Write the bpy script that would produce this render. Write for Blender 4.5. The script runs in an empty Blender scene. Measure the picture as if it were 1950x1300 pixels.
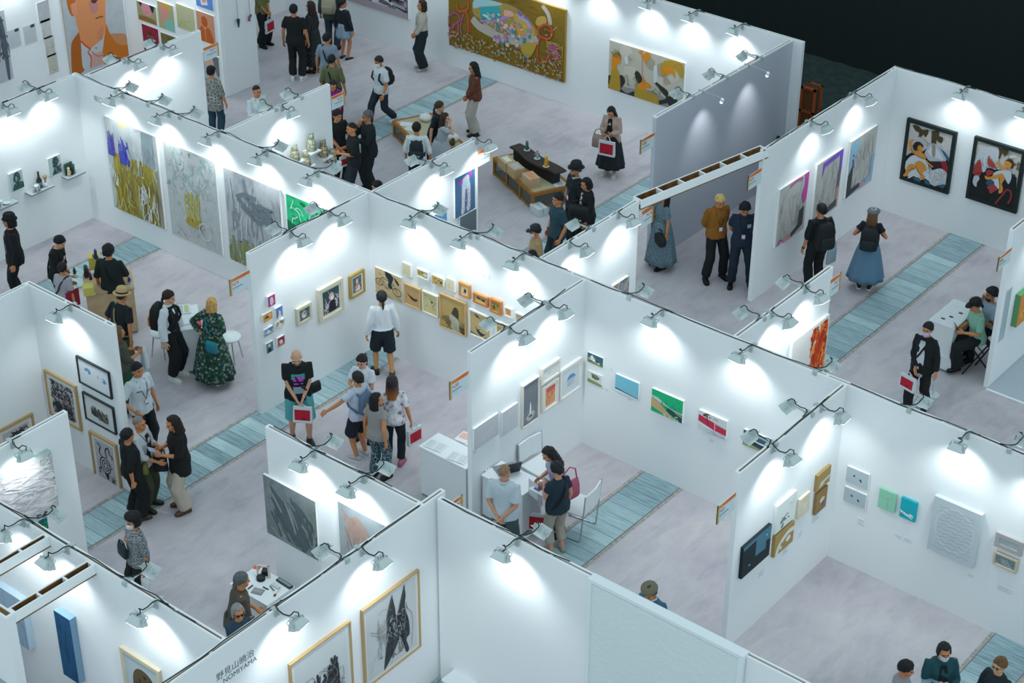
import bpy, bmesh, math, random
from mathutils import Vector, Matrix, noise

SC = bpy.context.scene
COL = SC.collection
PI = math.pi
TMP = bpy.data.scenes.new('scratch')
rnd = random.Random(7)

# ------------------------------------------------------------------ colours and materials
def lin(h):
    v = [int(h[i:i + 2], 16) / 255 for i in (0, 2, 4)]
    return [c / 12.92 if c <= .04045 else ((c + .055) / 1.055) ** 2.4 for c in v] + [1]

_mats = {}
def mat(h, r=.75, metal=0., pat=None, h2=None, sc=1., emit=0., bump=0., alpha=1., stretch=(1, 1, 1), cols=None, det=6., dist=0., spec=.35):
    key = (h, r, metal, pat, h2, sc, emit, bump, alpha, stretch, tuple(cols or ()), det, dist, spec)
    if key in _mats: return _mats[key]
    m = bpy.data.materials.new('m_' + (pat or 'plain') + '_' + h); m.use_nodes = True
    nt = m.node_tree; N = nt.nodes; L = nt.links
    b = N['Principled BSDF']
    b.inputs['Base Color'].default_value = lin(h); b.inputs['Roughness'].default_value = r; b.inputs['Metallic'].default_value = metal
    b.inputs['Specular IOR Level'].default_value = spec
    if alpha < 1: b.inputs['Alpha'].default_value = alpha
    if emit:
        b.inputs['Emission Color'].default_value = lin(h); b.inputs['Emission Strength'].default_value = emit
    if pat or bump:
        tc = N.new('ShaderNodeTexCoord'); mp = N.new('ShaderNodeMapping'); L.new(tc.outputs['Object'], mp.inputs['Vector'])
        mp.inputs['Scale'].default_value = stretch
    def ramp(src, stops, const=False):
        rp = N.new('ShaderNodeValToRGB'); L.new(src, rp.inputs['Fac'])
        if const: rp.color_ramp.interpolation = 'CONSTANT'
        el = rp.color_ramp.elements
        while len(el) < len(stops): el.new(.5)
        for e, (p, c) in zip(el, stops): e.position = p; e.color = lin(c)
        return rp.outputs['Color']
    if pat:
        col = None
        if pat in ('tweed', 'speckle', 'mottle'):
            n = N.new('ShaderNodeTexNoise'); n.inputs['Scale'].default_value = {'tweed': 90, 'speckle': 60, 'mottle': 5}[pat] * sc; n.inputs['Detail'].default_value = 3
            L.new(mp.outputs[0], n.inputs['Vector'])
            col = ramp(n.outputs['Fac'], [(.42, h), (.6, h2)])
        elif pat == 'stripe':
            w = N.new('ShaderNodeTexWave'); w.bands_direction = 'Z' if stretch[2] else 'X'; w.inputs['Scale'].default_value = 12 * sc
            L.new(tc.outputs['Object'], w.inputs['Vector']); col = ramp(w.outputs['Fac'], [(.45, h), (.55, h2)])
        elif pat == 'floral':
            v = N.new('ShaderNodeTexVoronoi'); v.inputs['Scale'].default_value = 15 * sc
            n = N.new('ShaderNodeTexNoise'); n.inputs['Scale'].default_value = 30 * sc; n.inputs['Detail'].default_value = 4
            L.new(mp.outputs[0], n.inputs['Vector'])
            mx = N.new('ShaderNodeMix'); mx.data_type = 'VECTOR'; mx.inputs[0].default_value = .06
            L.new(mp.outputs[0], mx.inputs[4]); L.new(n.outputs['Color'], mx.inputs[5]); L.new(mx.outputs[1], v.inputs['Vector'])
            col = ramp(v.outputs['Distance'], [(.0, h2), (.3, h2), (.36, h), (.55, h), (.7, cols[0] if cols else h)])
        elif pat == 'geo':
            v = N.new('ShaderNodeTexVoronoi'); v.feature = 'DISTANCE_TO_EDGE'; v.inputs['Scale'].default_value = 16 * sc
            L.new(mp.outputs[0], v.inputs['Vector']); col = ramp(v.outputs['Distance'], [(.0, h2), (.07, h2), (.1, h), (.25, h), (.3, h2), (.36, h)])
        elif pat == 'check':
            outs = []
            for d in ('X', 'Z'):
                w = N.new('ShaderNodeTexWave'); w.bands_direction = d; w.inputs['Scale'].default_value = 11 * sc
                L.new(mp.outputs[0], w.inputs['Vector']); outs.append(w.outputs['Fac'])
            a = N.new('ShaderNodeMath'); a.operation = 'MAXIMUM'; L.new(outs[0], a.inputs[0]); L.new(outs[1], a.inputs[1])
            col = ramp(a.outputs[0], [(.9, h), (.97, h2)])
        elif pat == 'knit':
            w = N.new('ShaderNodeTexWave'); w.bands_direction = 'Z'; w.inputs['Scale'].default_value = 8 * sc; w.inputs['Distortion'].default_value = 8; w.inputs['Detail Scale'].default_value = 6
            L.new(mp.outputs[0], w.inputs['Vector']); col = ramp(w.outputs['Fac'], [(.4, h), (.55, h2)])
        elif pat == 'wood':
            n = N.new('ShaderNodeTexNoise'); n.inputs['Scale'].default_value = 5 * sc; n.inputs['Detail'].default_value = 6
            L.new(mp.outputs[0], n.inputs['Vector']); col = ramp(n.outputs['Fac'], [(.3, h), (.7, h2)])
        elif pat == 'paint':
            n = N.new('ShaderNodeTexNoise'); n.inputs['Scale'].default_value = sc; n.inputs['Detail'].default_value = det; n.inputs['Roughness'].default_value = .65; n.inputs['Distortion'].default_value = dist
            L.new(mp.outputs[0], n.inputs['Vector'])
            k = len(cols); col = ramp(n.outputs['Fac'], [(.28 + .44 * i / max(1, k - 1), c) for i, c in enumerate(cols)])
        elif pat == 'hair':
            n = N.new('ShaderNodeTexNoise'); n.inputs['Scale'].default_value = 40; n.inputs['Detail'].default_value = 3
            mp.inputs['Scale'].default_value = (1, 1, .15); L.new(mp.outputs[0], n.inputs['Vector']); col = ramp(n.outputs['Fac'], [(.35, h), (.65, h2)])
        elif pat == 'ombre':
            s = N.new('ShaderNodeSeparateXYZ'); L.new(tc.outputs['Object'], s.inputs[0])
            mr = N.new('ShaderNodeMapRange'); mr.inputs['From Min'].default_value = stretch[0]; mr.inputs['From Max'].default_value = stretch[1]; L.new(s.outputs['Z'], mr.inputs['Value'])
            col = ramp(mr.outputs['Result'], [(0, h2), (1, h)])
        L.new(col, b.inputs['Base Color'])
    if bump:
        n = N.new('ShaderNodeTexNoise'); n.inputs['Scale'].default_value = 14 if bump < 1 else 3; n.inputs['Detail'].default_value = 4
        L.new(tc.outputs['Object'], n.inputs['Vector'])
        bp = N.new('ShaderNodeBump'); bp.inputs['Strength'].default_value = min(bump, .8); bp.inputs['Distance'].default_value = .02
        L.new(n.outputs['Fac'], bp.inputs['Height']); L.new(bp.outputs[0], b.inputs['Normal'])
    _mats[key] = m
    return m

# ------------------------------------------------------------------ mesh builder
class B:
    def __init__(s): s.v = []; s.f = []; s.m = []; s.cur = 0
    def add(s, vs, fs, m=None):
        o = len(s.v); s.v += [tuple(p) for p in vs]
        for f in fs: s.f.append([i + o for i in f]); s.m.append(s.cur if m is None else m)
        return s
    def box(s, x0, y0, z0, x1, y1, z1, m=None, T=None):
        vs = [Vector((x, y, z)) for z in (z0, z1) for y in (y0, y1) for x in (x0, x1)]
        if T: vs = [T @ p for p in vs]
        return s.add(vs, [(0, 2, 3, 1), (4, 5, 7, 6), (0, 1, 5, 4), (2, 6, 7, 3), (0, 4, 6, 2), (1, 3, 7, 5)], m)
    def loft(s, rings, cap=True, m=None):
        n = len(rings[0]); vs = [p for r in rings for p in r]; fs = []
        for i in range(len(rings) - 1):
            for j in range(n):
                a = i * n + j; b = i * n + (j + 1) % n; fs.append((a, b, b + n, a + n))
        if cap: fs.append(tuple(reversed(range(n)))); fs.append(tuple((len(rings) - 1) * n + j for j in range(n)))
        return s.add(vs, fs, m)
    def tube(s, pts, rad, n=8, m=None, cap=True, flat=1., up=None):
        pts = [Vector(p) for p in pts]; rings = []
        if not isinstance(rad, (list, tuple)): rad = [rad] * len(pts)
        a = None
        for i, p in enumerate(pts):
            d = (pts[min(i + 1, len(pts) - 1)] - pts[max(i - 1, 0)]).normalized()
            if up is not None: a = Vector(up)
            elif a is None: a = Vector((0, 0, 1)) if abs(d.z) < .9 else Vector((1, 0, 0))
            a = (a - d * a.dot(d)).normalized(); b = d.cross(a)
            rings.append([p + (a * math.cos(t) * flat + b * math.sin(t)) * rad[i] for t in [2 * PI * k / n for k in range(n)]])
        return s.loft(rings, cap, m)
    def ell(s, c, r, nu=14, nv=9, m=None, T=None):
        vs = [Vector((0, 0, -1))]
        for i in range(1, nv):
            z = -math.cos(PI * i / nv); q = math.sin(PI * i / nv)
            vs += [Vector((q * math.cos(2 * PI * j / nu), q * math.sin(2 * PI * j / nu), z)) for j in range(nu)]
        vs.append(Vector((0, 0, 1))); r = Vector(r) if isinstance(r, (list, tuple)) else Vector((r, r, r))
        vs = [Vector((p.x * r.x, p.y * r.y, p.z * r.z)) for p in vs]
        if T: vs = [T @ p for p in vs]
        c = Vector(c); vs = [p + c for p in vs]; fs = []
        for j in range(nu):
            k = (j + 1) % nu; fs.append((0, 1 + k, 1 + j)); e = len(vs) - 1; o = 1 + (nv - 2) * nu; fs.append((e, o + j, o + k))
            for i in range(nv - 2): a = 1 + i * nu; fs.append((a + j, a + k, a + nu + k, a + nu + j))
        return s.add(vs, fs, m)
    def lathe(s, c, prof, n=16, m=None):
        return s.loft([[Vector(c) + Vector((r * math.cos(2 * PI * k / n), r * math.sin(2 * PI * k / n), z)) for k in range(n)] for r, z in prof], True, m)
    def merge(s, me, T=None, m=0):
        return s.add([(T @ v.co) if T else v.co for v in me.vertices], [list(p.vertices) for p in me.polygons], m)
    def mesh(s, name='mesh'):
        me = bpy.data.meshes.new(name); me.from_pydata(s.v, [], s.f); return me
    def build(s, name, mats, parent=None, smooth=False, bevel=0.):
        me = s.mesh(name)
        for m in (mats if isinstance(mats, (list, tuple)) else [mats]): me.materials.append(m)
        me.polygons.foreach_set('material_index', s.m)
        if smooth: me.polygons.foreach_set('use_smooth', [True] * len(s.f))
        me.update()
        o = bpy.data.objects.new(name, me); COL.objects.link(o)
        if parent: o.parent = parent
        if bevel:
            md = o.modifiers.new('bevel', 'BEVEL'); md.width = bevel; md.segments = 2; md.limit_method = 'ANGLE'
        return o

def remesh(b, vox, it=4, fac=.5, warp=0., wsc=9., seed=0):
    """closed parts fused into one skin"""
    me = b.mesh('fuse'); o = bpy.data.objects.new('fuse', me); TMP.collection.objects.link(o)
    r = o.modifiers.new('r', 'REMESH'); r.mode = 'VOXEL'; r.voxel_size = vox
    if it:
        q = o.modifiers.new('s', 'SMOOTH'); q.factor = fac; q.iterations = it
    vl = TMP.view_layers[0]; vl.update(); dg = vl.depsgraph
    out = bpy.data.meshes.new_from_object(o.evaluated_get(dg), depsgraph=dg)
    bpy.data.objects.remove(o); bpy.data.meshes.remove(me)
    if warp:
        for v, nrm in zip(out.vertices, [x.vector.copy() for x in out.vertex_normals]):
            p = v.co
            v.co = p + nrm * warp * noise.noise(Vector((p.x * wsc * 1.6 + seed, p.y * wsc * 1.6, p.z * wsc * .8)))
    return out

def tag(o, label=None, cat=None, group=None, kind=None):
    if label: o['label'] = label
    if cat: o['category'] = cat
    if group: o['group'] = group
    if kind: o['kind'] = kind
    return o
def thing(name, label, cat, loc=(0, 0, 0), rz=0., group=None):
    o = bpy.data.objects.new(name, None); COL.objects.link(o); o.empty_display_size = .1
    o.location = (loc[0], loc[1], loc[2] if len(loc) > 2 else 0); o.rotation_euler = (0, 0, rz)
    return tag(o, label, cat, group)
def copy_thing(r, loc, rz, label, group=None, rot=None):
    n = r.copy(); COL.objects.link(n); n.location = loc; n.rotation_euler = rot or (0, 0, rz)
    n['label'] = label
    if group: n['group'] = group
    for c in list(r.children):
        k = c.copy(); COL.objects.link(k); k.parent = n
        for g in list(c.children):
            q = g.copy(); COL.objects.link(q); q.parent = k
    return n
def struct(b, name, mats, **k):
    o = b.build(name, mats, **k); o['kind'] = 'structure'; return o

# ------------------------------------------------------------------ people
def make_head():
    b = B()
    b.ell((0, -.012, .02), (.076, .094, .1)); b.ell((0, .022, -.045), (.058, .066, .072)); b.ell((0, .055, -.085), (.034, .032, .03))
    b.tube([(0, .083, .015), (0, .1, -.02), (0, .104, -.034)], [.009, .012, .016], 8)
    b.ell((0, .094, -.034), (.02, .012, .01)); b.ell((0, .073, .03), (.06, .02, .013))
    b.ell((0, .083, -.067), (.024, .011, .006)); b.ell((0, .081, -.077), (.021, .011, .006))
    for s in (-1, 1):
        b.ell((s * .076, -.012, -.015), (.009, .02, .032)); b.ell((s * .042, .062, -.03), (.022, .02, .022))
    return remesh(b, .0065, 2)
def make_hand(curl):
    """palm, four fingers of unequal length and a thumb; wrist at the origin, fingers along -Z, palm facing -X side, thumb towards +Y"""
    b = B()
    b.loft([[Vector((x * w, y * t, z)) for x, y in [(math.cos(a) * .5, math.sin(a)) for a in [2 * PI * k / 10 for k in range(10)]]] for z, w, t in
            [(.015, .042, .026), (-.01, .04, .027), (-.04, .032, .04), (-.075, .03, .043), (-.095, .022, .04)]])
    for i, (y, ln) in enumerate(((.03, .07), (.011, .08), (-.009, .075), (-.028, .058))):
        p = Vector((0, y, -.088)); pts = [p]; a = math.radians(8)
        for k, q in enumerate((.42, .32, .26)):
            a += curl * (.35 + .3 * k + .06 * i); p = p + Vector((-math.sin(a), 0, -math.cos(a))) * ln * q; pts.append(p)
        b.tube(pts, [.0098, .0092, .0085, .0068], 8)
    b.tube([(0, .022, -.02), (-.012, .05, -.045), (-.02, .058, -.075), (-.024, .052, -.1)], [.014, .0125, .011, .008], 8)
    return remesh(b, .0048, 1)
HEAD = make_head(); HANDS = {'r': make_hand(.55), 'g': make_hand(1.5)}

def ik(a, c, l1, l2, pole):
    d = c - a; D = d.length; mx = (l1 + l2) * .995
    if D > mx: c = a + d * (mx / D); d = c - a; D = mx
    u = d / D; x = (l1 * l1 - l2 * l2 + D * D) / (2 * D); y = math.sqrt(max(l1 * l1 - x * x, 1e-6))
    p = pole - u * pole.dot(u); p = p.normalized() if p.length > 1e-4 else Vector((0, -1, 0))
    return a + u * x + p * y, c

ARM = {'d': ((.27, .03, .86), (.5, -1, 0)), 'f': ((.05, .17, .90), (1, -.6, -.2)), 'b': ((.04, -.17, .93), (1, .1, -.2)), 'p': ((.09, .27, 1.12), (.6, -.6, -1)),
       'c': ((.04, .17, 1.39), (.5, .2, -1)), 'h': ((.15, -.11, 1.03), (1, -.3, 0)), 'k': ((.2, .07, .87), (.6, -1, 0)), 'w': ((.24, .12, .87), (.4, -1, 0)), 'v': ((.24, -.12, .88), (.4, -1, 0)),
       'x': ((-.03, .19, 1.1), (1, .1, -.6)), 't': ((.12, .3, 1.0), (.7, -.5, -1)), 'm': ((.05, .13, 1.5), (.7, .2, -1)), 'u': ((.13, .09, 1.24), (.7, -.2, -1))}
def ring(z, rx, ry, yo=0, n=18, T=None, xo=0.):
    r = [Vector((xo + rx * math.cos(2 * PI * k / n), yo + ry * math.sin(2 * PI * k / n), z)) for k in range(n)]
    return [T @ p for p in r] if T else r

def hair_mesh(style, ln, seed=0):
    b = B(); nu, nv = 30, 18; curly = style in ('curly', 'afro'); th = {'buzz': .004, 'short': .017, 'curly': .028, 'afro': .04}.get(style, .018)
    face = style in ('bob', 'long', 'longcurly')
    vs = []
    def pt(nx, ny, nz):
        if face: cov = ny < .42 - .25 * (nz < -.1) or nz > .5
        elif style == 'buzz': cov = nz > .12 + .5 * max(ny, 0) - .45 * max(-ny, 0)
        else: cov = nz > -.2 + .62 * max(ny, 0) ** 1.3 + .08 * noise.noise(Vector((nx * 6 + seed, ny * 6, 1))) - .5 * max(-ny, 0)
        t = th if cov else -.012
        if cov and curly: t += .012 * noise.noise(Vector((nx * 4 + seed, ny * 4, nz * 4)))
        elif cov and style != 'buzz': t += .011 * noise.noise(Vector((nx * 6 + seed, ny * 6, nz * 3)))
        return Vector((nx * (.076 + t), -.012 + ny * (.094 + t), .02 + nz * (.1 + t)))
    vs.append(pt(0, 0, -1))
    for i in range(1, nv):
        z = -math.cos(PI * i / nv); q = math.sin(PI * i / nv)
        vs += [pt(q * math.cos(2 * PI * j / nu), q * math.sin(2 * PI * j / nu), z) for j in range(nu)]
    vs.append(pt(0, 0, 1)); fs = []
    for j in range(nu):
        k = (j + 1) % nu; fs.append((0, 1 + k, 1 + j)); e = len(vs) - 1; o = 1 + (nv - 2) * nu; fs.append((e, o + j, o + k))
        for i in range(nv - 2): a = 1 + i * nu; fs.append((a + j, a + k, a + nu + k, a + nu + j))
    b.add(vs, fs)
    if face:
        rings = []; st = 7
        for i in range(st):
            t = i / (st - 1); z = .04 - t * (ln + .04); gx = .094 + .02 * t * (1 if style != 'bob' else .4); gy = .112 + .012 * t; out = []; inn = []
            if style == 'bob' and t > .8: gx *= .95; gy *= .95
            span = math.radians(215 - (40 * t if ln > .25 else 0)); na = 16
            for k in range(na):
                a = -PI / 2 - span / 2 + span * k / (na - 1); w = 1 + .05 * noise.noise(Vector((k * .9, t * 2 + seed, 3)))
                y = -.012 + gy * w * math.sin(a); z2 = z + (.012 * noise.noise(Vector((k * 1.3, seed, 0))) if i == st - 1 else 0)
                if ln > .25 and y < 0: y = max(y, -.012 - .112 - .03 * t)
                out.append(Vector((gx * w * math.cos(a), y, z2))); inn.append(Vector((gx * .74 * math.cos(a), -.012 + gy * .74 * math.sin(a), z2)))
            rings.append(out + inn[::-1])
        b.loft(rings)
    if style == 'pony':
        b.ell((0, -.115, .035), (.022, .02, .022)); w = .012
        b.tube([(0, -.11, .035), (0, -.15, .02), (.005, -.165, -.04), (0, -.155, -.04 - ln * .5), (0, -.15, -.04 - ln)], [.016, .026, .03, .026, .008], 8)
    if style == 'lowpony':
        b.tube([(0, -.09, -.03), (0, -.115, -.06), (0, -.115, -.06 - ln * .5), (0, -.11, -.06 - ln)], [.02, .024, .022, .006], 8)
    if style == 'bun': b.ell((0, -.115, .0), (.035, .03, .035))
    return remesh(b, .008, 2, warp=.005 if not curly and style != 'longcurly' else .014, wsc=22, seed=seed)

def frame_of(loc, rz): return Matrix.Translation(Vector((loc[0], loc[1], 0))) @ Matrix.Rotation(rz, 4, 'Z')
PEOPLE = {}
def person(key, at, phi, label, skin='bf8159', hair=('short', '1c1a1a', 0), top=('1b1e20', 'tee'), bot=('17191c', 'slim'), shoes='17181a', sole=None, L='d', R='d', lean=0, tilt=0,
           yaw=0, nod=0, feet=None, dz=0., fem=0, fat=1., face=1, extra=(), fit=.5, hand='r', group=None, cat='person', beard=None, turn=0):
    """facing: 0 towards the balcony, 90 to its right, 180 away. Returns the frame that bags and papers use."""
    x, y, h = at; s = h / 1.70; rz = math.radians(-51 + phi - 90); seed = len(PEOPLE) * 3.7
    root = thing('person', label, cat, (x, y, 0), rz, group)
    S = Matrix.Scale(s, 4)
    hipc = Vector((0, 0, .92 + dz))
    T = Matrix.Translation(hipc) @ Matrix.Rotation(math.radians(turn), 4, 'Z') @ Matrix.Rotation(math.radians(-lean), 4, 'X') @ Matrix.Rotation(math.radians(tilt), 4, 'Y') @ Matrix.Translation(Vector((0, 0, -.92)))
    sw = (.158 if fem else .18) * (.5 + .5 * fat); hw = 1.0 if not fem else 1.03
    tor = [(.82, .13 * hw, .10, 0), (.88, .16 * hw, .112, -.005), (.95, .16 * hw, .112, -.005), (1.05, (.128 if fem else .14), .098, 0), (1.17, .142, .104, .005), (1.28, .152 if fem else .165, .11, .008), (1.345, sw * .9, .094, 0), (1.38, sw * .76, .082, -.003), (1.41, sw * .52, .068, -.006), (1.43, .062, .058, -.008)]
    tor = [(z, rx * fat, ry * fat, yo) for z, rx, ry, yo in tor]
    nb = T @ Vector((0, -.005, 1.42))
    HR = T.to_3x3().to_4x4() @ Matrix.Rotation(math.radians(lean * .45), 4, 'X') @ Matrix.Rotation(math.radians(yaw), 4, 'Z') @ Matrix.Rotation(math.radians(-nod), 4, 'X')
    hc = nb + HR @ Vector((0, .012, .155)); HM = S @ Matrix.Translation(hc) @ HR
    b = B()
    b.loft([ring(z, rx * .93, ry * .93, yo, T=T) for z, rx, ry, yo in tor])
    b.tube([nb - Vector((0, 0, .03)), nb.lerp(hc, .4), hc - HR @ Vector((0, .005, .02))], [.06, .053, .052], 10)
    arms = {}
    for sd, code in ((1, R), (-1, L)):
        if isinstance(code, str): (wx, wy, wz), pole = ARM[code]
        else: (wx, wy, wz), pole = code[:3], (code[3] if len(code) > 3 else (.6, -1, -.3))
        sh = T @ Vector((sd * (sw - .012), -.005, 1.375)); w = T @ Vector((sd * wx, wy, wz)); pl = T.to_3x3() @ Vector((sd * pole[0], pole[1], pole[2]))
        el, w = ik(sh, w, .285, .25, pl); arms[sd] = (sh, el, w)
        b.tube([T @ Vector((sd * .09, -.005, 1.36)), sh, sh.lerp(el, .35), el, el.lerp(w, .3), w], [.05, .05 * fat, .044 * fat, .036 * fat, .037, .026], 10)
    legs = {}
    ft = feet or ((-.1, 0, 0), (.1, 0, 0))
    for sd, f in ((-1, ft[0]), (1, ft[1])):
        hp = Vector((sd * .088, 0, .89 + dz)); an = Vector((f[0], f[1], .085 + f[2])); kn, an = ik(hp, an, .425, .41, Vector((sd * .12, 1, 0))); legs[sd] = (hp, kn, an, f)
        b.tube([hp + Vector((0, 0, .04)), hp.lerp(kn, .35), kn, kn.lerp(an, .35), kn.lerp(an, .75), an, an - Vector((0, 0, .03))], [.085 * fat, .08 * fat, .056, .055, .042, .036, .036], 10)
        fd = Vector((sd * .2 * (f[3] if len(f) > 3 else 1), 1, 0)).normalized(); b.tube([an - fd * .04 - Vector((0, 0, .05)), an + fd * .06 - Vector((0, 0, .05)), an + fd * .14 - Vector((0, 0, .06))], [.03, .032, .022], 8)
    me = remesh(b, .014, 3)
    bb = B(); bb.merge(me, S); bpy.data.meshes.remove(me); bb.merge(HEAD, HM)
    for sd in (1, -1):
        sh, el, w = arms[sd]; d = (w - el).normalized(); pk = hand if isinstance(hand, str) else hand[0 if sd < 0 else 1]
        code = R if sd > 0 else L
        z = -d; fw = T.to_3x3() @ Vector((0, 1, 0)) if abs(d.z) > .5 else Vector((0, 0, 1))
        yv = (fw - z * fw.dot(z)).normalized(); xv = yv.cross(z)
        Q = Matrix((xv, yv, z)).transposed().to_4x4() @ Matrix.Diagonal((sd, 1, 1, 1))
        bb.merge(HANDS[pk], S @ Matrix.Translation(w) @ Q)
    bb.build('body', mat(skin, .55, spec=.3), root, True)
    # face
    if face:
        for sd in (-1, 1):
            e = B(); e.ell((sd * .031, .077, .004), (.0115, .006, .0055), 10, 6, T=None); e.v = [tuple(HM @ Vector(p)) for p in e.v]; e.build('eye', mat('1a1512', .3), root, True)
            e = B(); e.tube([(sd * .014, .089, .02), (sd * .032, .086, .026), (sd * .048, .074, .02)], .0042, 6, flat=.8); e.v = [tuple(HM @ Vector(p)) for p in e.v]; e.build('eyebrow', mat(hair[1] if hair[0] != 'none' and hair[1][0] in '0123' else '2a211b', .8), root, True)
        if not any(q_[0] == 'mask' for q_ in extra):
          e = B(); e.ell((0, .089, -.072), (.021, .008, .0045), 10, 6); e.v = [tuple(HM @ Vector(p)) for p in e.v]; e.build('mouth', mat('9c5a50', .5), root, True)
    if hair[0] != 'none':
        hm = hair_mesh(hair[0], hair[2], seed); k = B(); k.merge(hm, HM); bpy.data.meshes.remove(hm)
        if len(hair) > 3 and hair[3] == 'ombre': mm = mat(hair[1], .5, pat='ombre', h2=hair[4], stretch=((hc.z - hair[2] + .02) * s, (hc.z - .02) * s, 1))
        else:
            hx = hair[1]; li = ''.join('%02x' % min(255, int(int(hx[i:i + 2], 16) * 1.2 + 4)) for i in (0, 2, 4)); mm = mat(hx, .6, pat='hair', h2=li, spec=.25)
        k.build('hair', mm, root, True)
    def mm_(spec):
        if isinstance(spec, str): return mat(spec, .85, bump=.25)
        return mat(spec[0], .85, pat=spec[1], h2=spec[2], sc=spec[3] if len(spec) > 3 else 1., cols=spec[4] if len(spec) > 4 else None, bump=.2)
    # lower garment
    def trousers(name, spec, cut):
        kw, hm_, endf, extra_r = {'slim': (.072, .06, .96, 0), 'straight': (.085, .082, .97, .0), 'wide': (.105, .118, .97, .01), 'shorts': (.1, .1, .49, .01), 'balloon': (.115, .09, .95, .01), 'crop': (.082, .075, .84, 0)}[cut]
        q = B()
        hips = [(.80, .12, .1), (.86, .175 * hw, .125), (.95, .172 * hw, .124), (1.04, .15, .112), (1.06, .14, .105)]
        Th = Matrix.Translation(Vector((0, 0, dz)))
        q.loft([ring(z, rx * fat, ry * fat, -.003, T=Th) for z, rx, ry in hips])
        for sd in (-1, 1):
            hp, kn, an, f = legs[sd]
            if endf < .5:
                en = hp.lerp(kn, endf * 2); q.tube([hp + Vector((0, 0, .05)), hp.lerp(kn, .3), en], [.1 * fat, .1 * fat + extra_r, kw + extra_r], 14)
            else:
                en = kn.lerp(an, (endf - .5) * 2); q.tube([hp + Vector((0, 0, .05)), hp.lerp(kn, .4), kn, kn.lerp(en, .5), en], [.1 * fat, .093 * fat + extra_r, kw, (kw + hm_) / 2, hm_], 14)
        w = remesh(q, .014, 3, warp=.012, seed=seed); r = B(); r.merge(w, S); bpy.data.meshes.remove(w); r.build(name, mm_(spec), root, True)
    def skirt_rings(q, hem, rr, z0=1.05, r0=.135, pl=.06, n=60):
        rings = []
        for i in range(9):
            t = i / 8; z = z0 + dz + (hem - z0 - dz) * t; R_ = r0 * fat + (rr - r0) * (t ** .8) + .02 * math.sin(min(1, t * 3) * PI / 2)
            rings.append([Vector((R_ * math.cos(a) * 1.06 * (1 + pl * t * math.sin(a * 9 + seed) + .02 * t * math.sin(a * 4)), R_ * math.sin(a) * .94 * (1 + pl * t * math.sin(a * 9 + seed)), z)) for a in [2 * PI * k / n for k in range(n)]])
        ins = [[Vector((p.x * .93, p.y * .93, p.z + .004)) for p in rings[-1]], [Vector((p.x * .8, p.y * .8, p.z)) for p in rings[4]]]
        q.loft(rings + ins)
    bk = bot[1]
    if bk in ('slim', 'straight', 'wide', 'shorts', 'balloon', 'crop'): trousers('shorts' if bk == 'shorts' else 'trousers', bot[0], bk)
    elif bk == 'skirt':
        q = B(); skirt_rings(q, bot[2], bot[3]); q.v = [tuple(S @ Vector(p)) for p in q.v]; q.build('skirt', mm_(bot[0]), root, True)
    # shoes
    if shoes:
        for sd in (-1, 1):
            hp, kn, an, f = legs[sd]; fd = Vector((sd * .2 * (f[3] if len(f) > 3 else 1), 1, 0)).normalized(); sx = Vector((fd.y, -fd.x, 0)); g = f[2]
            q = B(); P = Vector((an.x, an.y, g))
            def fr(t, w, z0, z1): 
                c = P + fd * t; return [c + sx * w * math.cos(a) + Vector((0, 0, z0 + (z1 - z0) * (.5 + .5 * math.sin(a)))) for a in [2 * PI * k / 12 for k in range(12)]]
            q.loft([fr(-.075, .022, .02, .07), fr(-.06, .036, .018, .1), fr(-.01, .042, .018, .115), fr(.05, .044, .018, .092), fr(.11, .048, .018, .07), fr(.16, .042, .018, .055), fr(.188, .022, .02, .045)])
            q.v = [tuple(S @ Vector(p)) for p in q.v]; so = q.build('shoe', mat(shoes, .5), root, True)
            q = B(); out = [(-.08, .02), (-.062, .038), (0, .042), (.05, .046), (.11, .051), (.16, .045), (.192, .022)]
            lo = [P + fd * t + sx * w for t, w in out] + [P + fd * t - sx * w for t, w in out[::-1]]
            q.loft([lo, [p + Vector((0, 0, .024)) for p in lo]]); q.v = [tuple(S @ Vector(p)) for p in q.v]; q.build('sole', mat(sole or shoes, .7), so)
    # upper garment
    tk = top[1]; hemz = {'tee': .84, 'shirt': .82, 'jacket': .78, 'sweater': .86, 'crop': .98, 'tunic': .72, 'vest': .86, 'tuck': 1.0, 'dress': 1.02}[tk]
    slv = top[2] if len(top) > 2 else {'tee': .8, 'shirt': .8, 'jacket': 1.95, 'sweater': 1.95, 'crop': 1.9, 'tunic': 1.9, 'vest': 0, 'tuck': .8, 'dress': .7}[tk]
    q = B(); mg = {'jacket': .026, 'sweater': .022, 'tunic': .03}.get(tk, .016)
    rg = []; zz = [z for z, *_ in tor if z > hemz + .03]
    wid = max(rx for z, rx, ry, yo in tor[1:6]); dep = max(ry for z, rx, ry, yo in tor[1:6])
    def at_z(z):
        for (a, r1, r2, yo), (c, r3, r4, y2) in zip(tor, tor[1:]):
            if a <= z <= c: t = (z - a) / (c - a); return r1 + (r3 - r1) * t, r2 + (r4 - r2) * t, yo + (y2 - yo) * t
        return (tor[0] if z < tor[0][0] else tor[-1])[1:]
    for z in [hemz, hemz + .03] + zz:
        rx, ry, yo = at_z(z)
        if z < 1.3: rx += (wid - rx) * fit; ry += (dep - ry) * fit
        if z < .99 and tk not in ('tuck', 'dress'): rx = max(rx, .181 * hw * fat); ry = max(ry, .13 * fat)
        m2 = mg if z < 1.4 else mg * .6
        rg.append((z, rx + m2, ry + m2, yo))
    rg[-1] = (1.435, .067, .064, -.008)
    q.loft([ring(z, rx, ry, yo, T=T, n=24) for z, rx, ry, yo in rg])
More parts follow.
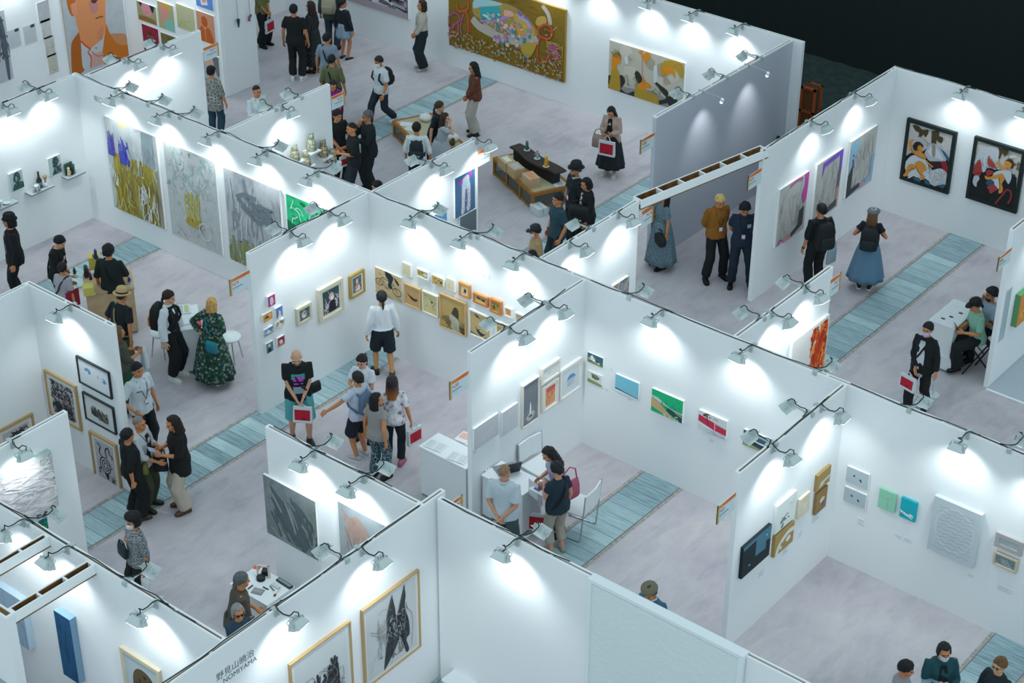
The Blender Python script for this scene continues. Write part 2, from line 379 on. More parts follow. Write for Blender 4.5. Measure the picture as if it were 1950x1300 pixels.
    for sd in (1, -1):
        sh, el, w = arms[sd]
        if slv <= 0: q.tube([T @ Vector((sd * .08, -.005, 1.355)), sh, sh.lerp(el, .1)], [.06, .062 * fat, .06 * fat], 12); continue
        loose = .012 if tk in ('tee', 'shirt', 'tuck') else .016 if tk != 'crop' else .03
        pts = [T @ Vector((sd * .08, -.005, 1.355)), sh]; rr = [.058, (.05 + loose) * fat]
        if slv < 1: pts += [sh.lerp(el, slv * .5), sh.lerp(el, slv * .85)]; rr += [(.053 + loose) * fat, (.054 + loose * 1.2) * fat]
        else:
            t = slv - 1; pts += [sh.lerp(el, .5), el, el.lerp(w, t * .5), el.lerp(w, t)]; rr += [(.05 + loose) * fat, .046 + loose, .042 + loose, .034 + loose]
        q.tube(pts, rr, 12)
    w_ = remesh(q, .012, 3, warp=.014, seed=seed + 1); r = B(); r.merge(w_, S); bpy.data.meshes.remove(w_)
    if bk == 'dressskirt':
        skirt_rings(r2 := B(), bot[2], bot[3], 1.07, .15); r.add([S @ Vector(p) for p in r2.v], r2.f)
    nm = {'tee': 'tee_shirt', 'shirt': 'shirt', 'jacket': 'jacket', 'sweater': 'sweater', 'crop': 'blouse', 'tunic': 'tunic', 'vest': 'vest', 'tuck': 'top', 'dress': 'dress'}[tk]
    if bk == 'dressskirt': nm = 'dress'
    r.build(nm, mm_(top[0]), root, True)
    F = S @ T
    # things worn
    for e in extra:
        k = e[0]; q = B()
        def put(name, mt, X=HM, smooth=True): q.v = [tuple(X @ Vector(p)) for p in q.v]; return q.build(name, mt, root, smooth)
        if k == 'mask':
            q.loft([[Vector((math.sin(a) * w, .0 + math.cos(a) * d, z)) for a in [-1.25 + 2.5 * i / 10 for i in range(11)]] + [Vector((math.sin(a) * w * .9, math.cos(a) * d * .88, z)) for a in [1.25 - 2.5 * i / 10 for i in range(11)]] for z, w, d in [(-.108, .05, .09), (-.08, .067, .112), (-.045, .073, .119), (-.015, .075, .108)]])
            put('face_mask', mat(e[1], .8))
        elif k == 'lanyard':
            pts = [(-.06, -.03, 1.44), (-.075, .05, 1.41), (-.07, .115, 1.33), (-.035, .145, 1.2), (0, .15, 1.1), (.035, .145, 1.2), (.07, .115, 1.33), (.075, .05, 1.41), (.06, -.03, 1.44)]
            q.tube(pts, .0055, 6); ly = put('lanyard', mat(e[1], .6), F)
            q = B(); q.box(-.03, .152, 1.01, .03, .158, 1.1); o = put('name_badge', mat('c9dce8', .4), F, False); o.parent = ly
            q = B(); q.box(-.03, .1581, 1.01, .03, .159, 1.03); o = put('badge_stripe', mat('c22a5a', .5), F, False); o.parent = o.parent
        elif k == 'hat':      # brimmed: colour, brim, crown height, band
            br, ch = e[2], e[3]; q.loft([[Vector((r_ * math.cos(a) * .92, -.012 + r_ * math.sin(a), z + (dr * abs(math.cos(a)) if r_ > .11 else 0))) for a in [2 * PI * i / 28 for i in range(28)]] for r_, z, dr in [(.1, .06, 0), (br, .045, .012), (br, .05, .012), (.108, .068, 0), (.104, .068 + ch * .7, 0), (.085, .068 + ch, 0), (.03, .068 + ch * .9, 0)]])
            ht = put('hat', mat(e[1], .85))
            q = B(); q.lathe((0, -.012, 0), [(.105, .07), (.111, .07), (.109, .095), (.104, .095)], 24); q.v = [(p[0] * .93, p[1], p[2]) for p in q.v]; o = put('hat_band', mat(e[4], .7)); o.parent = ht
        elif k == 'cap':
            q.loft([[Vector((r_ * .95 * math.cos(a), -.012 + r_ * 1.1 * math.sin(a), z)) for a in [2 * PI * i / 24 for i in range(24)]] for r_, z in [(.09, .04), (.094, .042), (.096, .08), (.085, .118), (.05, .142), (.01, .148)]])
            c_ = put('cap', mat(e[1], .8))
            q = B(); q.loft([[Vector((math.sin(a) * .08, .07 + .1 * max(0, math.cos(a)), .045 - .02 * math.cos(a) + dz_)) for a in [-1.5 + 3 * i / 12 for i in range(13)]] for dz_ in (0, .008)]); o = put('cap_brim', mat(e[1], .8)); o.parent = c_
            if len(e) > 2:
                q = B(); q.box(-.03, .088, .07, .03, .1, .105); o = put('cap_patch', mat(e[2], .8)); o.parent = c_
        elif k == 'beret':
            q.loft([[Vector((xo + r_ * math.cos(a), -.012 + r_ * 1.05 * math.sin(a), z)) for a in [2 * PI * i / 24 for i in range(24)]] for r_, z, xo in [(.09, .045, 0), (.096, .05, 0), (.122, .085, .01), (.115, .112, .012), (.06, .132, .012), (.01, .134, .01)]])
            put('beret', mm_(e[1]))
        elif k == 'glasses':
            for sd in (-1, 1): q.lathe((0, 0, 0), [(.022, 0), (.024, .003), (.0, .003)], 14) if 0 else q.ell((sd * .031, .092, .004), (.024, .004, .019), 14, 8)
            q.tube([(-.055, .088, .01), (-.076, .02, .008), (-.078, -.02, 0)], .003, 5); q.tube([(.055, .088, .01), (.076, .02, .008), (.078, -.02, 0)], .003, 5); q.tube([(-.012, .096, .006), (.012, .096, .006)], .003, 5)
            put('sunglasses' if e[1] == 'sun' else 'glasses', mat('101214', .15, alpha=1 if e[1] == 'sun' else .35))
        elif k == 'print':   # graphic on the shirt: colour list, front or back, patches (x, z, w, h)
            for ci, x_, z_, w2, h2 in e[2]:
                yy = (dep + mg + .012) * (1 if e[1] == 'f' else -1); cv = B(); n_ = 5
                pts = []
                for i in range(n_ + 1):
                    for j in (0, 1):
                        xx = x_ - w2 / 2 + w2 * i / n_; y3 = yy * math.sqrt(max(.05, 1 - (xx / (wid + .03)) ** 2)); pts.append((xx, y3 + (.004 if e[1] == 'f' else -.004), z_ - h2 / 2 + h2 * j))
                fs = [(2 * i, 2 * i + 2, 2 * i + 3, 2 * i + 1) if e[1] == 'f' else (2 * i, 2 * i + 1, 2 * i + 3, 2 * i + 2) for i in range(n_)]
                q.add(pts, fs, ci)
            q.v = [tuple(F @ Vector(p)) for p in q.v]; q.build('shirt_print', [mat(c, .8) for c in e[3]], root, True)
        elif k == 'open':    # inner shirt shown by an open front
            q.loft([[Vector((xx, (dep + mg) * math.sqrt(max(.1, 1 - (xx / wid) ** 2)) + o_, z)) for xx in (-w2, -w2 / 2, 0, w2 / 2, w2)] + [Vector((xx, (dep + mg) * math.sqrt(max(.1, 1 - (xx / wid) ** 2)) - .03, z)) for xx in (w2, w2 / 2, 0, -w2 / 2, -w2)] for z, w2, o_ in [(e[2], .07, .01), (1.0, .07, .01), (1.15, .065, .012), (1.3, .055, .004), (1.4, .04, -.03)]])
            put('inner_shirt', mm_(e[1]), F)
        elif k == 'collar':
            q.loft([ring(z, r_, r_ * .98, -.008, T=None) for z, r_ in [(1.41, .082), (1.45, .068), (1.455, .064), (1.42, .062)]]); put('collar', mat(e[1], .85), F)
        elif k == 'strap':   # crossbody strap, shoulder side +1/-1
            sd = e[2]; rx, ry = wid + mg + .012, dep + mg + .014
            pts = []
            for i in range(25):
                a = 2 * PI * i / 24; xx = math.cos(a); pts.append((sd * xx * (.1 if xx > 0 else rx) * (1 if xx < 0 else 1), ry * math.sin(a) * (1 if xx < .6 else .8), 1.18 + .245 * xx - (.03 if xx < 0 else 0)))
            q.tube(pts, .016, 6, flat=.35 if 0 else 1.); put('strap', mat(e[1], .8), F)
        elif k == 'beard':
            q.ell((0, .05, -.085), (.056, .05, .04)); put('beard', mat(e[1], .9))
        elif k == 'watch':
            sd = e[2]; sh, el, w = arms[sd]; d = (w - el).normalized(); q.tube([w - d * .03, w - d * .005], .031, 10); put('wristwatch', mat(e[1], .4), S)
        elif k == 'vest':
            q.loft([ring(z, rx + (.03 if z < 1.34 else .022 if z < 1.4 else .004), ry + (.032 if z < 1.34 else .02), yo, T=None, n=24) for z, rx, ry, yo in tor if z > .93]); wv = remesh(q, .012, 3, warp=.008, seed=seed); q = B(); q.merge(wv); bpy.data.meshes.remove(wv); put('vest', mm_(e[1]), F)
    PEOPLE[key] = dict(F=F, S=S, root=root, M=frame_of((x, y), rz), rz=rz, arms={k_: tuple(S @ p for p in v_) for k_, v_ in arms.items()}, dep=dep + mg, wid=wid + mg, s=s, hc=S @ hc, HM=HM)
    return PEOPLE[key]

# ------------------------------------------------------------------ camera, world, view
cam = bpy.data.cameras.new('camera'); co = bpy.data.objects.new('camera', cam); COL.objects.link(co); SC.camera = co
cam.sensor_width = 36; cam.lens = 3542.7 / 1950 * 36; cam.clip_end = 200
co.location = (14.52, -19.70, 17.104)
def cam_axes(th=.557, ro=.0066, az=-.6796):
    c, s = math.cos, math.sin
    f = Vector((s(az) * c(th), c(az) * c(th), -s(th))); r = Vector((c(az), -s(az), 0)); u = r.cross(f)
    return c(ro) * r + s(ro) * u, c(ro) * u - s(ro) * r, f
_r, _u, _f = cam_axes()
co.rotation_euler = Matrix((_r, _u, -_f)).transposed().to_euler()
SC.view_settings.view_transform = 'Standard'; SC.view_settings.look = 'None'; SC.view_settings.gamma = 1; SC.view_settings.exposure = 0.0
W = bpy.data.worlds.new('hall'); SC.world = W; W.use_nodes = True
W.node_tree.nodes['Background'].inputs[0].default_value = (.74, .93, 1., 1); W.node_tree.nodes['Background'].inputs[1].default_value = .9
SC.cycles.use_denoising = True; SC.cycles.max_bounces = 6; SC.cycles.diffuse_bounces = 4; SC.cycles.use_light_tree = True

# ------------------------------------------------------------------ floor
def floor_mat():
    m = bpy.data.materials.new('concrete'); m.use_nodes = True; nt = m.node_tree; N = nt.nodes; L = nt.links; b = N['Principled BSDF']
    tc = N.new('ShaderNodeTexCoord')
    def noise_(sc, det, st=(1, 1, 1)):
        mp = N.new('ShaderNodeMapping'); mp.inputs['Scale'].default_value = st; L.new(tc.outputs['Object'], mp.inputs[0])
        n = N.new('ShaderNodeTexNoise'); n.inputs['Scale'].default_value = sc; n.inputs['Detail'].default_value = det; n.inputs['Roughness'].default_value = .62; L.new(mp.outputs[0], n.inputs['Vector']); return n.outputs['Fac']
    def rp(s, a):
        r = N.new('ShaderNodeValToRGB'); L.new(s, r.inputs[0])
        while len(r.color_ramp.elements) < len(a): r.color_ramp.elements.new(.5)
        for e, (p, c) in zip(r.color_ramp.elements, a): e.position = p; e.color = lin(c)
        return r.outputs[0]
    base = rp(noise_(.5, 8), [(.3, '9f9ba3'), (.45, 'b4afb6'), (.58, 'beb9be'), (.7, 'c8c2c3')])
    fine = rp(noise_(3.2, 8, (1, .35, 1)), [(.3, 'dcdcde'), (.5, 'ffffff'), (.72, 'ebe8e2')])
    mx = N.new('ShaderNodeMix'); mx.data_type = 'RGBA'; mx.blend_type = 'MULTIPLY'; mx.inputs[0].default_value = .7; L.new(base, mx.inputs[6]); L.new(fine, mx.inputs[7])
    L.new(mx.outputs[2], b.inputs['Base Color']); b.inputs['Roughness'].default_value = .55; b.inputs['Specular IOR Level'].default_value = .25
    return m
b = B(); b.box(-24, -18, -.2, 16, 17, 0); struct(b, 'floor', floor_mat())
def plank_mat():
    m = bpy.data.materials.new('pit_planks'); m.use_nodes = True; nt = m.node_tree; N = nt.nodes; L = nt.links; b = N['Principled BSDF']
    tc = N.new('ShaderNodeTexCoord'); sp = N.new('ShaderNodeSeparateXYZ'); L.new(tc.outputs['Object'], sp.inputs[0])
    d = N.new('ShaderNodeMath'); d.operation = 'DIVIDE'; L.new(sp.outputs['Y'], d.inputs[0]); d.inputs[1].default_value = .24
    fl = N.new('ShaderNodeMath'); fl.operation = 'FLOOR'; L.new(d.outputs[0], fl.inputs[0])
    wn = N.new('ShaderNodeTexWhiteNoise'); wn.noise_dimensions = '1D'; L.new(fl.outputs[0], wn.inputs['W'])
    mp = N.new('ShaderNodeMapping'); mp.inputs['Scale'].default_value = (1.2, 14, 1); L.new(tc.outputs['Object'], mp.inputs[0])
    n = N.new('ShaderNodeTexNoise'); n.inputs['Scale'].default_value = 2.2; n.inputs['Detail'].default_value = 7; n.inputs['Roughness'].default_value = .7; L.new(mp.outputs[0], n.inputs['Vector'])
    a = N.new('ShaderNodeMath'); a.operation = 'MULTIPLY_ADD'; L.new(wn.outputs['Value'], a.inputs[0]); a.inputs[1].default_value = .34; L.new(n.outputs['Fac'], a.inputs[2])
    r = N.new('ShaderNodeValToRGB'); L.new(a.outputs[0], r.inputs[0])
    for p, c in ((.3, '6f8890'), (.45, '89a3aa'), (.62, '9db6bb'), (.8, 'b3cacd')):
        pass
    el = r.color_ramp.elements; el.new(.5); el.new(.6)
    for e, (p, c) in zip(el, ((.38, '66808a'), (.55, '86a0a8'), (.72, '9cb6bb'), (.92, 'b4cccf'))): e.position = p; e.color = lin(c)
    fr = N.new('ShaderNodeMath'); fr.operation = 'FRACT'; L.new(d.outputs[0], fr.inputs[0])
    gp = N.new('ShaderNodeMath'); gp.operation = 'LESS_THAN'; L.new(fr.outputs[0], gp.inputs[0]); gp.inputs[1].default_value = .045
    mx = N.new('ShaderNodeMix'); mx.data_type = 'RGBA'; L.new(gp.outputs[0], mx.inputs[0]); L.new(r.outputs[0], mx.inputs[6]); mx.inputs[7].default_value = lin('5d747b')
    L.new(mx.outputs[2], b.inputs['Base Color']); b.inputs['Roughness'].default_value = .6
    return m
PLK = plank_mat(); JNT = mat('6d6d72', .8); KERB = mat('a8a299', .8, pat='mottle', h2='8f8c8a', sc=3)
for i, x in enumerate((-10.63, -4.58, 1.29, 7.3)):
    b = B(); b.box(x, -18, 0, x + .66, 10.4, .004, 0)
    for xx in (x - .012, x + .66): b.box(xx, -18, 0, xx + .014, 10.4, .005, 1)
    for xx in (x - .07, x + .674): b.box(xx, -18, 0, xx + .058, 10.4, .002, 2)
    struct(b, 'trim_%d' % (i + 1), [PLK, JNT, KERB])

# ------------------------------------------------------------------ partition walls
WHITE = mat('e9ecee', .7, spec=.2); LIP = mat('eef1f3', .6); WOOD = mat('8a6235', .8, pat='wood', h2='5a4428', sc=2, stretch=(1, 1, .2)); GREY = mat('b9bdc8', .75, spec=.2); DARK = mat('2b2a29', .8)
def wall(name, ax, c, a0, a1, z1=3., t=.08, face=None, wood=True, m=None):
    """ax 'x': the wall runs along y at x=c; 'y': along x at y=c. Open timber channel on top."""
    b = B(); h = t / 2; lip = min(.024, t * .3)
    def bx(p0, p1, q0, q1, za, zb, k):
        if ax == 'x': b.box(p0, q0, za, p1, q1, zb, k)
        else: b.box(q0, p0, za, q1, p1, zb, k)
    bx(c - h, c + h, a0, a1, 0, z1 - .03, 0)
    bx(c - h, c - h + lip, a0, a1, z1 - .03, z1, 1); bx(c + h - lip, c + h, a0, a1, z1 - .03, z1, 1)
    bx(c - h + lip, c + h - lip, a0, a0 + .03, z1 - .03, z1, 1); bx(c - h + lip, c + h - lip, a1 - .03, a1, z1 - .03, z1, 1)
    bx(c - h + lip, c + h - lip, a0 + .03, a1 - .03, z1 - .03, z1 - .022, 2)
    n = int((a1 - a0) / .9)
    for i in range(1, n + 1):
        q = a0 + .9 * i
        if q < a1 - .1: bx(c - h + lip, c + h - lip, q - .02, q + .02, z1 - .022, z1 - .004, 1)
    return struct(b, name, [m or WHITE, LIP, WOOD if wood else DARK])
wall('wall_spine', 'y', .04, -11.96, 9.5)
wall('wall_booth_west', 'x', -11.9, -4.2, 0)
wall('wall_booth_n19', 'x', -4.5, -2.7, 0); wall('wall_booth_n20', 'x', .0, -2.7, 0); wall('wall_booth_n21', 'x', 4.54, -2.7, 0)
wall('wall_booth_n17', 'x', -11.7, .08, 2.95); wall('wall_booth_n16', 'x', -7.98, .08, 2.72); wall('wall_booth_n15', 'x', -4.42, .08, 2.7)
wall('wall_booth_n14', 'x', -.9, .08, 2.62); wall('wall_booth_n13', 'x', 2.68, .08, 2.75)
wall('wall_booth_n08', 'x', -2.54, 5.42, 10., m=GREY); wall('wall_back_west', 'y', 10.04, -16.6, -2.28)
wall('wall_booth_n07', 'x', -.32, 5.47, 10.1); wall('wall_back_east', 'y', 10.14, -.36, 9.5); wall('wall_booth_n06', 'x', 4.29, 5.6, 10.1)
wall('wall_far_west', 'x', -16.64, 6.6, 10.0)
wall('wall_block_front', 'y', 5.56, -17.2, -14.0); wall('wall_block_side', 'x', -14.02, 5.6, 6.55); wall('wall_block_west', 'x', -17.17, 1.2, 5.52)
wall('wall_front_row', 'y', -5.56, 1.93, 9.5); wall('wall_front_screen', 'y', -5.81, -.9, 1.81); wall('wall_front_divider', 'x', 1.85, -13., -5.4)
wall('wall_near_row', 'y', -9.16, -8., 1.81); wall('wall_side_booth_back', 'y', -5.43, -6.42, -4.44); wall('wall_side_booth_west', 'x', -6.38, -9.1, -5.47)
wall('wall_side_screen', 'x', -3.24, -9.12, -7.3)
wall('wall_corner_booth', 'y', -10.44, -8, -.4, t=.12)
def beam(name, p, q, z, w, hgt, ribs):
    """hollow box beam, open on top with timber ribs inside"""
    p = Vector((p[0], p[1], 0)); q = Vector((q[0], q[1], 0)); d = (q - p); ln = d.length; d.normalize(); T = Matrix.Translation(p) @ Matrix.Rotation(math.atan2(d.y, d.x), 4, 'Z')
    b = B(); b.box(0, -w / 2, z - hgt, ln, w / 2, z - hgt + .02, 1, T=T)
    b.box(0, -w / 2, z - hgt + .02, ln, -w / 2 + .02, z, 0, T=T); b.box(0, w / 2 - .02, z - hgt + .02, ln, w / 2, z, 0, T=T)
    b.box(.02, -w / 2 + .02, z - hgt + .02, ln - .02, w / 2 - .02, z - hgt * .55, 1, T=T)
    b.box(.02, -w / 2 + .02, z - hgt + .02, ln - .02, -w / 2 + .026, z - .008, 1, T=T); b.box(.02, w / 2 - .026, z - hgt + .02, ln - .02, w / 2 - .02, z - .008, 1, T=T)
    for i in range(ribs + 1):
        x = (ln - .03) * i / ribs; b.box(x, -w / 2 + .02, z - hgt * .5, x + .03, w / 2 - .02, z - .004, 0, T=T)
    return struct(b, name, [LIP, WOOD])
beam('trim_beam_aisle', (-.93, 2.66), (-.36, 5.62), 3., .2, .17, 6)
beam('trim_beam_near', (-.46, -10.38), (-.44, -9.2), 3., .13, .16, 3)
beam('trim_beam_west', (-1.3, -10.38), (-1.28, -9.2), 3., .1, .16, 3)
# framed panel wrapped in clear film, standing proud of the front row
FILM = mat('dbe6e7', .22, bump=.6, spec=.6)
b = B(); b.box(4.42, -5.66, 0, 6.5, -5.6, 2.96, 0); b.box(4.36, -5.67, 0, 4.42, -5.61, 2.97, 1); b.box(6.5, -5.67, 0, 6.56, -5.61, 2.97, 1); b.box(4.36, -5.665, 2.97, 6.56, -5.53, 3.02, 1)
struct(b, 'wall_wrapped_panel', [FILM, mat('e3eaec', .3)])
# raised platform floor in the far booth
b = B(); b.box(4.33, 5.56, 0, 9.4, 10.1, .02, 0); b.box(4.33, 5.53, 0, 9.4, 5.56, .024, 1); struct(b, 'floor_platform', [mat('a6b1ba', .7), LIP])
# unlit hall beyond the booths, its darkness put into the base colours
BLK = mat('262f2e', .95, spec=.1)
b = B(); b.box(-24, 10.4, 0, 16, 17, .006); b.box(-2.28, 10.0, 0, -.36, 10.4, .006); struct(b, 'floor_hall', mat('2c3a3a', .8, pat='mottle', h2='364646', sc=1))
b = B()
for i in range(140):
    x = -24 + i * .3; b.loft([[Vector((x, 15.8 + .05 * (i % 2), z)), Vector((x + .3, 15.8 + .05 * ((i + 1) % 2), z)), Vector((x + .3, 16, z)), Vector((x, 16, z))] for z in (0, 11)], False)
struct(b, 'wall_black_drape', BLK)

# ------------------------------------------------------------------ the visitors
BK = '15191b'; BK2 = '1b2326'; NAVY = '1d2b38'; JEAN = '23323c'; TEAL = '1e3a44'
H_BK = '14161a'; H_BR = '2b1f19'
P = person
P('olive', (-15.411, 8.081, 1.660), 60, 'person in olive green shirt and black trousers half hidden behind the grey partition', top=('6d6f43', 'tee', 1.2), bot=(BK, 'wide'), L='f', R='f', hair=('short', H_BK, 0))
P('backtee', (-13.442, 7.200, 1.793), 172, 'man in all black with white sneakers seen from behind near the back wall', top=(BK, 'tee'), bot=('1a1c1e', 'straight'), shoes='dcdcdc', face=0, hair=('short', H_BK, 0), fat=1.05)
P('pinstripe', (-13.488, 7.767, 1.682), -110, 'woman in long black pinstripe dress and white face mask', fem=1, top=((BK, 'check', '3a4246', 2.), 'dress', 1.9), bot=((BK, 'check', '3a4246', 2.), 'dressskirt', .22, .24), hair=('long', H_BR, .2), extra=[('mask', 'cfd6da')])
P('denimskirt', (-13.401, 8.692, 1.479), 145, 'girl in black sweater and light denim mini skirt, bare legs and dark sneakers', fem=1, top=(BK2, 'sweater'), bot=('8aa0b4', 'skirt', .66, .19), shoes='22262a', sole='e6e6e6', hair=('bun', H_BK, 0), extra=[('collar', 'e8e8ea')], yaw=-40)
P('rucksack', (-14.025, 8.952, 1.720), 170, 'person in dark olive jacket and jeans carrying a cream rucksack', top=('3e4a44', 'jacket'), bot=('2c3c4c', 'straight'), face=0, hair=('short', H_BK, 0))
P('bluetee', (-11.943, 6.689, 1.680), 165, 'person in grey blue tee with black crossbody strap seen from behind', top=('7d8b9c', 'tee', .9), bot=(BK, 'straight'), face=0, hair=('short', H_BK, 0), extra=[('strap', '1a1d20', -1)], yaw=-20)
P('olivecross', (-11.157, 6.014, 1.620), 170, 'person in olive shirt with thin black strap standing behind the grey blue tee', top=('616546', 'tee', 1.2), bot=(BK, 'straight'), face=0, hair=('short', H_BK, 0), extra=[('strap', '1a1d20', -1)], yaw=-10)
P('magenta', (-10.363, 5.200, 1.580), 20, 'woman with magenta scarf hidden behind the N16 booth sign', fem=1, top=('8a1a78', 'tee', 1.9), bot=(BK, 'straight'), hair=('bob', H_BK, .14), L='p', R='p', nod=20)
P('walker', (-10.393, 6.675, 1.625), -50, 'man in white polo, face mask and dark jeans walking across the aisle', top=('c9d0d6', 'tee', .95), bot=('1f2d36', 'straight'), shoes='d6d6d2', feet=((-.08, -.3, .06), (.1, .28, 0)), dz=-.03, L='w', R='v', nod=12, fat=1.06, hair=('short', '25211f', 0), extra=[('mask', 'e2e6e8'), ('collar', 'd2d8dc'), ('watch', 'b8b8b8', -1)])
P('creamblouse', (-11.669, 9.440, 1.665), -75, 'woman in cream blouse and wide dark trousers, hands clasped, by the back wall', fem=1, top=('b9b2a6', 'tuck', 1.9), bot=('18262b', 'wide'), shoes='a9a49c', L='f', R='f', hair=('bob', H_BR, .14), extra=[('lanyard', '6b7075')])
P('rust', (-8.585, 7.610, 1.641), -85, 'woman in rust brown speckled sweater and pale flowing trousers', fem=1, top=(('4d2c24', 'speckle', '77432f', .8), 'sweater'), bot=('a8a59c', 'wide'), shoes='26282a', L='f', R='f', hair=('long', H_BK, .26), nod=10)
P('ponybench', (-8.056, 5.719, 1.600), 70, 'woman in navy with curled brown ponytail leaning over the low bench', fem=1, skin='cf9c80', top=('18222b', 'tee', .9), bot=('161d24', 'skirt', .2, .22), hair=('lowpony', '3a281c', .28), lean=12, L='p', R='d', yaw=10)
P('stripedress', (-7.716, 5.522, 1.500), 80, 'girl in pale blue dress over striped tee, hand raised to her face', fem=1, skin='cf9c80', top=(('c4ccd2', 'stripe', '69757e', 1.4), 'dress', .8), bot=(('8fa0ac', 'speckle', 'b9c4cc'), 'dressskirt', .12, .34), hair=('long', '33241b', .24), lean=10, R='m', L='d')
P('greenprint', (-7.548, 4.625, 1.660), 178, 'person in white tee with green print on the back and dark backpack', top=('cfd8dc', 'tee', 1.3), bot=('181c1f', 'straight'), face=0, hair=('short', H_BK, 0), fit=.9, extra=[('print', 'b', [(0, 0, 1.32, .17, .08), (0, -.03, 1.24, .1, .05)], ['1f9a78'])], L='w')
P('poloend', (-9.082, 3.991, 1.720), 40, 'man in black polo with pale sleeve trim at the N16 wall end', top=(BK, 'tee', .95), bot=(BK, 'slim'), L='t', R='f', hair=('short', H_BK, 0), nod=10)
P('clasped', (-8.410, 3.741, 1.720), -75, 'man in black tee with hands together in front of his chest', top=('141a1d', 'tee', 1.0), bot=('17232b', 'straight'), L='p', R='p', hair=('buzz', '1a1716', 0), nod=5)
P('thinker', (-8.515, 4.285, 1.750), -65, 'grey haired man in black jacket and glasses with hand on chin', top=(BK2, 'jacket'), bot=('1a2224', 'wide'), R='c', L='x', hair=('short', '51504f', 0), extra=[('glasses', 'clear')])
P('crouch', (-6.478, 2.590, 1.620), -60, 'dark haired person just showing above the cross junction of walls', top=(BK, 'tee'), bot=(BK, 'slim'), hair=('short', H_BK, 0), lean=20, face=0)
P('whitejacket', (-11.593, 4.230, 1.700), 40, 'man in white jacket with lanyard seated behind the N16 wall', top=('c3ccd0', 'jacket'), bot=('2a2e33', 'straight'), L='p', R='p', dz=-.28, feet=((-.1, .3, 0), (.1, .32, 0)), hair=('buzz', '1c1817', 0), extra=[('lanyard', '4a4e58'), ('open', 'd8dde0', .9)], nod=5)
P('patterned', (-12.635, 3.974, 1.620), 165, 'woman in black knit cap and patterned clothes by the N17 sign', fem=1, top=(('5a6466', 'geo', 'a8a49a', .7), 'tunic', 1.2), bot=('24414f', 'straight'), shoes='2a2320', face=0, hair=('short', H_BK, 0), extra=[('cap', BK)])
P('pinkbag', (-5.243, 7.899, 1.570), -25, 'woman in beige cardigan over long black dress looking at her phone', fem=1, top=('b09a8e', 'jacket'), bot=(BK2, 'skirt', .24, .28), shoes='c9c9c4', L='p', R='p', nod=30, hair=('long', H_BK, .3), extra=[('open', '14181a', .8)])
P('blackhat', (-3.950, 5.002, 1.780), -65, 'bearded man in black brimmed hat and black tee with lanyard', skin='b98764', top=('171e22', 'tee', .95), bot=(BK, 'straight'), fat=1.08, L='d', R='w', hair=('short', '3a3634', 0), extra=[('hat', '1b2126', .155, .1, '0f1214'), ('lanyard', '4d7a8c'), ('collar', 'b9c2c8'), ('beard', '4a4441')])
P('bobjacket', (-3.595, 4.908, 1.640), -70, 'woman with black bob in open black jacket over white shirt', fem=1, top=(BK, 'jacket'), bot=(BK, 'straight'), L='w', R='d', hair=('bob', H_BK, .1), extra=[('open', 'cdd5da', .82), ('lanyard', '2a2e32')], nod=12)
P('tealtee', (-3.551, 3.957, 1.720), -60, 'young man in dark teal tee with hand in pocket by the N14 wall', top=('24424c', 'tee', .95), bot=('182830', 'straight'), L='k', R='d', hair=('short', H_BK, 0), extra=[('watch', '202020', 1)])
P('tancap', (-3.210, 2.909, 1.620), -80, 'person in black cap, face mask and tan tee behind the spine wall', top=('a08a66', 'tee', 1.), bot=(BK, 'straight'), hair=('short', H_BK, 0), extra=[('cap', '20282b', 'c8cdd0'), ('mask', 'd3d9dc')], nod=8)
P('tophead', (-2.803, 2.327, 1.520), -60, 'dark haired person whose forehead just shows over the spine wall', fem=1, top=('555a60', 'tee'), bot=(BK, 'straight'), hair=('lowpony', H_BK, .1), nod=18)
P('tweed', (-2.276, 5.456, 1.567), -70, 'long haired woman in blue grey tweed dress with black round handbag', fem=1, top=(('3f5560', 'tweed', '7c95a0'), 'dress', .8), bot=(('3f5560', 'tweed', '7c95a0'), 'dressskirt', .17, .31), shoes='15191b', L='d', R='p', hair=('long', '12161a', .46), yaw=-12, nod=-6)
P('blond', (-1.274, 5.728, 1.770), 20, 'blond person in mustard sweater with hands behind the back', top=('8a5a1c', 'sweater'), bot=('14181a', 'straight'), shoes='121416', L='b', R='b', nod=18, feet=((-.17, 0, 0), (.17, .02, 0)), hair=('short', 'b59a62', 0), extra=[('lanyard', '20242a')])
P('navypolo', (-0.779, 5.814, 1.750), 0, 'man in navy polo with hands behind his back beside the N07 wall end', skin='b07d5c', top=('1b2b3c', 'tee', .8), bot=('1a2733', 'straight'), shoes='101315', L='b', R='b', nod=22, feet=((-.2, .05, 0), (.14, 0, 0)), hair=('curly', H_BK, 0), extra=[('lanyard', '14181c'), ('print', 'f', [(0, -.09, 1.26, .07, .07)], ['9fb0bc'])])
P('bluebackpack', (0.342, 6.592, 1.740), -160, 'man in black tee with large black backpack facing the sketch paintings', top=('141a1c', 'tee', 1.15), bot=(BK, 'straight'), face=0, fat=1.05, hair=('short', H_BK, 0), L='d', R='d', yaw=15, fit=.9, extra=[('watch', '101010', -1)])
P('denimdress', (1.041, 7.201, 1.622), 165, 'woman in checked beret and blue denim skirt with black backpack', fem=1, top=('171d22', 'tuck', .55), bot=('5d7f98', 'skirt', .24, .31), shoes='1a1e21', sole='e0e0e0', face=0, L='u', R='u', hair=('long', '6b4a2c', .28, 'ombre', '4a3322'), extra=[('beret', ('3a3f44', 'check', '9aa2a8', 2.2))])
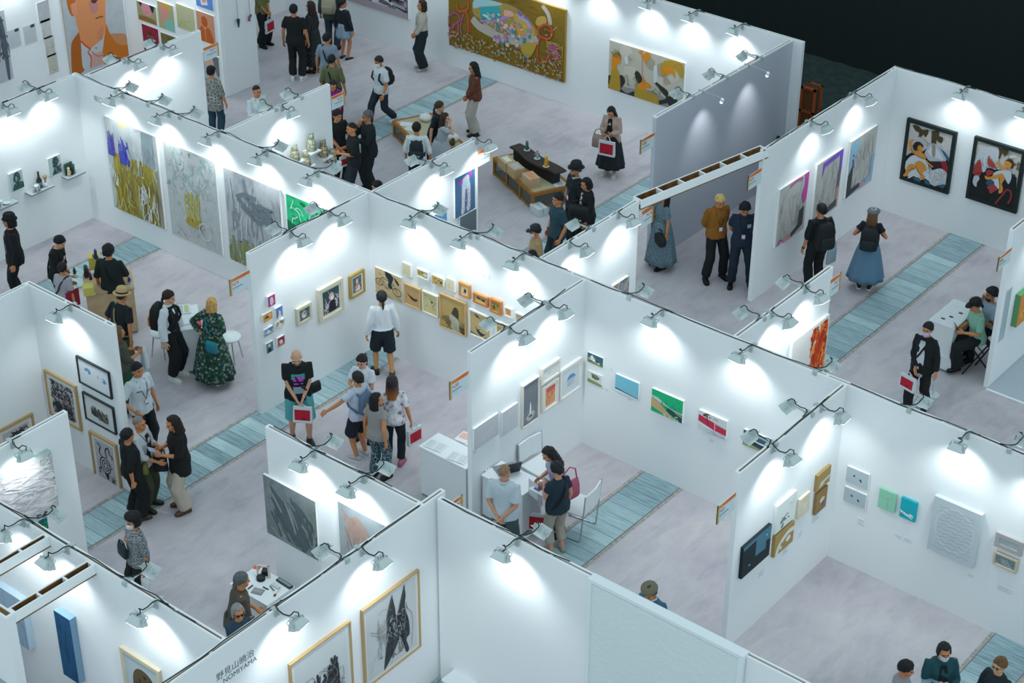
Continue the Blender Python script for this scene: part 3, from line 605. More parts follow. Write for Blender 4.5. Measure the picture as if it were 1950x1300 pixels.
P('bomber', (3.710, 4.288, 1.660), -40, 'woman in black bomber jacket and lilac face mask carrying a red print bag', fem=1, top=('12171a', 'jacket'), bot=(BK, 'straight'), feet=((-.1, -.12, 0), (.1, .15, 0)), L='d', R='f', hair=('short', '16161a', 0), extra=[('open', 'c3cad2', .72), ('mask', 'b9b6cc'), ('strap', '15181a', -1)])
P('stooltee', (3.840, 5.996, 1.680), -80, 'person in mint green tee and black cap seated on a folding stool, using a phone', top=('7fb09a', 'tee', .95), bot=(BK, 'wide'), dz=-.28, feet=((-.1, .33, .06), (.12, .3, .06)), lean=8, L='p', R='p', hair=('lowpony', H_BK, .06), extra=[('cap', '15191b')], nod=14)
P('curlyhead', (3.855, 6.402, 1.700), -75, 'curly haired bearded person in grey shirt seated behind the desk by the N06 wall', skin='a8744f', top=('93a3b2', 'tee'), bot=(BK, 'straight'), dz=-.28, feet=((-.1, .33, .06), (.12, .3, .06)), lean=5, R='m', L='p', hair=('curly', H_BK, 0), extra=[('beard', '2a211d')])
P('suithat', (-10.404, -2.884, 1.740), -75, 'man in black felt hat and black suit with purple patterned shirt', top=('14171b', 'jacket'), bot=(BK, 'straight'), hair=('bob', H_BK, .09), L='d', R='d', extra=[('hat', '14171b', .135, .09, '0b0d10'), ('open', ('57465f', 'tweed', '8a7690', .6), .9), ('print', 'f', [(0, .1, 1.26, .04, .05)], ['c8402a'])], yaw=-10)
P('orangeprint', (-9.377, -2.769, 1.680), 75, 'short haired person in black sweatshirt with orange print holding a small figure', skin='cf9f80', top=('121618', 'sweater', 1.6), bot=(BK, 'straight'), R='t', L='d', hair=('short', '121416', 0), lean=6, nod=25, extra=[('print', 'f', [(0, .03, 1.2, .09, .08), (1, .0, 1.27, .07, .06)], ['e0602a', 'c8d0d4']), ('strap', '0c0f11', -1)])
P('slingtop', (-8.708, -3.196, 1.500), 150, 'woman in pale grey loose top with sling strap leaning at the wooden display table', fem=1, top=('9b9aa2', 'tee', .9), bot=('3a3f44', 'straight'), face=0, fit=1., hair=('bun', H_BK, 0), lean=8, L='p', R='d', extra=[('strap', '2a2d30', 1)], yaw=25)
P('dktee', (-8.239, -2.488, 1.740), 168, 'man in dark green black tee and jeans standing at the wooden table, back turned', top=('16211f', 'tee', 1.1), bot=('1c2a33', 'straight'), face=0, fat=1.08, fit=.9, hair=('curly', '141414', 0), R='t', L='d', extra=[('strap', '121816', -1)])
P('strawhat', (-7.034, -3.409, 1.660), 150, 'person in straw hat and dark tee bending forward with a tan crossbody strap', top=('161d20', 'tee', .95), bot=('5b5d45', 'straight'), face=0, lean=20, R='d', L='d', hair=('short', '2a2522', 0), extra=[('hat', 'b3976c', .165, .1, '22201e'), ('strap', '8a7a5c', -1)], fat=1.04)
P('greenskirt', (-6.270, -3.982, 1.580), 120, 'brown haired woman in dark green skirt holding white plastic bag beside the wall end', fem=1, top=('4a4a40', 'tee', 1.3), bot=('24452f', 'skirt', .15, .28), hair=('long', '5b4530', .2), face=0, L='p', R='p')
P('orangepack', (-6.380, -2.832, 1.693), 70, 'woman in black vest over white blouse wearing an orange and black backpack', fem=1, skin='cf9c7c', top=('ccd3d8', 'crop', 1.95), bot=('121618', 'balloon'), shoes='d5d8d6', hair=('lowpony', '241c18', .08), L='d', R='d', yaw=8, nod=8, extra=[('vest', '14181a'), ('collar', 'd3d9dc')])
P('floraldress', (-5.751, -2.521, 1.600), 150, 'blonde bobbed woman in green floral dress with teal crossbody bag, hands behind', fem=1, top=(('1f4a3c', 'floral', '8f8a86', 1.15, ('163026',)), 'dress', 1.9), bot=(('1f4a3c', 'floral', '8f8a86', 1.15, ('163026',)), 'dressskirt', .17, .33), shoes='5a2a60', sole='d8d8dc', face=0, L='h', R='h', hair=('bob', 'a5814a', .13), lean=10, fat=1.05, extra=[('strap', '1e6f80', -1)])
P('whitepolo', (-5.059, -4.638, 1.720), 50, 'man in white sports polo with lanyard stepping past the wall end', top=('c4ccd2', 'tee', .95), bot=('15191c', 'straight'), R=(.3, .22, 1.05), L='d', hair=('short', H_BK, 0), fat=1.06, extra=[('lanyard', '20303c'), ('collar', 'ccd3d8'), ('print', 'f', [(0, .1, 1.27, .08, .015), (0, -.1, 1.22, .1, .012)], ['3a4650'])])
P('greyhair', (-3.983, -5.545, 1.660), 75, 'grey haired man in pale shirt and olive trousers pointing while he talks', top=('b9bec3', 'tee', 1.4), bot=('3c4230', 'straight'), shoes='2a2b28', R='t', L='p', hair=('buzz', '6a6866', 0), extra=[('lanyard', '4a2c34'), ('open', '1c2022', .84)])
P('blackback', (-3.920, -5.829, 1.620), 130, 'short haired man in loose black clothes with his back turned to us', top=('12181a', 'tee', 1.2), bot=('111517', 'wide'), shoes='4a4640', face=0, fat=1.06, fit=1., hair=('short', '14161a', 0), L='p', R='v')
P('phonewoman', (-3.537, -5.225, 1.709), -65, 'woman in loose black top and cream wide trousers using a tablet phone', fem=1, top=('131618', 'tunic', 1.3), bot=('b3aa9c', 'wide'), shoes='5a4634', L='p', R='p', hair=('long', '201714', .2), nod=12)
P('wovenshirt', (-2.304, -7.125, 1.600), -50, 'person in black beret, face mask and black and white woven shirt', fem=1, top=(('2c3438', 'knit', 'a2abae', 1.6), 'shirt', 1.2), bot=('121618', 'wide'), hair=('bob', '14161a', .07), R='u', L='d', extra=[('beret', '121518'), ('mask', 'cfd8de')], fat=1.06)
P('brownshirt', (-0.317, -7.160, 1.700), 110, 'grey haired man in brown shirt leaning over the white work desk', top=('4e4a40', 'shirt', 1.0), bot=('2a2c2c', 'straight'), dz=-.1, face=0, lean=12, L='t', R='t', hair=('short', '4d5052', 0), extra=[('collar', '4e4a40')], fat=1.06, feet=((-.1, .1, 0), (.1, .1, 0)))
P('shades', (0.178, -7.474, 1.560), 25, 'smiling grey haired person in sunglasses and blue shirt just behind the wall', top=('2b4252', 'shirt', 1.9), bot=(BK, 'straight'), hair=('bob', '77797b', .06), R='f', L='f', extra=[('glasses', 'sun')], tilt=4)
P('baldtee', (-3.401, -2.845, 1.800), 10, 'bald man in black graphic tee and turquoise shorts holding a red print bag', skin='c99a80', top=('14181b', 'tee', .8), bot=('58a3a8', 'shorts'), shoes='15181a', feet=((-.12, .02, 0), (.13, -.12, 0)), L='f', R='f', hair=('none', '2a211b', 0), nod=22, fat=1.08, extra=[('beard', '5a4438'), ('strap', '16191b', 1), ('print', 'f', [(1, 0, 1.27, .2, .1), (0, .0, 1.24, .15, .1), (0, 0, 1.15, .14, .03), (2, 0, 1.04, .16, .12)], ['b04ab8', '3a9a8a', '8a98a6'])])
P('whitetee', (-2.697, -2.102, 1.600), -20, 'young woman with dark ponytail in plain white tee, arms folded', fem=1, skin='cf9c82', top=('cfd6de', 'tee', .8), bot=('8fb0cc', 'shorts'), hair=('pony', '1c1a1c', .2), L='x', R='x', nod=12)
P('armout', (-2.375, -2.557, 1.620), -130, 'woman in white tee with blue backpack stretching out her arm', fem=1, top=('b9c3d4', 'tee', .75), bot=('16202b', 'shorts'), shoes='a9acb0', sole='dadcde', face=0, hair=('bun', '22201f', 0), L=(.5, .32, 1.0), R='d')
P('tanbag', (-1.796, -2.771, 1.580), 150, 'woman in grey sleeveless tee and dark patterned trousers with tan leather bag', fem=1, top=('8f8d8a', 'tee', .5), bot=(('14262e', 'geo', '6f8c94', .9), 'straight'), shoes='1c1d1f', face=0, hair=('bob', '14171a', .17), yaw=-50, L='d', R='v')
P('ombrewoman', (-1.852, -2.346, 1.660), 175, 'woman with orange tipped hair in white floral blouse and dark jeans', fem=1, top=(('c5c4cb', 'floral', '77707f', .9, ('dddbe0',)), 'tee', .9), bot=('1a282d', 'slim'), shoes='b06a80', face=0, hair=('long', '1d1a1b', .27, 'ombre', '9a5a24'), L='p', R='d')
P('blackshorts', (-3.722, -0.546, 1.640), -165, 'woman in white blouse and black shorts viewing the bicycle picture', fem=1, skin='c08a5c', top=('d3dae0', 'crop', 1.9), bot=('17262a', 'shorts'), shoes='14191b', face=0, hair=('lowpony', '1a2023', .14), L='d', R='d', fit=.9, feet=((-.12, .1, 0), (.12, -.1, 0)))
P('greypolo', (1.013, -3.137, 1.740), 160, 'close cropped man in pale grey polo with hands clasped behind his back', skin='c48f74', top=('b4c2c9', 'tee', .95), bot=('41504f', 'straight'), face=0, L='b', R='b', hair=('buzz', '7a604a', 0), fat=1.12, extra=[('collar', 'b8c5cb'), ('beard', '5a4a3e')])
P('lavender', (1.193, -2.063, 1.620), -70, 'woman with long dark curly hair in lavender top carrying a pink tote', fem=1, skin='c48f74', top=('a9a4c4', 'tee', .9), bot=('2a3036', 'straight'), hair=('longcurly', '1d1a1c', .3), lean=14, L='p', R='p', nod=20)
P('navytee', (1.474, -2.476, 1.600), -150, 'person with short curly hair in navy tee and beige trousers reading a flyer', fem=1, skin='c48f74', top=('1f2f3b', 'tee', .6), bot=('9d968a', 'crop'), shoes='8f8a80', face=0, hair=('curly', '17191c', 0), L='p', R='k', nod=15, extra=[('strap', '101417', 1)])
P('denimcap', (4.053, -3.790, 1.600), -35, 'person in grey green flat cap and denim jacket behind the wrapped panel', top=('3a5f78', 'jacket'), bot=('2a3036', 'straight'), L='d', R='k', hair=('short', '2a211c', 0), nod=18, extra=[('beret', '6f6a58'), ('collar', 'c5cdd6')])
P('tealjacket', (7.427, -2.084, 1.660), 5, 'masked person in teal jacket seated in the corner booth', top=('1d4a52', 'jacket'), bot=(BK, 'straight'), dz=-.36, feet=((-.1, .4, 0), (.1, .4, 0)), L='p', R='p', hair=('bob', '181a1c', .06), extra=[('mask', 'c6c9d2'), ('open', '11181c', .9)], nod=8)
P('profile', (7.198, -2.727, 1.680), 70, 'dark haired person in profile at the lower edge of the corner booth', top=('8a909a', 'tee'), bot=(BK, 'straight'), dz=-.36, feet=((-.1, .4, 0), (.1, .4, 0)), hair=('short', '14161a', 0), nod=12, L='p', R='p')
P('glassesbrown', (8.111, -1.878, 1.640), -50, 'person with brown short hair and glasses at the lower corner', fem=1, skin='c79a78', top=('1c2a30', 'jacket'), bot=(BK, 'straight'), dz=-.36, feet=((-.1, .4, 0), (.1, .4, 0)), hair=('short', '5a4128', 0), extra=[('glasses', 'clear')], L='p', R='p')

# ------------------------------------------------------------------ pictures
def rot2(x, y, a): c, s = math.cos(a), math.sin(a); return x * c - y * s, x * s + y * c
def art(face, rect, label, bg='f1f1ee', shapes=(), frame=None, mount=None, depth=.03, edge='f2f3f1', gap=0., cat='painting', name='painting', group=None, seed=1):
    """face ('y', c): hangs facing -y on plane y=c; ('x', c): facing +x. rect: s0, ztop, s1, zbottom. shapes use 0..100 across and 0..100 down."""
    ax, c = face; s0, z1, s1, z0 = rect; R_ = random.Random(seed); W_, H_ = s1 - s0, z1 - z0
    cx = (s0 + s1) / 2
    root = thing(name, label, cat, (cx, c, z0) if ax == 'y' else (c, cx, z0), 0 if ax == 'y' else PI / 2, group)
    # local: x across, -y out, z up from the bottom edge
    def box(b, xa, xb, za, zb, da, db, m=None): b.box(xa, -db, za, xb, -da, zb, m)
    hw = W_ / 2
    if frame:
        fc, fw, fd = frame; b = B(); fw = fw
        box(b, -hw, hw, H_ - fw, H_, 0, fd); box(b, -hw, hw, 0, fw, 0, fd); box(b, -hw, -hw + fw, fw, H_ - fw, 0, fd); box(b, hw - fw, hw, fw, H_ - fw, 0, fd)
        b.build('frame', mat(fc, .55, pat='wood', h2=fc, sc=3) if 0 else mat(fc, .55), root, bevel=0)
        fw2 = fw; d0 = max(.008, fd - .018); ix, iz0, iz1 = hw - fw, fw, H_ - fw
    else: d0 = depth; ix, iz0, iz1 = hw, 0, H_
    b = B(); box(b, -ix, ix, iz0, iz1, .002, d0)
    b.build('mount' if mount else ('backing' if frame else 'canvas'), mat(mount[0] if mount else edge, .8), root)
    if mount: mg = mount[1] * min(W_, H_); ix -= mg; iz0 += mg; iz1 -= mg
    pw, ph = 2 * ix, iz1 - iz0
    mats = []; b = B()
    def mi(cl):
        m = cl if not isinstance(cl, (str, tuple)) else (mat(cl, .7) if isinstance(cl, str) else mat(cl[0][0], .7, pat='paint', cols=tuple(cl[0]), sc=cl[1], stretch=cl[2] if len(cl) > 2 else (1, 1, 1), dist=cl[3] if len(cl) > 3 else 0))
        if m not in mats: mats.append(m)
        return mats.index(m)
    L = [d0 + .001]
    def to(u, v): return Vector((-ix + pw * u / 100, -L[0], iz1 - ph * v / 100))
    asp = ph / pw
    def poly(cl, pts):
        L[0] += .00025
        cl_ = []
        for u, v in pts: cl_.append((min(100, max(0, u)), min(100, max(0, v))))
        ar = sum(cl_[i][0] * cl_[(i + 1) % len(cl_)][1] - cl_[(i + 1) % len(cl_)][0] * cl_[i][1] for i in range(len(cl_)))
        if ar > 0: cl_ = cl_[::-1]
        b.add([to(*p) for p in cl_], [list(range(len(cl_)))], mi(cl))
    def stroke(cl, w, pts, k=mi):
        L[0] += .00012; n = len(pts); vs = []; ww = w
        for i, (u, v) in enumerate(pts):
            a, d = pts[max(0, i - 1)], pts[min(n - 1, i + 1)]; dx, dy = d[0] - a[0], (d[1] - a[1]) * asp; q = math.hypot(dx, dy) or 1; nx, ny = -dy / q * ww / 2, dx / q * ww / 2 / asp
            t = 1 if 0 < i < n - 1 else .6
            for sg in (1, -1): vs.append(to(min(100, max(0, u + sg * nx * t)), min(100, max(0, v + sg * ny * t))))
        b.add(vs, [(2 * i, 2 * i + 1, 2 * i + 3, 2 * i + 2) for i in range(n - 1)], mi(cl))
    def smooth(pts, k=6):
        if len(pts) < 3: return pts
        out = []; p = [pts[0]] + list(pts) + [pts[-1]]
        for i in range(1, len(p) - 2):
            for j in range(k):
                t = j / k; out.append(tuple(.5 * (2 * p[i][d] + (p[i + 1][d] - p[i - 1][d]) * t + (2 * p[i - 1][d] - 5 * p[i][d] + 4 * p[i + 1][d] - p[i + 2][d]) * t * t + (3 * p[i][d] - p[i - 1][d] - 3 * p[i + 1][d] + p[i + 2][d]) * t ** 3) for d in (0, 1)))
        return out + [pts[-1]]
    poly(bg, [(0, 0), (100, 0), (100, 100), (0, 100)])
    for s in shapes:
        k = s[0]
        if k == 'p': poly(s[1], s[2])
        elif k == 'c': poly(s[1], smooth(list(s[2]) + [s[2][0]], 5)[:-1])
        elif k == 'e':
            _, cl, x, y, rx, ry = s[:6]; a = math.radians(s[6]) if len(s) > 6 else 0
            poly(cl, [(x + q[0], y + q[1] / 1) for q in [rot2(rx * math.cos(t), ry * math.sin(t), a) for t in [2 * PI * i / 22 for i in range(22)]]])
        elif k == 'o':
            _, cl, w, x, y, rx, ry = s[:7]; stroke(cl, w, [(x + rx * math.cos(t), y + ry * math.sin(t)) for t in [2 * PI * i / 26 for i in range(27)]])
        elif k == 'l': stroke(s[1], s[2], smooth(s[3]) if len(s) < 5 else s[3])
        elif k == 's':       # loose drawing: colour, width, count, box, length
            _, cl, w, n, (xa, ya, xb, yb), ln = s[:6]; bias = s[6] if len(s) > 6 else None
            for i in range(n):
                x, y = R_.uniform(xa, xb), R_.uniform(ya, yb); a = R_.uniform(0, 6.28) if bias is None else math.radians(bias) + R_.gauss(0, .25); pts = [(x, y)]
                for j in range(5): a += R_.gauss(0, .5 if bias is None else .12); x += math.cos(a) * ln / 5; y += math.sin(a) * ln / 5; pts.append((min(xb, max(xa, x)), min(yb, max(ya, y))))
                stroke(cl if isinstance(cl, str) else R_.choice(cl), w, smooth(pts, 3))
        elif k == 'd':       # blots: colours, count, box, size
            _, cl, n, (xa, ya, xb, yb), r = s[:6]
            for i in range(n):
                x, y = R_.uniform(xa, xb), R_.uniform(ya, yb); q = r * R_.uniform(.4, 1.2); poly(R_.choice(cl), [(x + q * math.cos(t) * R_.uniform(.6, 1.3), y + q / asp * math.sin(t) * R_.uniform(.6, 1.3)) for t in [2 * PI * i / 7 for i in range(7)]])
    b.build('picture', mats, root)
    return root
def caption(face, rect, label, lines=3, group='small caption cards'):
    ax, c = face; s0, z1, s1, z0 = rect
    r = thing('caption_card', label, 'label', ((s0 + s1) / 2, c, z0) if ax == 'y' else (c, (s0 + s1) / 2, z0), 0 if ax == 'y' else PI / 2, group)
    w, h = s1 - s0, z1 - z0; b = B(); b.box(-w / 2, -.004, 0, w / 2, .003, h); b.build('card', mat('e4e9ec', .7), r)
    b = B()
    for i in range(lines): y = h * (.82 - .64 * i / max(1, lines - 1)); b.box(-w * .4, -.005, y - h * .03, w * (.4 if i % 2 == 0 else .2), -.0041, y + h * .03)
    b.build('print_lines', mat('9aa6ac', .8), r)
FS, FW, F19, F20, F21 = ('y', 0.), ('x', -11.86), ('x', -4.46), ('x', .04), ('x', 4.58)
F07, FBE, FBW, F15, F14, F13 = ('x', -.28), ('y', 10.1), ('y', 10.), ('x', -4.38), ('x', -.86), ('x', 2.72)
FL, FLW, FLS, FN, FSC, FD, F06 = ('y', -5.47), ('x', -6.34), ('x', -3.2), ('y', -9.2), ('y', -5.85), ('x', 1.89), ('x', 4.33)
FBF, FBS = ('y', 5.52), ('x', -17.13)
INK = '24282b'
# west booth: two green grey portraits over the shelves
DG = '2c4a48'
art(FW, (-1.789, 1.645, -1.497, 1.282), 'grey green portrait of a curly haired head, the one above the bottle shelf', 'aebfc2', [('c', '4c6664', [(30, 35), (35, 12), (60, 6), (78, 16), (80, 45), (62, 62), (42, 60)]), ('s', '1f3533', 3, 26, (28, 6, 80, 55), 22), ('c', DG, [(14, 100), (22, 72), (45, 60), (80, 62), (100, 70), (100, 100)]), ('s', '6f8a86', 2.5, 10, (20, 66, 98, 98), 30), ('c', '85a09e', [(40, 30), (52, 24), (58, 40), (50, 52), (42, 46)])], depth=.04)
art(FW, (-0.900, 1.616, -0.616, 1.256), 'grey green portrait with patterned scarf, nearest the room corner', 'b3c3c6', [('c', '4a6462', [(35, 30), (38, 10), (62, 4), (82, 18), (80, 40), (60, 48), (45, 42)]), ('s', '20352f', 3, 20, (35, 4, 84, 42), 20), ('p', DG, [(30, 45), (78, 36), (70, 60), (100, 52), (100, 100), (22, 100), (40, 68)]), ('s', '90aaa4', 3, 14, (35, 44, 98, 96), 30, 20)], depth=.04)
# long spine wall of booth N18: four large abstracts
#
art(FS, (-11.107, 2.419, -9.678, 0.513), 'large blue and mustard yellow abstract painting, the first from the room corner', (('b4bdc0', 'c3c7c8', 'aeb9bd', 'c9cbc6'), 5, (1, 1, .6)), [('c', 'c9bf92', [(24, 2), (38, -1), (43, 3), (33, 7)]), ('p', (('8f9fa6', '9aa9ae', '8a8f9a'), 5, (2, 1, .5)), [(70, 1), (94, 1), (93, 37), (77, 38), (67, 33)]), ('p', (('cfd3d3', 'c4caca', 'dcdedc'), 6), [(50, 8), (71, 1), (68, 34), (51, 33)]), ('p', (('ac9a38', 'b5a445', '9f8d34', 'c2b66a'), 5, (2, 1, .4)), [(10, 37), (27, 35), (43, 36), (67, 34), (89, 38), (93, 50), (96, 77), (96, 99), (76, 100), (54, 100), (7, 101), (9, 68)]), ('p', (('9a9690', 'a59f80', '8f8c8c'), 6, (2, 1, .5)), [(89, 41), (98, 36), (100, 85), (100, 100), (87, 98)]), ('s', ['4a50bc', '5a60c8', '3f45b4'], 1.6, 60, (24, 15, 42, 45), 16, 87), ('s', ['5c4aa8', '6a62b8', '4a50b0'], 1.6, 40, (3, 14, 15, 40), 16, 86), ('s', ['d3d6d6', 'e0e2e2'], 1.8, 16, (3, 46, 16, 72), 14, 86), ('s', ['c9bc6a', '8f7c2c', 'b8a850', 'd6cf9c', '9c8a3a'], 1.2, 110, (6, 46, 92, 98), 16, 89), ('s', ['7a6a4c', '6a5c50', '8a7f88'], .8, 26, (18, 40, 96, 98), 18, 89), ('s', ['dcdfdf', 'cfd3d2'], 1.3, 44, (58, 55, 92, 98), 12, 87), ('s', ['d9dcdc', 'a9b4b8'], 1.4, 30, (40, 8, 96, 50), 12, 87)], depth=.05)
art(FS, (-9.484, 2.405, -8.134, 0.504), 'large pale grey green abstract painting with a faint white ring', (('a9babc', 'bcc4c6', 'b8bcbb', 'c4c5c6', 'b2b0b8'), 7, (1, 1, 1)), [('s', ['a3bcbb', '9db8b5', 'c9cfcf'], 2.5, 60, (4, 3, 96, 45), 12), ('s', ['b5ad5c', 'bdb572'], 3, 40, (35, 38, 62, 74), 14, 90), ('s', 'b09a3c', 3.5, 8, (30, 72, 62, 80), 34, 14), ('d', ['c4c6c8', 'a6a8b0', 'b5bcb6'], 120, (3, 3, 97, 97), 2.2), ('o', 'd8dcdc', 1.2, 72, 80, 11, 9)], depth=.05)
art(FS, (-7.920, 2.377, -6.525, 0.533), 'large smoky grey abstract painting with olive lower edge', (('8f9a9c', 'a7adb2', 'b1b5b8', '9a9ea8', 'a0a896'), 4, (1, 1, .5)), [('s', ['9aa0a6', 'b9bcc0', '858d96'], 3, 70, (3, 3, 97, 75), 22, 90), ('s', ['8a9060', '7d8658', '9a9c7a'], 4, 50, (2, 66, 70, 99), 18, 90), ('s', '6f7a82', 5, 10, (15, 20, 85, 45), 40, 15)], depth=.05)
art(FS, (-6.378, 2.360, -5.325, 0.735), 'emerald green abstract painting at the junction end of the long wall', (('0f7a50', '16a468', '2bc084', '1a9a62'), 3, (1, 1, 2)), [('s', ['0c6442', '3fd49a', '159a62'], 5, 40, (2, 2, 98, 70), 40, 20), ('p', '126a48', [(0, 30), (60, 42), (100, 60), (100, 72), (40, 55), (0, 46)]), ('s', ['bfe4cf'], 2, 10, (5, 4, 90, 40), 20)], depth=.04)
# booth N19/N20 side wall: seven little canvases and three framed pictures
art(F19, (-2.424, 2.115, -2.267, 1.924), 'little pink portrait canvas, topmost of the little canvases', 'a83a7c', [('c', 'c7c9e0', [(30, 25), (60, 15), (75, 50), (55, 90), (30, 80)]), ('e', 'd9b7bf', 62, 62, 18, 22)], depth=.045, group='little portrait canvases')
art(F19, (-2.270, 1.834, -2.124, 1.644), 'little blue portrait canvas, upper one in its column', '5a86c8', [('e', 'e0ccc0', 50, 58, 22, 24), ('c', '8a6a4a', [(10, 60), (35, 30), (38, 70), (20, 95)]), ('p', 'cfd8de', [(30, 78), (75, 74), (80, 100), (25, 100)])], depth=.045, group='little portrait canvases')
art(F19, (-2.549, 1.841, -2.350, 1.697), 'little orange portrait canvas, with a dark haired reclining figure', 'd79a4a', [('c', '3a3a42', [(5, 55), (50, 28), (85, 45), (60, 62), (30, 60)]), ('e', 'dfa89a', 70, 35, 18, 22), ('p', 'e0a23c', [(0, 80), (60, 66), (60, 100), (0, 100)])], depth=.045, group='little portrait canvases')
art(F19, (-2.297, 1.582, -2.104, 1.452), 'little cream portrait canvas, with mustard wavy hair', 'd9d8d0', [('s', ['a58c48', '7a7458', '5d5a58'], 6, 16, (6, 8, 94, 60), 40), ('e', 'e8ddd6', 45, 62, 22, 26)], depth=.045, group='little portrait canvases')
art(F19, (-2.553, 1.565, -2.354, 1.433), 'little slate blue portrait canvas, with a pale grey profile', '8fa6ba', [('s', ['4a6684', 'c9d3dc', '5d7894'], 6, 22, (4, 4, 96, 96), 40), ('e', 'd5dbe0', 45, 55, 22, 26)], depth=.045, group='little portrait canvases')
art(F19, (-2.531, 1.290, -2.382, 1.110), 'little dark teal portrait canvas, lowest in its column', '5f8488', [('e', 'dfe0de', 45, 30, 16, 16), ('p', '20363a', [(25, 55), (60, 48), (78, 100), (12, 100)])], depth=.045, group='little portrait canvases')
art(F19, (-2.278, 1.276, -2.123, 1.109), 'little crimson portrait canvas, with a pale face and brown hair', 'a83a5e', [('e', 'e6d2c8', 48, 50, 26, 26), ('c', '44302c', [(20, 40), (50, 10), (85, 35), (80, 65), (60, 30)]), ('p', 'a8905a', [(10, 78), (90, 70), (95, 100), (5, 100)])], depth=.045, group='little portrait canvases')
CR = 'cfc8b4'
art(F19, (-1.819, 1.610, -1.483, 1.293), 'small cream framed picture of a pale face in dark leaves', '59656a', [('s', ['2f3c40', '8f9aa0', '6d6a5a'], 5, 30, (0, 0, 100, 100), 30), ('e', 'd8d5d3', 48, 52, 24, 30), ('s', ['4a4a48', 'b8b8b8'], 4, 14, (20, 10, 80, 60), 30)], frame=(CR, .05, .06))
art(F19, (-1.316, 1.740, -0.746, 1.123), 'large cream framed picture of a pink haired figure in a dark dress', '2f5254', [('s', ['a9c4c4', '1d3a3c', 'c9b9c4'], 2.5, 34, (0, 0, 100, 90), 26, 70), ('e', 'd9a0ac', 52, 32, 16, 16), ('e', 'e8e0e0', 56, 40, 11, 10), ('c', '23222e', [(30, 100), (38, 62), (52, 50), (68, 56), (72, 100)]), ('l', 'd8a0b4', 6, [(42, 48), (28, 64), (18, 82)]), ('l', 'e2c4cc', 8, [(72, 48), (82, 64), (80, 88)]), ('s', 'dfd2dc', 2.5, 14, (5, 55, 30, 98), 20)], frame=(CR, .055, .07), mount=('d9d4c4', .07))
art(F19, (-0.564, 1.659, -0.208, 1.226), 'gold framed picture of a pale figure with a red sash', '5f7478', [('s', ['40555a', '8aa0a2', '2f4246'], 5, 26, (0, 0, 100, 100), 26), ('e', 'd9c8c2', 50, 30, 14, 16), ('c', 'e2dcd8', [(22, 90), (30, 62), (50, 48), (74, 60), (78, 92)]), ('p', 'd9584c', [(24, 74), (72, 36), (78, 46), (30, 84)])], frame=('a98a4c', .04, .05), mount=('dfe0da', .09))
# back wall of booth N20
SAND = 'c3a97c'
wheel = lambda x, y, r: [('o', INK, 2.2, x, y, r, r * .9)] + [('l', INK, .7, [(x, y), (x + r * math.cos(t), y + r * .9 * math.sin(t))]) for t in [PI * i / 4 for i in range(8)]]
art(FS, (-4.344, 1.652, -3.745, 1.165), 'sand coloured picture of a bicycle with a rider cut off at the waist', (('bda478', 'cbb48a', 'b79c6c'), 3, (1, 1, 3)), wheel(16, 52, 14) + wheel(82, 66, 16) + [('l', INK, 2.2, [(16, 52), (26, 28), (70, 40), (82, 66)], 0), ('l', INK, 2.2, [(26, 28), (44, 66), (72, 42)], 0), ('l', INK, 2, [(16, 52), (44, 66), (56, 70)], 0), ('l', INK, 2, [(20, 24), (14, 16), (24, 20)], 0), ('c', '1d3036', [(38, 0), (58, 2), (70, 14), (66, 30), (62, 46), (66, 58), (56, 62), (48, 52), (52, 34), (42, 20)]), ('c', '20262a', [(72, 8), (86, 22), (92, 34), (84, 34), (76, 22)]), ('s', '9c865c', .8, 14, (2, 70, 98, 98), 40, 20)], depth=.03)
art(FS, (-3.703, 1.980, -3.519, 1.747), 'palest yellow small panel, first in the top row', 'd6cfae', [('s', 'c3b98c', 2, 12, (20, 20, 80, 80), 30)], depth=.045)
art(FS, (-3.387, 1.987, -3.133, 1.825), 'white framed small panel with gold and a white bird', 'b9a24c', [('e', 'e6e6e2', 72, 50, 18, 30), ('s', ['8f7c34', 'd9d2a0'], 4, 14, (4, 6, 60, 94), 24), ('d', ['4a4430'], 5, (4, 70, 96, 96), 4)], frame=('eceae4', 0.02, 0.05), depth=.045)
art(FS, (-3.049, 1.980, -2.810, 1.825), 'small tan panel with scattered dark leaves', 'c4a467', [('d', ['54432c'], 9, (30, 25, 92, 85), 6), ('s', '6a5638', 2, 6, (10, 30, 90, 80), 30)], depth=.045)
art(FS, (-2.743, 2.040, -2.570, 1.822), 'small pale panel with faint figures in the top row', 'd9d0b0', [('s', 'b9ac7c', 2.5, 10, (25, 20, 75, 85), 24)], depth=.045)
art(FS, (-2.474, 2.061, -2.246, 1.814), 'orange framed small panel with a sitting bird', 'd8cfae', [('c', '4a4034', [(35, 60), (50, 35), (72, 48), (70, 70), (50, 78)]), ('s', '5a4c38', 3, 6, (30, 60, 80, 92), 26)], frame=('c98a4c', 0.035, 0.05), depth=.045)
art(FS, (-2.175, 1.976, -1.875, 1.796), 'orange framed wide panel with a dark wreath', 'cbb884', [('e', '4a4034', 28, 32, 16, 18), ('s', ['4f4434', '6c5b40'], 5, 14, (25, 20, 92, 55), 24), ('d', ['3f372c'], 5, (50, 30, 92, 60), 6)], frame=('c07c40', 0.035, 0.05), depth=.045)
art(FS, (-1.821, 2.007, -1.589, 1.754), 'orange framed panel with a gold grove', 'a8924a', [('s', ['3f3a26', 'd8cc92', '5f5430'], 5, 26, (4, 6, 96, 94), 26), ('d', ['33301f'], 6, (15, 50, 85, 90), 9)], frame=('c07c40', 0.035, 0.05), depth=.045)
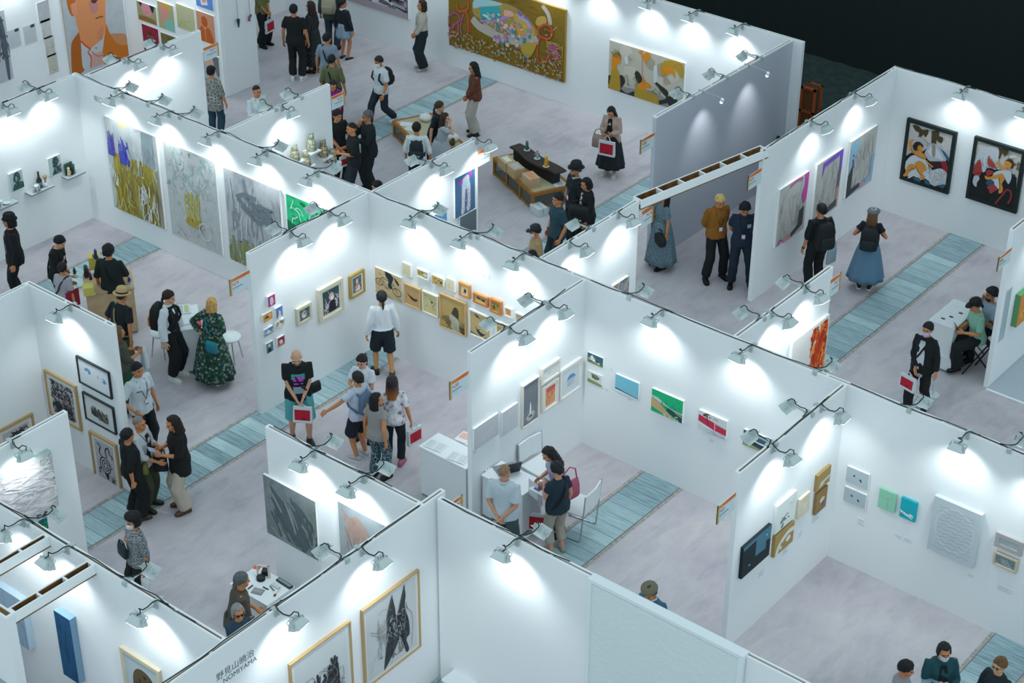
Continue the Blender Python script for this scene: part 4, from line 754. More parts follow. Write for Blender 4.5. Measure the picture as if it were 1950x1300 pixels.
art(FS, (-1.527, 1.958, -1.369, 1.785), 'white framed little orange panel with one dark dot', 'd0a066', [('e', '3a2a24', 50, 62, 8, 7), ('s', 'e0c090', 3, 6, (30, 15, 70, 80), 26, 90)], frame=('eceae4', 0.02, 0.045), depth=.045)
art(FS, (-1.305, 1.932, -1.100, 1.694), 'last small panel of the top row, partly hidden by the wall', 'c9b088', [('s', '8f7a54', 2, 8, (10, 10, 90, 90), 26)], frame=('e6e2da', 0.015, 0.045), depth=.045)
art(FS, (-3.684, 1.594, -3.320, 1.188), 'tan framed picture of a little bird', 'bf9c69', [('c', '54412c', [(12, 44), (30, 50), (55, 56), (80, 62), (70, 72), (48, 70), (28, 58)]), ('e', '4a3826', 76, 60, 8, 5), ('c', '2f261c', [(10, 38), (40, 56), (60, 66), (42, 66)]), ('l', '3a2c1e', 1.2, [(52, 70), (48, 80)], 0)], frame=('d2b285', 0.02, 0.05), depth=.045)
art(FS, (-3.280, 1.601, -2.934, 1.190), 'cream framed picture with scattered leaves and a candle shape', 'cdc191', [('d', ['4a4636', '6f6848'], 11, (12, 15, 88, 75), 4), ('e', '3f4434', 60, 38, 5, 7), ('s', 'd8a86a', 3, 5, (62, 45, 75, 65), 14)], frame=('e2dcc8', 0.02, 0.05), depth=.045)
art(FS, (-2.902, 1.698, -2.334, 1.060), 'tan framed large picture of a long haired person in a white coat', 'bd9f66', [('s', ['c99a40', 'd2a852'], 2.5, 12, (20, 14, 92, 50), 40, -20), ('s', ['8f7a4c', '77683f'], 4, 36, (2, 62, 98, 99), 34, 12), ('c', '4a4334', [(50, 36), (58, 24), (70, 26), (74, 42), (70, 60), (56, 54), (46, 48)]), ('c', 'c2bda9', [(40, 50), (54, 52), (74, 64), (78, 98), (46, 98), (44, 72), (36, 66)]), ('s', '8f8a78', 1.5, 14, (44, 55, 76, 97), 26, 80), ('s', '54482f', 3, 16, (70, 80, 98, 98), 26, 8)], frame=('d0aa78', 0.02, 0.05), depth=.045)
art(FS, (-2.271, 1.635, -1.802, 1.150), 'white framed picture of two swallows', 'c9ad78', [('c', '39484b', [(18, 6), (40, 14), (56, 34), (44, 22), (30, 20)]), ('c', '2a383c', [(26, 56), (36, 72), (50, 66), (44, 76), (66, 82), (78, 76), (60, 94), (42, 90), (30, 74)]), ('p', '6f7674', [(0, 88), (55, 100), (0, 100)]), ('p', '6f7674', [(100, 84), (60, 100), (100, 100)])], frame=('eceae6', 0.025, 0.045), depth=.045)
art(FS, (-1.715, 1.631, -1.234, 1.247), 'white framed mustard picture half hidden by the booth wall', 'c9a03a', [('s', ['a8822a', 'd8b45c'], 5, 14, (4, 4, 96, 96), 40)], frame=('eeeeea', 0.03, 0.045), depth=.045)
# N20 right hand wall
PG = 'b9bcc4'
art(F20, (-2.691, 1.702, -2.135, 1.320), 'pale grey canvas, the leftmost on the wall above the laptop desk', (('b4b8c0', 'c0c2c8', 'bcc0c2'), 2, (1, 1, 3)), [('s', 'c6c8ce', 3, 14, (5, 60, 95, 95), 40, 0)], depth=.04)
art(F20, (-2.038, 1.651, -1.675, 1.224), 'small pale grey canvas beside the tall dark picture', (('b8bac2', 'c3c5cb', 'bdc2c4'), 3), [('s', 'c9cbd0', 3, 10, (10, 10, 90, 90), 30)], depth=.04)
art(F20, (-1.568, 1.881, -1.174, 1.106), 'tall dark grey picture of a small white flame on a floor', (('6b6f78', '747880', '6f747c'), 2), [('p', (('8a8d90', '777b82', '9a9c9c'), 2, (1, 1, 3)), [(0, 70), (100, 58), (100, 100), (0, 100)]), ('c', 'b2b5b6', [(20, 84), (50, 74), (80, 78), (70, 90), (40, 94)]), ('c', 'e6eaea', [(46, 76), (48, 58), (52, 50), (56, 60), (55, 78)]), ('e', '4a4d50', 52, 84, 13, 2.4)], frame=('d9d6cd', .018, .05))
art(F20, (-1.121, 1.960, -0.676, 1.675), 'small white framed picture with one tiny grey mark', 'd9dad6', [('e', '8a8f94', 40, 58, 5, 5), ('e', '9a9ea2', 50, 52, 4, 4)], frame=('dcd6cd', .035, .06), mount=('e4e3df', .04))
art(F20, (-1.078, 1.618, -0.702, 1.145), 'small white framed orange and coral picture', 'e0986a', [('p', 'd9605e', [(10, 0), (100, 0), (100, 22), (30, 30), (10, 20)]), ('s', ['b88a58', 'e8b080', 'c97850'], 5, 22, (4, 25, 96, 80), 34)], frame=('dcd6cd', .035, .06), mount=('e4e2de', .1))
art(F20, (-0.657, 1.695, -0.106, 1.142), 'white framed drawing of a blue and white disc, nearest the inner corner', 'd3d9dc', [('e', 'c2ccd2', 52, 54, 26, 26), ('c', '5e93bd', [(26, 50), (34, 34), (52, 28), (70, 34), (78, 48), (50, 46)]), ('s', '8f9aa2', 1.5, 8, (30, 52, 74, 76), 20)], frame=('e2dfda', .035, .06), mount=('e0e3e4', .06))
# back wall between N20 and N21
art(FS, (0.134, 1.764, 0.430, 1.594), 'little painting of a white house with dark roof', '3c6470', [('p', 'e8ecec', [(4, 60), (30, 12), (54, 52), (54, 78), (10, 66)]), ('p', '4f6a70', [(30, 12), (100, 60), (100, 74), (54, 60)]), ('p', '7d8a56', [(0, 68), (55, 76), (100, 88), (100, 100), (0, 100)]), ('p', 'dfe4e4', [(54, 62), (80, 72), (80, 88), (54, 78)]), ('d', ['2b3a34'], 8, (15, 48, 70, 85), 5)])
art(FS, (0.146, 1.434, 0.427, 1.229), 'little painting of two round trees on a hill', 'd9dcd6', [('p', '8a9860', [(0, 66), (100, 82), (100, 100), (0, 100)]), ('c', '62704e', [(28, 24), (50, 12), (76, 24), (80, 42), (56, 54), (32, 44)]), ('d', ['8a9a70', '4c5a3c'], 10, (30, 18, 76, 48), 6), ('l', '3f4434', 3, [(48, 50), (48, 70)], 0), ('l', '3f4434', 3, [(62, 50), (63, 74)], 0)])
art(FS, (0.685, 1.596, 1.122, 1.295), 'painting of clear blue sky over a thin dark sea line', (('6fb4cc', '7cc0d4', '66aecb'), 1.5), [('p', '23485c', [(0, 80), (40, 86), (100, 92), (100, 96), (0, 88)]), ('p', 'dfe6e6', [(0, 88), (100, 96), (100, 100), (0, 100)])], depth=.04)
art(FS, (1.376, 1.627, 1.948, 1.224), 'painting with emerald sky, sandy shore and dark green water', (('12a86c', '1cb57a', '0f9c62'), 2), [('p', 'cdd8d2', [(0, 28), (20, 30), (60, 56), (100, 60), (100, 66), (55, 60), (0, 38)]), ('d', ['2d4a48', '8aa09a'], 22, (5, 32, 90, 64), 2), ('c', '0f5458', [(30, 46), (60, 58), (100, 68), (100, 98), (70, 84), (48, 72), (52, 60)]), ('p', 'c4a878', [(0, 40), (25, 48), (44, 66), (60, 82), (84, 96), (60, 98), (20, 84), (0, 76)]), ('p', 'c9a25c', [(70, 60), (100, 70), (100, 76), (80, 68)]), ('d', ['e2e6e0'], 14, (40, 78, 95, 99), 2.4)], depth=.05)
art(FS, (2.235, 1.602, 2.733, 1.267), 'red sky painting with palm trees and a white boat', 'cfd6d8', [('p', 'c9284e', [(0, 22), (100, 46), (100, 78), (55, 74), (0, 56)]), ('p', '8a9a98', [(60, 36), (100, 44), (100, 48), (60, 42)]), ('c', 'e6eaea', [(0, 56), (20, 66), (60, 78), (96, 82), (84, 90), (40, 82), (4, 68)]), ('l', '5a4232', 4, [(30, 12), (32, 40), (38, 62)]), ('s', '4a4a34', 4, 8, (18, 4, 42, 20), 14), ('l', 'dfe2e0', 4, [(58, 14), (60, 70)], 0), ('s', 'd8b0a0', 3, 5, (52, 8, 68, 20), 10), ('s', 'a9b4b8', 2, 10, (5, 80, 95, 98), 40, 10)], depth=.05)
art(FS, (3.027, 1.600, 3.452, 1.328), 'dark teal landscape painting half hidden by the N21 wall', '3f5f6c', [('p', 'e2e8ea', [(0, 24), (60, 46), (100, 44), (100, 54), (50, 58), (0, 40)]), ('p', '2a3c44', [(10, 44), (80, 58), (100, 80), (20, 72)]), ('p', '9aa070', [(0, 70), (60, 84), (100, 90), (100, 100), (0, 100)])], depth=.05)
# booth N21
art(F21, (-2.517, 1.689, -1.825, 1.160), 'dark blue night painting of a black building, nearest the booth front', (('3f6c80', '4a7a8e', '3a6678'), 2), [('p', '14262b', [(0, 12), (46, 10), (46, 62), (84, 66), (84, 40), (100, 44), (100, 100), (0, 100)]), ('e', 'dfe6e8', 84, 22, 2.2, 2), ('e', 'c8d0d2', 26, 74, 3, 2)], depth=.05, edge='1c2a30')
art(F21, (-1.713, 1.910, -1.219, 1.437), 'pale misty painting with small grey branches', (('cfdedb', 'dde5e2', 'c6d8d6'), 3), [('s', '5f7476', 4, 10, (25, 58, 70, 76), 18), ('c', '6f8284', [(32, 84), (42, 80), (40, 96), (30, 96)]), ('s', 'e0cdc8', 2, 5, (60, 20, 96, 50), 20)], depth=.05)
art(F21, (-1.684, 1.375, -1.192, 1.015), 'ochre painting with white looping bands and a hole', 'a78a52', [('l', 'd9dad2', 16, [(14, 100), (20, 70), (40, 46), (70, 30), (100, 34)]), ('l', 'd3d9d8', 14, [(40, 84), (30, 66), (44, 50)]), ('e', 'dcdcd4', 72, 62, 13, 13), ('e', 'a78a52', 40, 66, 7, 10)], depth=.05, edge='a88c58')
art(F21, (-1.084, 1.656, -0.802, 1.314), 'small cream painting with a faint loop', 'd9d0ba', [('l', 'e6e0d2', 8, [(30, 86), (34, 50), (60, 44), (62, 80)]), ('s', 'c9bda4', 4, 8, (10, 10, 90, 90), 30)], depth=.045, edge='d8cfbb')
art(F21, (-0.644, 1.819, -0.284, 1.538), 'ochre painting of a pale fish shape, upper of two by the corner', 'a58a58', [('c', 'cfcdbf', [(18, 88), (30, 66), (60, 56), (96, 54), (96, 66), (50, 74), (30, 90)]), ('s', 'e4e2d6', 2, 10, (20, 60, 95, 84), 26, -10)], depth=.045, edge='a08654')
art(F21, (-0.606, 1.482, -0.312, 1.111), 'ochre painting with a purple shape, lower of two by the corner', '97794a', [('c', 'd8d2bf', [(34, 48), (50, 36), (78, 42), (66, 56), (40, 58)]), ('c', '8a4a98', [(54, 64), (74, 58), (82, 74), (64, 84)]), ('p', '6b5430', [(20, 92), (70, 86), (70, 90), (20, 96)])], depth=.045, edge='907448')
for_bird = [('e', '20262a', 36, 46, 5, 5), ('l', '20262a', 5, [(62, 54), (70, 72)], 0), ('e', '20262a', 66, 60, 4, 8, -20)]
art(FS, (4.749, 1.723, 5.102, 1.465), 'pale grey painting of two black birds, upper of the pair', 'b4c3c9', for_bird, depth=.04)
art(FS, (4.750, 1.366, 5.103, 1.126), 'pale grey painting of two black birds, lower of the pair', 'b1c0c6', for_bird + [('l', '20262a', 3, [(30, 40), (42, 46), (32, 52)], 0)], depth=.04)
art(FS, (5.292, 1.593, 5.553, 1.269), 'mint green painting of a thin branch', '8fcbae', [('l', '5a8a78', 2, [(56, 100), (55, 70), (58, 40)], 0), ('l', '6a9a84', 1.8, [(12, 34), (40, 44), (64, 36), (88, 30)]), ('l', '6a9a84', 1.5, [(56, 70), (80, 80)], 0)], depth=.045, edge='92c9ae')
art(FS, (5.635, 1.595, 5.877, 1.266), 'turquoise painting with white buildings below', '10aab8', [('p', 'e0ecec', [(0, 62), (30, 68), (60, 74), (60, 84), (10, 78)]), ('p', 'd2dee0', [(64, 62), (88, 70), (84, 92), (60, 86)]), ('s', '4a6a70', 3, 8, (5, 62, 88, 86), 16)], depth=.045, edge='19a7b4')
art(FS, (6.132, 1.875, 6.843, 0.966), 'large grey canvas covered in rows of faint handwriting', (('b7c2c9', 'c1cad0', 'bcc6cc'), 2), [('o', 'c8d0d6', 4, 50, 48, 40, 38)] + [('l', 'a3b0b8', 1.3, [(14 + x * 7.4, 14 + y * 7.6 + 1.6 * math.sin(x * 2.3 + y * 1.7)) for x in range(11)]) for y in range(11)], depth=.08, edge='b9c5cc')
art(FS, (7.063, 1.693, 7.460, 1.459), 'grey framed pale picture, upper of two at the end of the wall', 'aebdbd', [('s', '8a9a98', 1.5, 10, (8, 20, 92, 90), 40), ('p', '5f676c', [(0, 0), (100, 0), (100, 5), (0, 4)])], frame=('a9a5a6', .06, .05), mount=('c4c8ca', .02))
art(FS, (7.080, 1.373, 7.433, 1.155), 'light wood framed grey picture, lower of two at the end of the wall', '7d8c90', [('s', ['6a797e', '98a6a8'], 4, 20, (4, 4, 96, 96), 40), ('e', '98a5a6', 48, 50, 22, 26)], frame=('c2b6a4', .03, .05), mount=('9aa0a4', .07))
# N07: three sketch paintings and two framed baroque pastiches
BGS = 'b8b7b3'
def sketch(sd): return [('s', '7d7d7c', .6, 34, (8, 8, 90, 92), 34, 95), ('s', '8a8a88', .6, 22, (8, 8, 90, 92), 24)]
art(F07, (6.063, 2.034, 7.036, 0.861), 'grey pencil sketch painting with magenta corner and black bar, nearest the aisle', BGS, sketch(1) + [('c', 'c24a9e', [(86, 0), (100, 0), (98, 40), (90, 52), (80, 34), (88, 18)]), ('l', 'c25aa0', 5, [(34, 6), (60, 2), (80, 6)]), ('p', '3a4246', [(76, 60), (92, 56), (92, 88), (50, 100), (50, 92), (76, 84)]), ('p', 'cf8f92', [(30, 93), (52, 92), (52, 100), (26, 100)]), ('l', 'c23a8e', 4, [(6, 98), (16, 92), (24, 96)])], depth=.05)
art(F07, (7.326, 2.041, 8.236, 0.835), 'grey pencil sketch painting with violet border, middle of the three', BGS, sketch(2) + [('p', '7a54c4', [(22, 4), (100, 0), (100, 34), (90, 34), (90, 8), (30, 12), (22, 30)]), ('p', '6b6a72', [(88, 34), (100, 32), (96, 62), (86, 64)]), ('p', 'c48f88', [(86, 64), (98, 62), (94, 92), (86, 92)]), ('p', '4f4f52', [(60, 88), (92, 84), (92, 96), (60, 98)]), ('c', '6a58b4', [(14, 84), (24, 66), (26, 76)]), ('p', 'c4807c', [(0, 96), (30, 92), (30, 100), (0, 100)])], depth=.05, seed=5)
art(F07, (8.525, 2.054, 9.504, 0.876), 'grey pencil sketch painting with sky blue edges, nearest the corner', BGS, sketch(3) + [('p', '8fbcd4', [(0, 8), (26, 0), (34, 14), (16, 40), (4, 52), (0, 50)]), ('d', ['c45a8a', '4a5aa0', 'd48a8a'], 7, (4, 24, 26, 48), 4), ('p', '3c4448', [(0, 60), (16, 44), (16, 88), (48, 86), (48, 94), (0, 100)]), ('p', '86b6d6', [(88, 52), (100, 50), (94, 92), (72, 96), (72, 88), (86, 84)]), ('p', 'b49ab4', [(50, 90), (70, 86), (70, 96), (50, 98)])], depth=.05, seed=9)
SK, SKD, DR = 'c98a3c', '9a5f22', '14181a'
#
art(FBE, (0.089, 2.097, 1.125, 0.813), 'black framed picture of a plump infant with raised arm on white drapery', (('b9b6b8', 'aeb0b4', 'c2bdb8', 'a7a5a8'), 3), [('d', ['c8c4c0', 'a3a1a0', 'bfc0c6'], 24, (2, 2, 98, 50), 7), ('c', '42391c', [(6, 4), (12, 2), (20, 2), (30, 6), (43, 3), (44, 10), (39, 18), (34, 14), (30, 19), (24, 20), (23, 13), (15, 12)]), ('c', '42391c', [(52, 3), (68, 0), (70, 8), (79, 9), (78, 19), (71, 19), (65, 17), (66, 28), (59, 30), (54, 22)]), ('l', '8a7a68', 1.5, [(20, 21), (34, 21), (49, 28)]), ('p', DR, [(-16, 94), (-7, 77), (-4, 62), (11, 53), (38, 44), (46, 35), (52, 40), (104, 46), (109, 100), (-12, 116)]), ('c', 'aeb3bc', [(42, 46), (48, 32), (60, 24), (78, 29), (93, 47), (75, 53), (55, 57)]), ('c', 'c9ccd2', [(49, 41), (57, 30), (72, 34), (86, 47), (72, 48), (58, 48)]), ('c', '8f8a78', [(56, 27), (64, 26), (67, 46), (60, 46)]), ('c', '3a1c1e', [(55, 58), (78, 54), (84, 67), (75, 68), (63, 65)]), ('c', '8f1f28', [(81, 52), (93, 49), (99, 58), (102, 68), (92, 69), (86, 61)]), ('c', '33607a', [(69, 29), (83, 31), (96, 39), (104, 48), (97, 47), (87, 39), (78, 31)]), ('c', 'c3c8d0', [(2, 71), (12, 59), (26, 54), (45, 57), (53, 64), (58, 76), (61, 92), (49, 91), (38, 98), (25, 93), (12, 102), (11, 95), (2, 84)]), ('c', 'b6bbc2', [(60, 75), (84, 64), (102, 72), (103, 88), (85, 95), (74, 99), (61, 94)]), ('s', ['a9aeb6', 'd3d6dc', 'b9a998'], 2, 30, (55, 66, 96, 92), 12), ('c', SK, [(4, 32), (12, 28), (14, 30), (10, 34), (11, 43), (17, 48), (29, 47), (35, 46), (45, 49), (47, 56), (38, 57), (26, 55), (14, 52), (7, 48), (3, 39)]), ('l', SKD, 2, [(10, 47), (21, 53), (35, 56), (45, 55)]), ('c', SK, [(19, 36), (24, 32), (33, 33), (37, 40), (34, 46), (27, 47), (20, 44)]), ('c', SKD, [(19, 37), (24, 38), (28, 46), (22, 45)]), ('c', '2b1a12', [(13, 40), (18, 32), (27, 29), (37, 33), (36, 37), (30, 34), (25, 38), (24, 43), (21, 47), (16, 45)]), ('l', '4a2a18', 1.2, [(27, 38), (31, 37)]), ('l', '7a3a22', 1.2, [(30, 43), (34, 43)]), ('c', SK, [(-4, 97), (3, 93), (8, 77), (19, 72), (25, 74), (25, 80), (16, 85), (11, 92), (11, 96), (2, 99)]), ('c', SK, [(24, 68), (34, 62), (47, 66), (52, 74), (47, 79), (44, 83), (51, 89), (47, 94), (39, 93), (40, 88), (30, 81), (27, 76), (24, 72)]), ('l', SKD, 2.4, [(26, 73), (34, 82), (42, 87)]), ('l', SKD, 2, [(12, 87), (18, 81), (25, 78)]), ('l', SK, 4, [(48, 58), (55, 62), (66, 66)]), ('c', '2f5872', [(22, 96), (37, 93), (42, 100), (32, 103)]), ('c', '2f5872', [(49, 93), (59, 94), (67, 101), (56, 103)]), ('c', '2f5872', [(80, 96), (98, 90), (95, 98)])], frame=('16201f', .07, .07), edge='16201f')
#
art(FBE, (1.488, 2.147, 2.521, 0.869), 'black framed picture of red sleeved figure holding an infant, cut by the room edge', (('b5b3b4', 'a9a9ac', 'bcb6ae', '9f9d9c'), 3), [('d', ['8f8a7c', 'c3c2c4', '6f6650'], 30, (2, 2, 98, 40), 6), ('p', '42391c', [(47, 1), (70, -2), (71, 6), (64, 13), (58, 8), (54, 21), (48, 14)]), ('p', DR, [(-4, 59), (16, 56), (25, 46), (33, 41), (53, 39), (68, 36), (84, 37), (97, 43), (103, 65), (118, 104), (-13, 111), (-7, 80)]), ('c', 'b3b8c0', [(-1, 40), (8, 15), (26, 5), (46, 2), (51, 15), (44, 27), (29, 20), (28, 46), (21, 51), (15, 36), (11, 30), (4, 41)]), ('s', ['c9ccd2', '9aa0a8'], 1.6, 24, (14, 14, 52, 40), 14, 80), ('c', '9c3430', [(2, 45), (7, 35), (12, 32), (17, 41), (19, 54), (14, 62), (5, 61), (1, 54)]), ('l', '6a201e', 2, [(5, 57), (11, 57), (17, 53)]), ('c', 'a53a30', [(29, 20), (36, 26), (46, 32), (46, 38), (38, 38), (30, 34)]), ('c', '9a3430', [(29, 47), (36, 44), (45, 45), (42, 51), (32, 56)]), ('c', 'b3b9c0', [(4, 63), (13, 60), (17, 65), (13, 73), (13, 80), (8, 80), (3, 74)]), ('c', 'bcc3cb', [(46, 47), (56, 40), (73, 35), (83, 36), (86, 46), (82, 58), (74, 52), (69, 48), (63, 71), (54, 68), (44, 60)]), ('c', SK, [(65, 22), (71, 17), (79, 17), (84, 23), (80, 29), (72, 31), (67, 28)]), ('c', '4a2a16', [(66, 20), (73, 15), (83, 15), (87, 22), (85, 29), (81, 29), (82, 22), (74, 19)]), ('l', '5a3018', 1.2, [(70, 25), (73, 25)]), ('c', SK, [(46, 28), (53, 25), (59, 30), (72, 32), (75, 34), (64, 37), (56, 34), (51, 30)]), ('c', SK, [(54, 48), (65, 43), (72, 51), (68, 61), (72, 69), (70, 77), (63, 79), (63, 68), (59, 57)]), ('l', SKD, 2, [(59, 51), (63, 62), (65, 73)]), ('c', SK, [(27, 56), (38, 56), (53, 48), (56, 54), (41, 60), (31, 62)]), ('c', '2b5468', [(32, 66), (42, 60), (51, 63), (46, 70), (35, 71)]), ('c', '9c3a3c', [(35, 75), (50, 67), (60, 73), (52, 80), (46, 85), (41, 79)]), ('l', '8c3034', 4, [(59, 101), (71, 83), (80, 69), (89, 70), (92, 80), (87, 93)]), ('c', 'b9b7a8', [(-7, 77), (-2, 77), (-6, 93)])], frame=('16201f', .07, .07), edge='16201f')
# back wall, west part
GD = '8a6c20'
#
art(FBW, (-11.314, 2.201, -8.030, 0.536), 'very large gold painting with swirling ribbons and outlined kneeling figures', (('6f5312', '84681c', '7a5d16'), 3, (1, 1, 3)), [('c', 'a58f4c', [(21, 28), (45, 17), (58, 17), (68, 25), (77, 40), (75, 49), (64, 59), (54, 60), (42, 57), (30, 50), (22, 44)]), ('c', '9cc6cc', [(23, 20), (45, 17), (45, 21), (30, 30), (22, 36)]), ('c', '35a3ac', [(28, 32), (42, 24), (46, 29), (42, 41), (32, 47), (28, 42)]), ('s', ['7cc4c4', '2f8f98', 'cfd8cc'], 1.4, 30, (30, 34, 46, 52), 5), ('c', 'b07fc4', [(27, 50), (39, 45), (49, 33), (55, 23), (56, 29), (45, 43), (30, 52)]), ('c', 'dba590', [(49, 25), (55, 24), (57, 30), (49, 33)]), ('c', 'c99f4a', [(57, 25), (67, 26), (75, 39), (73, 51), (64, 56), (59, 44)]), ('c', '8462c0', [(60, 19), (68, 26), (74, 36), (70, 32), (62, 26)]), ('l', 'b9b0a4', 6, [(21, 51), (27, 59), (37, 63), (49, 65), (62, 62), (74, 55), (78, 51)]), ('l', 'b9b0a4', 3.4, [(81, 3), (86, 12), (88, 26)]), ('l', 'a9a4b8', 2.6, [(54, 61), (62, 60), (69, 50), (71, 39), (68, 31), (61, 29)]), ('l', 'b3a9a0', 2.2, [(31, 53), (39, 58), (42, 59)]), ('l', '9c94b4', 2, [(42, 44), (49, 46), (54, 55), (61, 60)]), ('d', ['d98a70', '8f7cb8', 'c4a4b8', '6f9cb0', 'e0c0a4', '4a8a90'], 70, (38, 38, 74, 72), 1.7), ('c', 'b5983c', [(63, 66), (68, 61), (77, 57), (73, 76), (69, 81), (65, 77)]), ('e', '3c2c48', 67, 90, .9, 1.1), ('l', '7a52a0', 1.6, [(58, 74), (62, 71)]), ('c', 'bf9c4c', [(76, 28), (78, 20), (84, 16), (85, 25), (78, 32)]), ('c', '6a4f12', [(78, 36), (81, 30), (85, 26), (89, 28), (90, 36), (88, 44), (84, 46), (79, 44)]), ('l', 'd4553a', 1.2, [(78, 36), (81, 30), (85, 26), (89, 28), (90, 36), (88, 44), (84, 46), (79, 44), (78, 36)]), ('l', 'd4553a', .9, [(85, 33), (89, 34)]), ('l', 'd4553a', .8, [(83, 41), (86, 41)]), ('l', 'd4553a', 1, [(80, 46), (78, 62), (79, 81), (85, 78), (87, 68)]), ('l', 'd4553a', 1.2, [(85, 46), (86, 50), (90, 54), (95, 61)]), ('c', 'a84a7c', [(87, 56), (93, 50), (96, 64), (94, 72), (91, 66)]), ('l', 'c0508a', .9, [(87, 60), (88, 71), (92, 83)]), ('l', 'c0508a', .9, [(94, 70), (97, 81)]), ('l', 'd4553a', 1.2, [(8, 36), (9, 45), (14, 44), (18, 38), (18, 28)]), ('l', 'd4553a', .8, [(11, 41), (14, 39)]), ('l', 'd4553a', 1, [(10, 47), (16, 43), (18, 55), (18, 80)]), ('l', 'd4553a', .9, [(19, 45), (20, 71)]), ('l', 'c0608a', .9, [(14, 48), (11, 66), (12, 79)]), ('l', 'b0508c', 1.2, [(0, 60), (6, 50), (11, 56), (7, 65), (2, 74), (0, 69), (0, 60)]), ('l', 'c0608a', .9, [(5, 66), (4, 76), (1, 84)]), ('l', 'c0608a', .9, [(9, 61), (9, 74), (7, 85)]), ('s', 'b59c5c', .4, 34, (86, 48, 99, 74), 9), ('d', ['8f9a90', '8a9aa0', 'a9a88a', 'c98a5c', 'b08a2c', 'd09a78'], 260, (1, 74, 99, 99), .9), ('d', ['e0d8c0'], 26, (50, 22, 98, 50), .45)], depth=.06, edge='9a7d34')
#
art(FBW, (-6.854, 1.845, -4.934, 0.750), 'wide beige painting with orange headed figures and black leaf shapes', (('b4afa0', 'bbb6a6', 'a9a698'), 2), [('p', '8f8b88', [(-2, 91), (18, 87), (35, 84), (61, 75), (78, 83), (102, 84), (103, 102), (0, 156)]), ('d', ['a39a88', 'c4beb0'], 10, (20, 10, 90, 60), 9), ('c', '2b2e2c', [(-1, 75), (3, 72), (2, 89), (-1, 91)]), ('c', '2b2e2c', [(15, 65), (20, 65), (23, 75), (20, 86), (16, 90)]), ('c', '2b2e2c', [(35, 52), (38, 45), (43, 50), (46, 61), (44, 68), (39, 69)]), ('c', '2b2e2c', [(62, 59), (64, 55), (70, 59), (80, 67), (78, 79)]), ('c', '2b2e2c', [(77, 80), (85, 74), (92, 77), (92, 87), (83, 95)]), ('c', '2b2e2c', [(17, 92), (26, 98), (36, 89), (41, 100), (27, 103), (17, 101)]), ('p', '2b2e2c', [(68, 92), (79, 82), (81, 90), (69, 100)]), ('c', 'cdced0', [(60, 25), (64, 22), (65, 52), (61, 56)]), ('c', 'cdced0', [(21, 25), (25, 22), (26, 37), (22, 37)]), ('c', 'ab8c2c', [(4, 58), (10, 54), (15, 64), (16, 102), (1, 105), (3, 77)]), ('c', 'd98616', [(4, 33), (8, 21), (13, 20), (16, 27), (15, 43), (11, 43), (11, 53), (5, 57), (4, 44)]), ('l', '6a5a3a', 1, [(10, 21), (15, 24), (16, 33)]), ('c', 'd98616', [(44, 12), (49, 2), (55, 3), (54, 11), (49, 23), (46, 18)]), ('c', 'd98616', [(39, 6), (43, 0), (45, 3), (42, 9)]), ('l', 'c9682c', 1.1, [(44, 8), (46, 63)]), ('c', 'ab8c2c', [(39, 72), (46, 67), (53, 81), (65, 82), (69, 101), (57, 103), (40, 101), (36, 95)]), ('c', 'd98616', [(40, 74), (46, 62), (47, 51), (49, 61), (53, 62), (58, 67), (57, 72), (50, 75), (48, 82), (43, 78)]), ('c', 'b08f2c', [(70, 14), (75, 6), (87, 1), (97, 5), (99, 27), (95, 30), (89, 20), (80, 15), (75, 36), (72, 38), (69, 26)]), ('c', 'd98616', [(71, 25), (76, 18), (83, 15), (88, 24), (88, 37), (86, 30), (81, 29), (79, 36), (75, 30), (73, 37)]), ('l', 'c9682c', 1.2, [(85, 12), (99, 1)]), ('s', '55704c', .6, 16, (22, 52, 70, 80), 12, 80), ('s', '4a6a4a', .6, 12, (3, 12, 14, 30), 10, 70)], depth=.05)
art(FBW, (-16.0, 2.35, -12.55, (-12.367, 0.810)[1]), 'wide painting of a dark rocky seashore cut by the top edge', (('6a6470', '8f8890', '575660', '9a9098'), 2), [('s', ['3f4048', 'a8a0a8', 'c2b8c0'], 2, 60, (2, 30, 98, 90), 26, 10), ('s', ['2a2c30', 'd0d2d4'], 2, 24, (55, 60, 92, 92), 16), ('p', 'a89aa0', [(0, 88), (100, 90), (100, 100), (0, 100)])], depth=.06)
# far side of the spine
art(F15, (2.041, 2.490, 2.578, 1.707), 'blue painting of a pair of patterned stocking legs', (('3f6488', '466d92', '3a5e82'), 3), [('c', 'c8b9c4', [(40, 10), (66, 6), (70, 20), (38, 22)]), ('p', '9cc4cc', [(34, 22), (70, 16), (74, 28), (54, 34), (34, 34)]), ('c', 'a83ab0', [(20, 14), (36, 10), (34, 22), (22, 22)]), ('c', 'a83ab0', [(68, 6), (82, 2), (84, 12), (72, 14)]), ('c', 'c9c4d0', [(34, 34), (52, 34), (48, 64), (46, 94), (30, 96), (32, 70)]), ('c', 'c9c4d0', [(56, 34), (74, 28), (76, 60), (74, 92), (58, 94), (62, 64)]), ('d', ['9a8aa8', 'e0dce2', 'b8909c'], 36, (32, 36, 76, 90), 3)], depth=.04)
art(F15, (2.154, 1.692, 2.600, 0.950), 'slate grey painting with pink lower part, below the blue legs picture', '5f6a72', [('p', 'c9a0b4', [(0, 62), (60, 52), (100, 56), (100, 100), (0, 100)]), ('d', ['4a3a44', 'd8b8c4', '5f5a70'], 14, (10, 60, 95, 96), 8)], depth=.05, edge='c8ccd0')
art(F15, (1.330, 2.014, 1.806, 1.445), 'bright blue painting mostly hidden behind the spine wall', (('3f80b8', '5a98c8', '4a8cc0'), 2), [('s', 'b8d4e4', 2, 8, (4, 4, 96, 40), 30)], depth=.05)
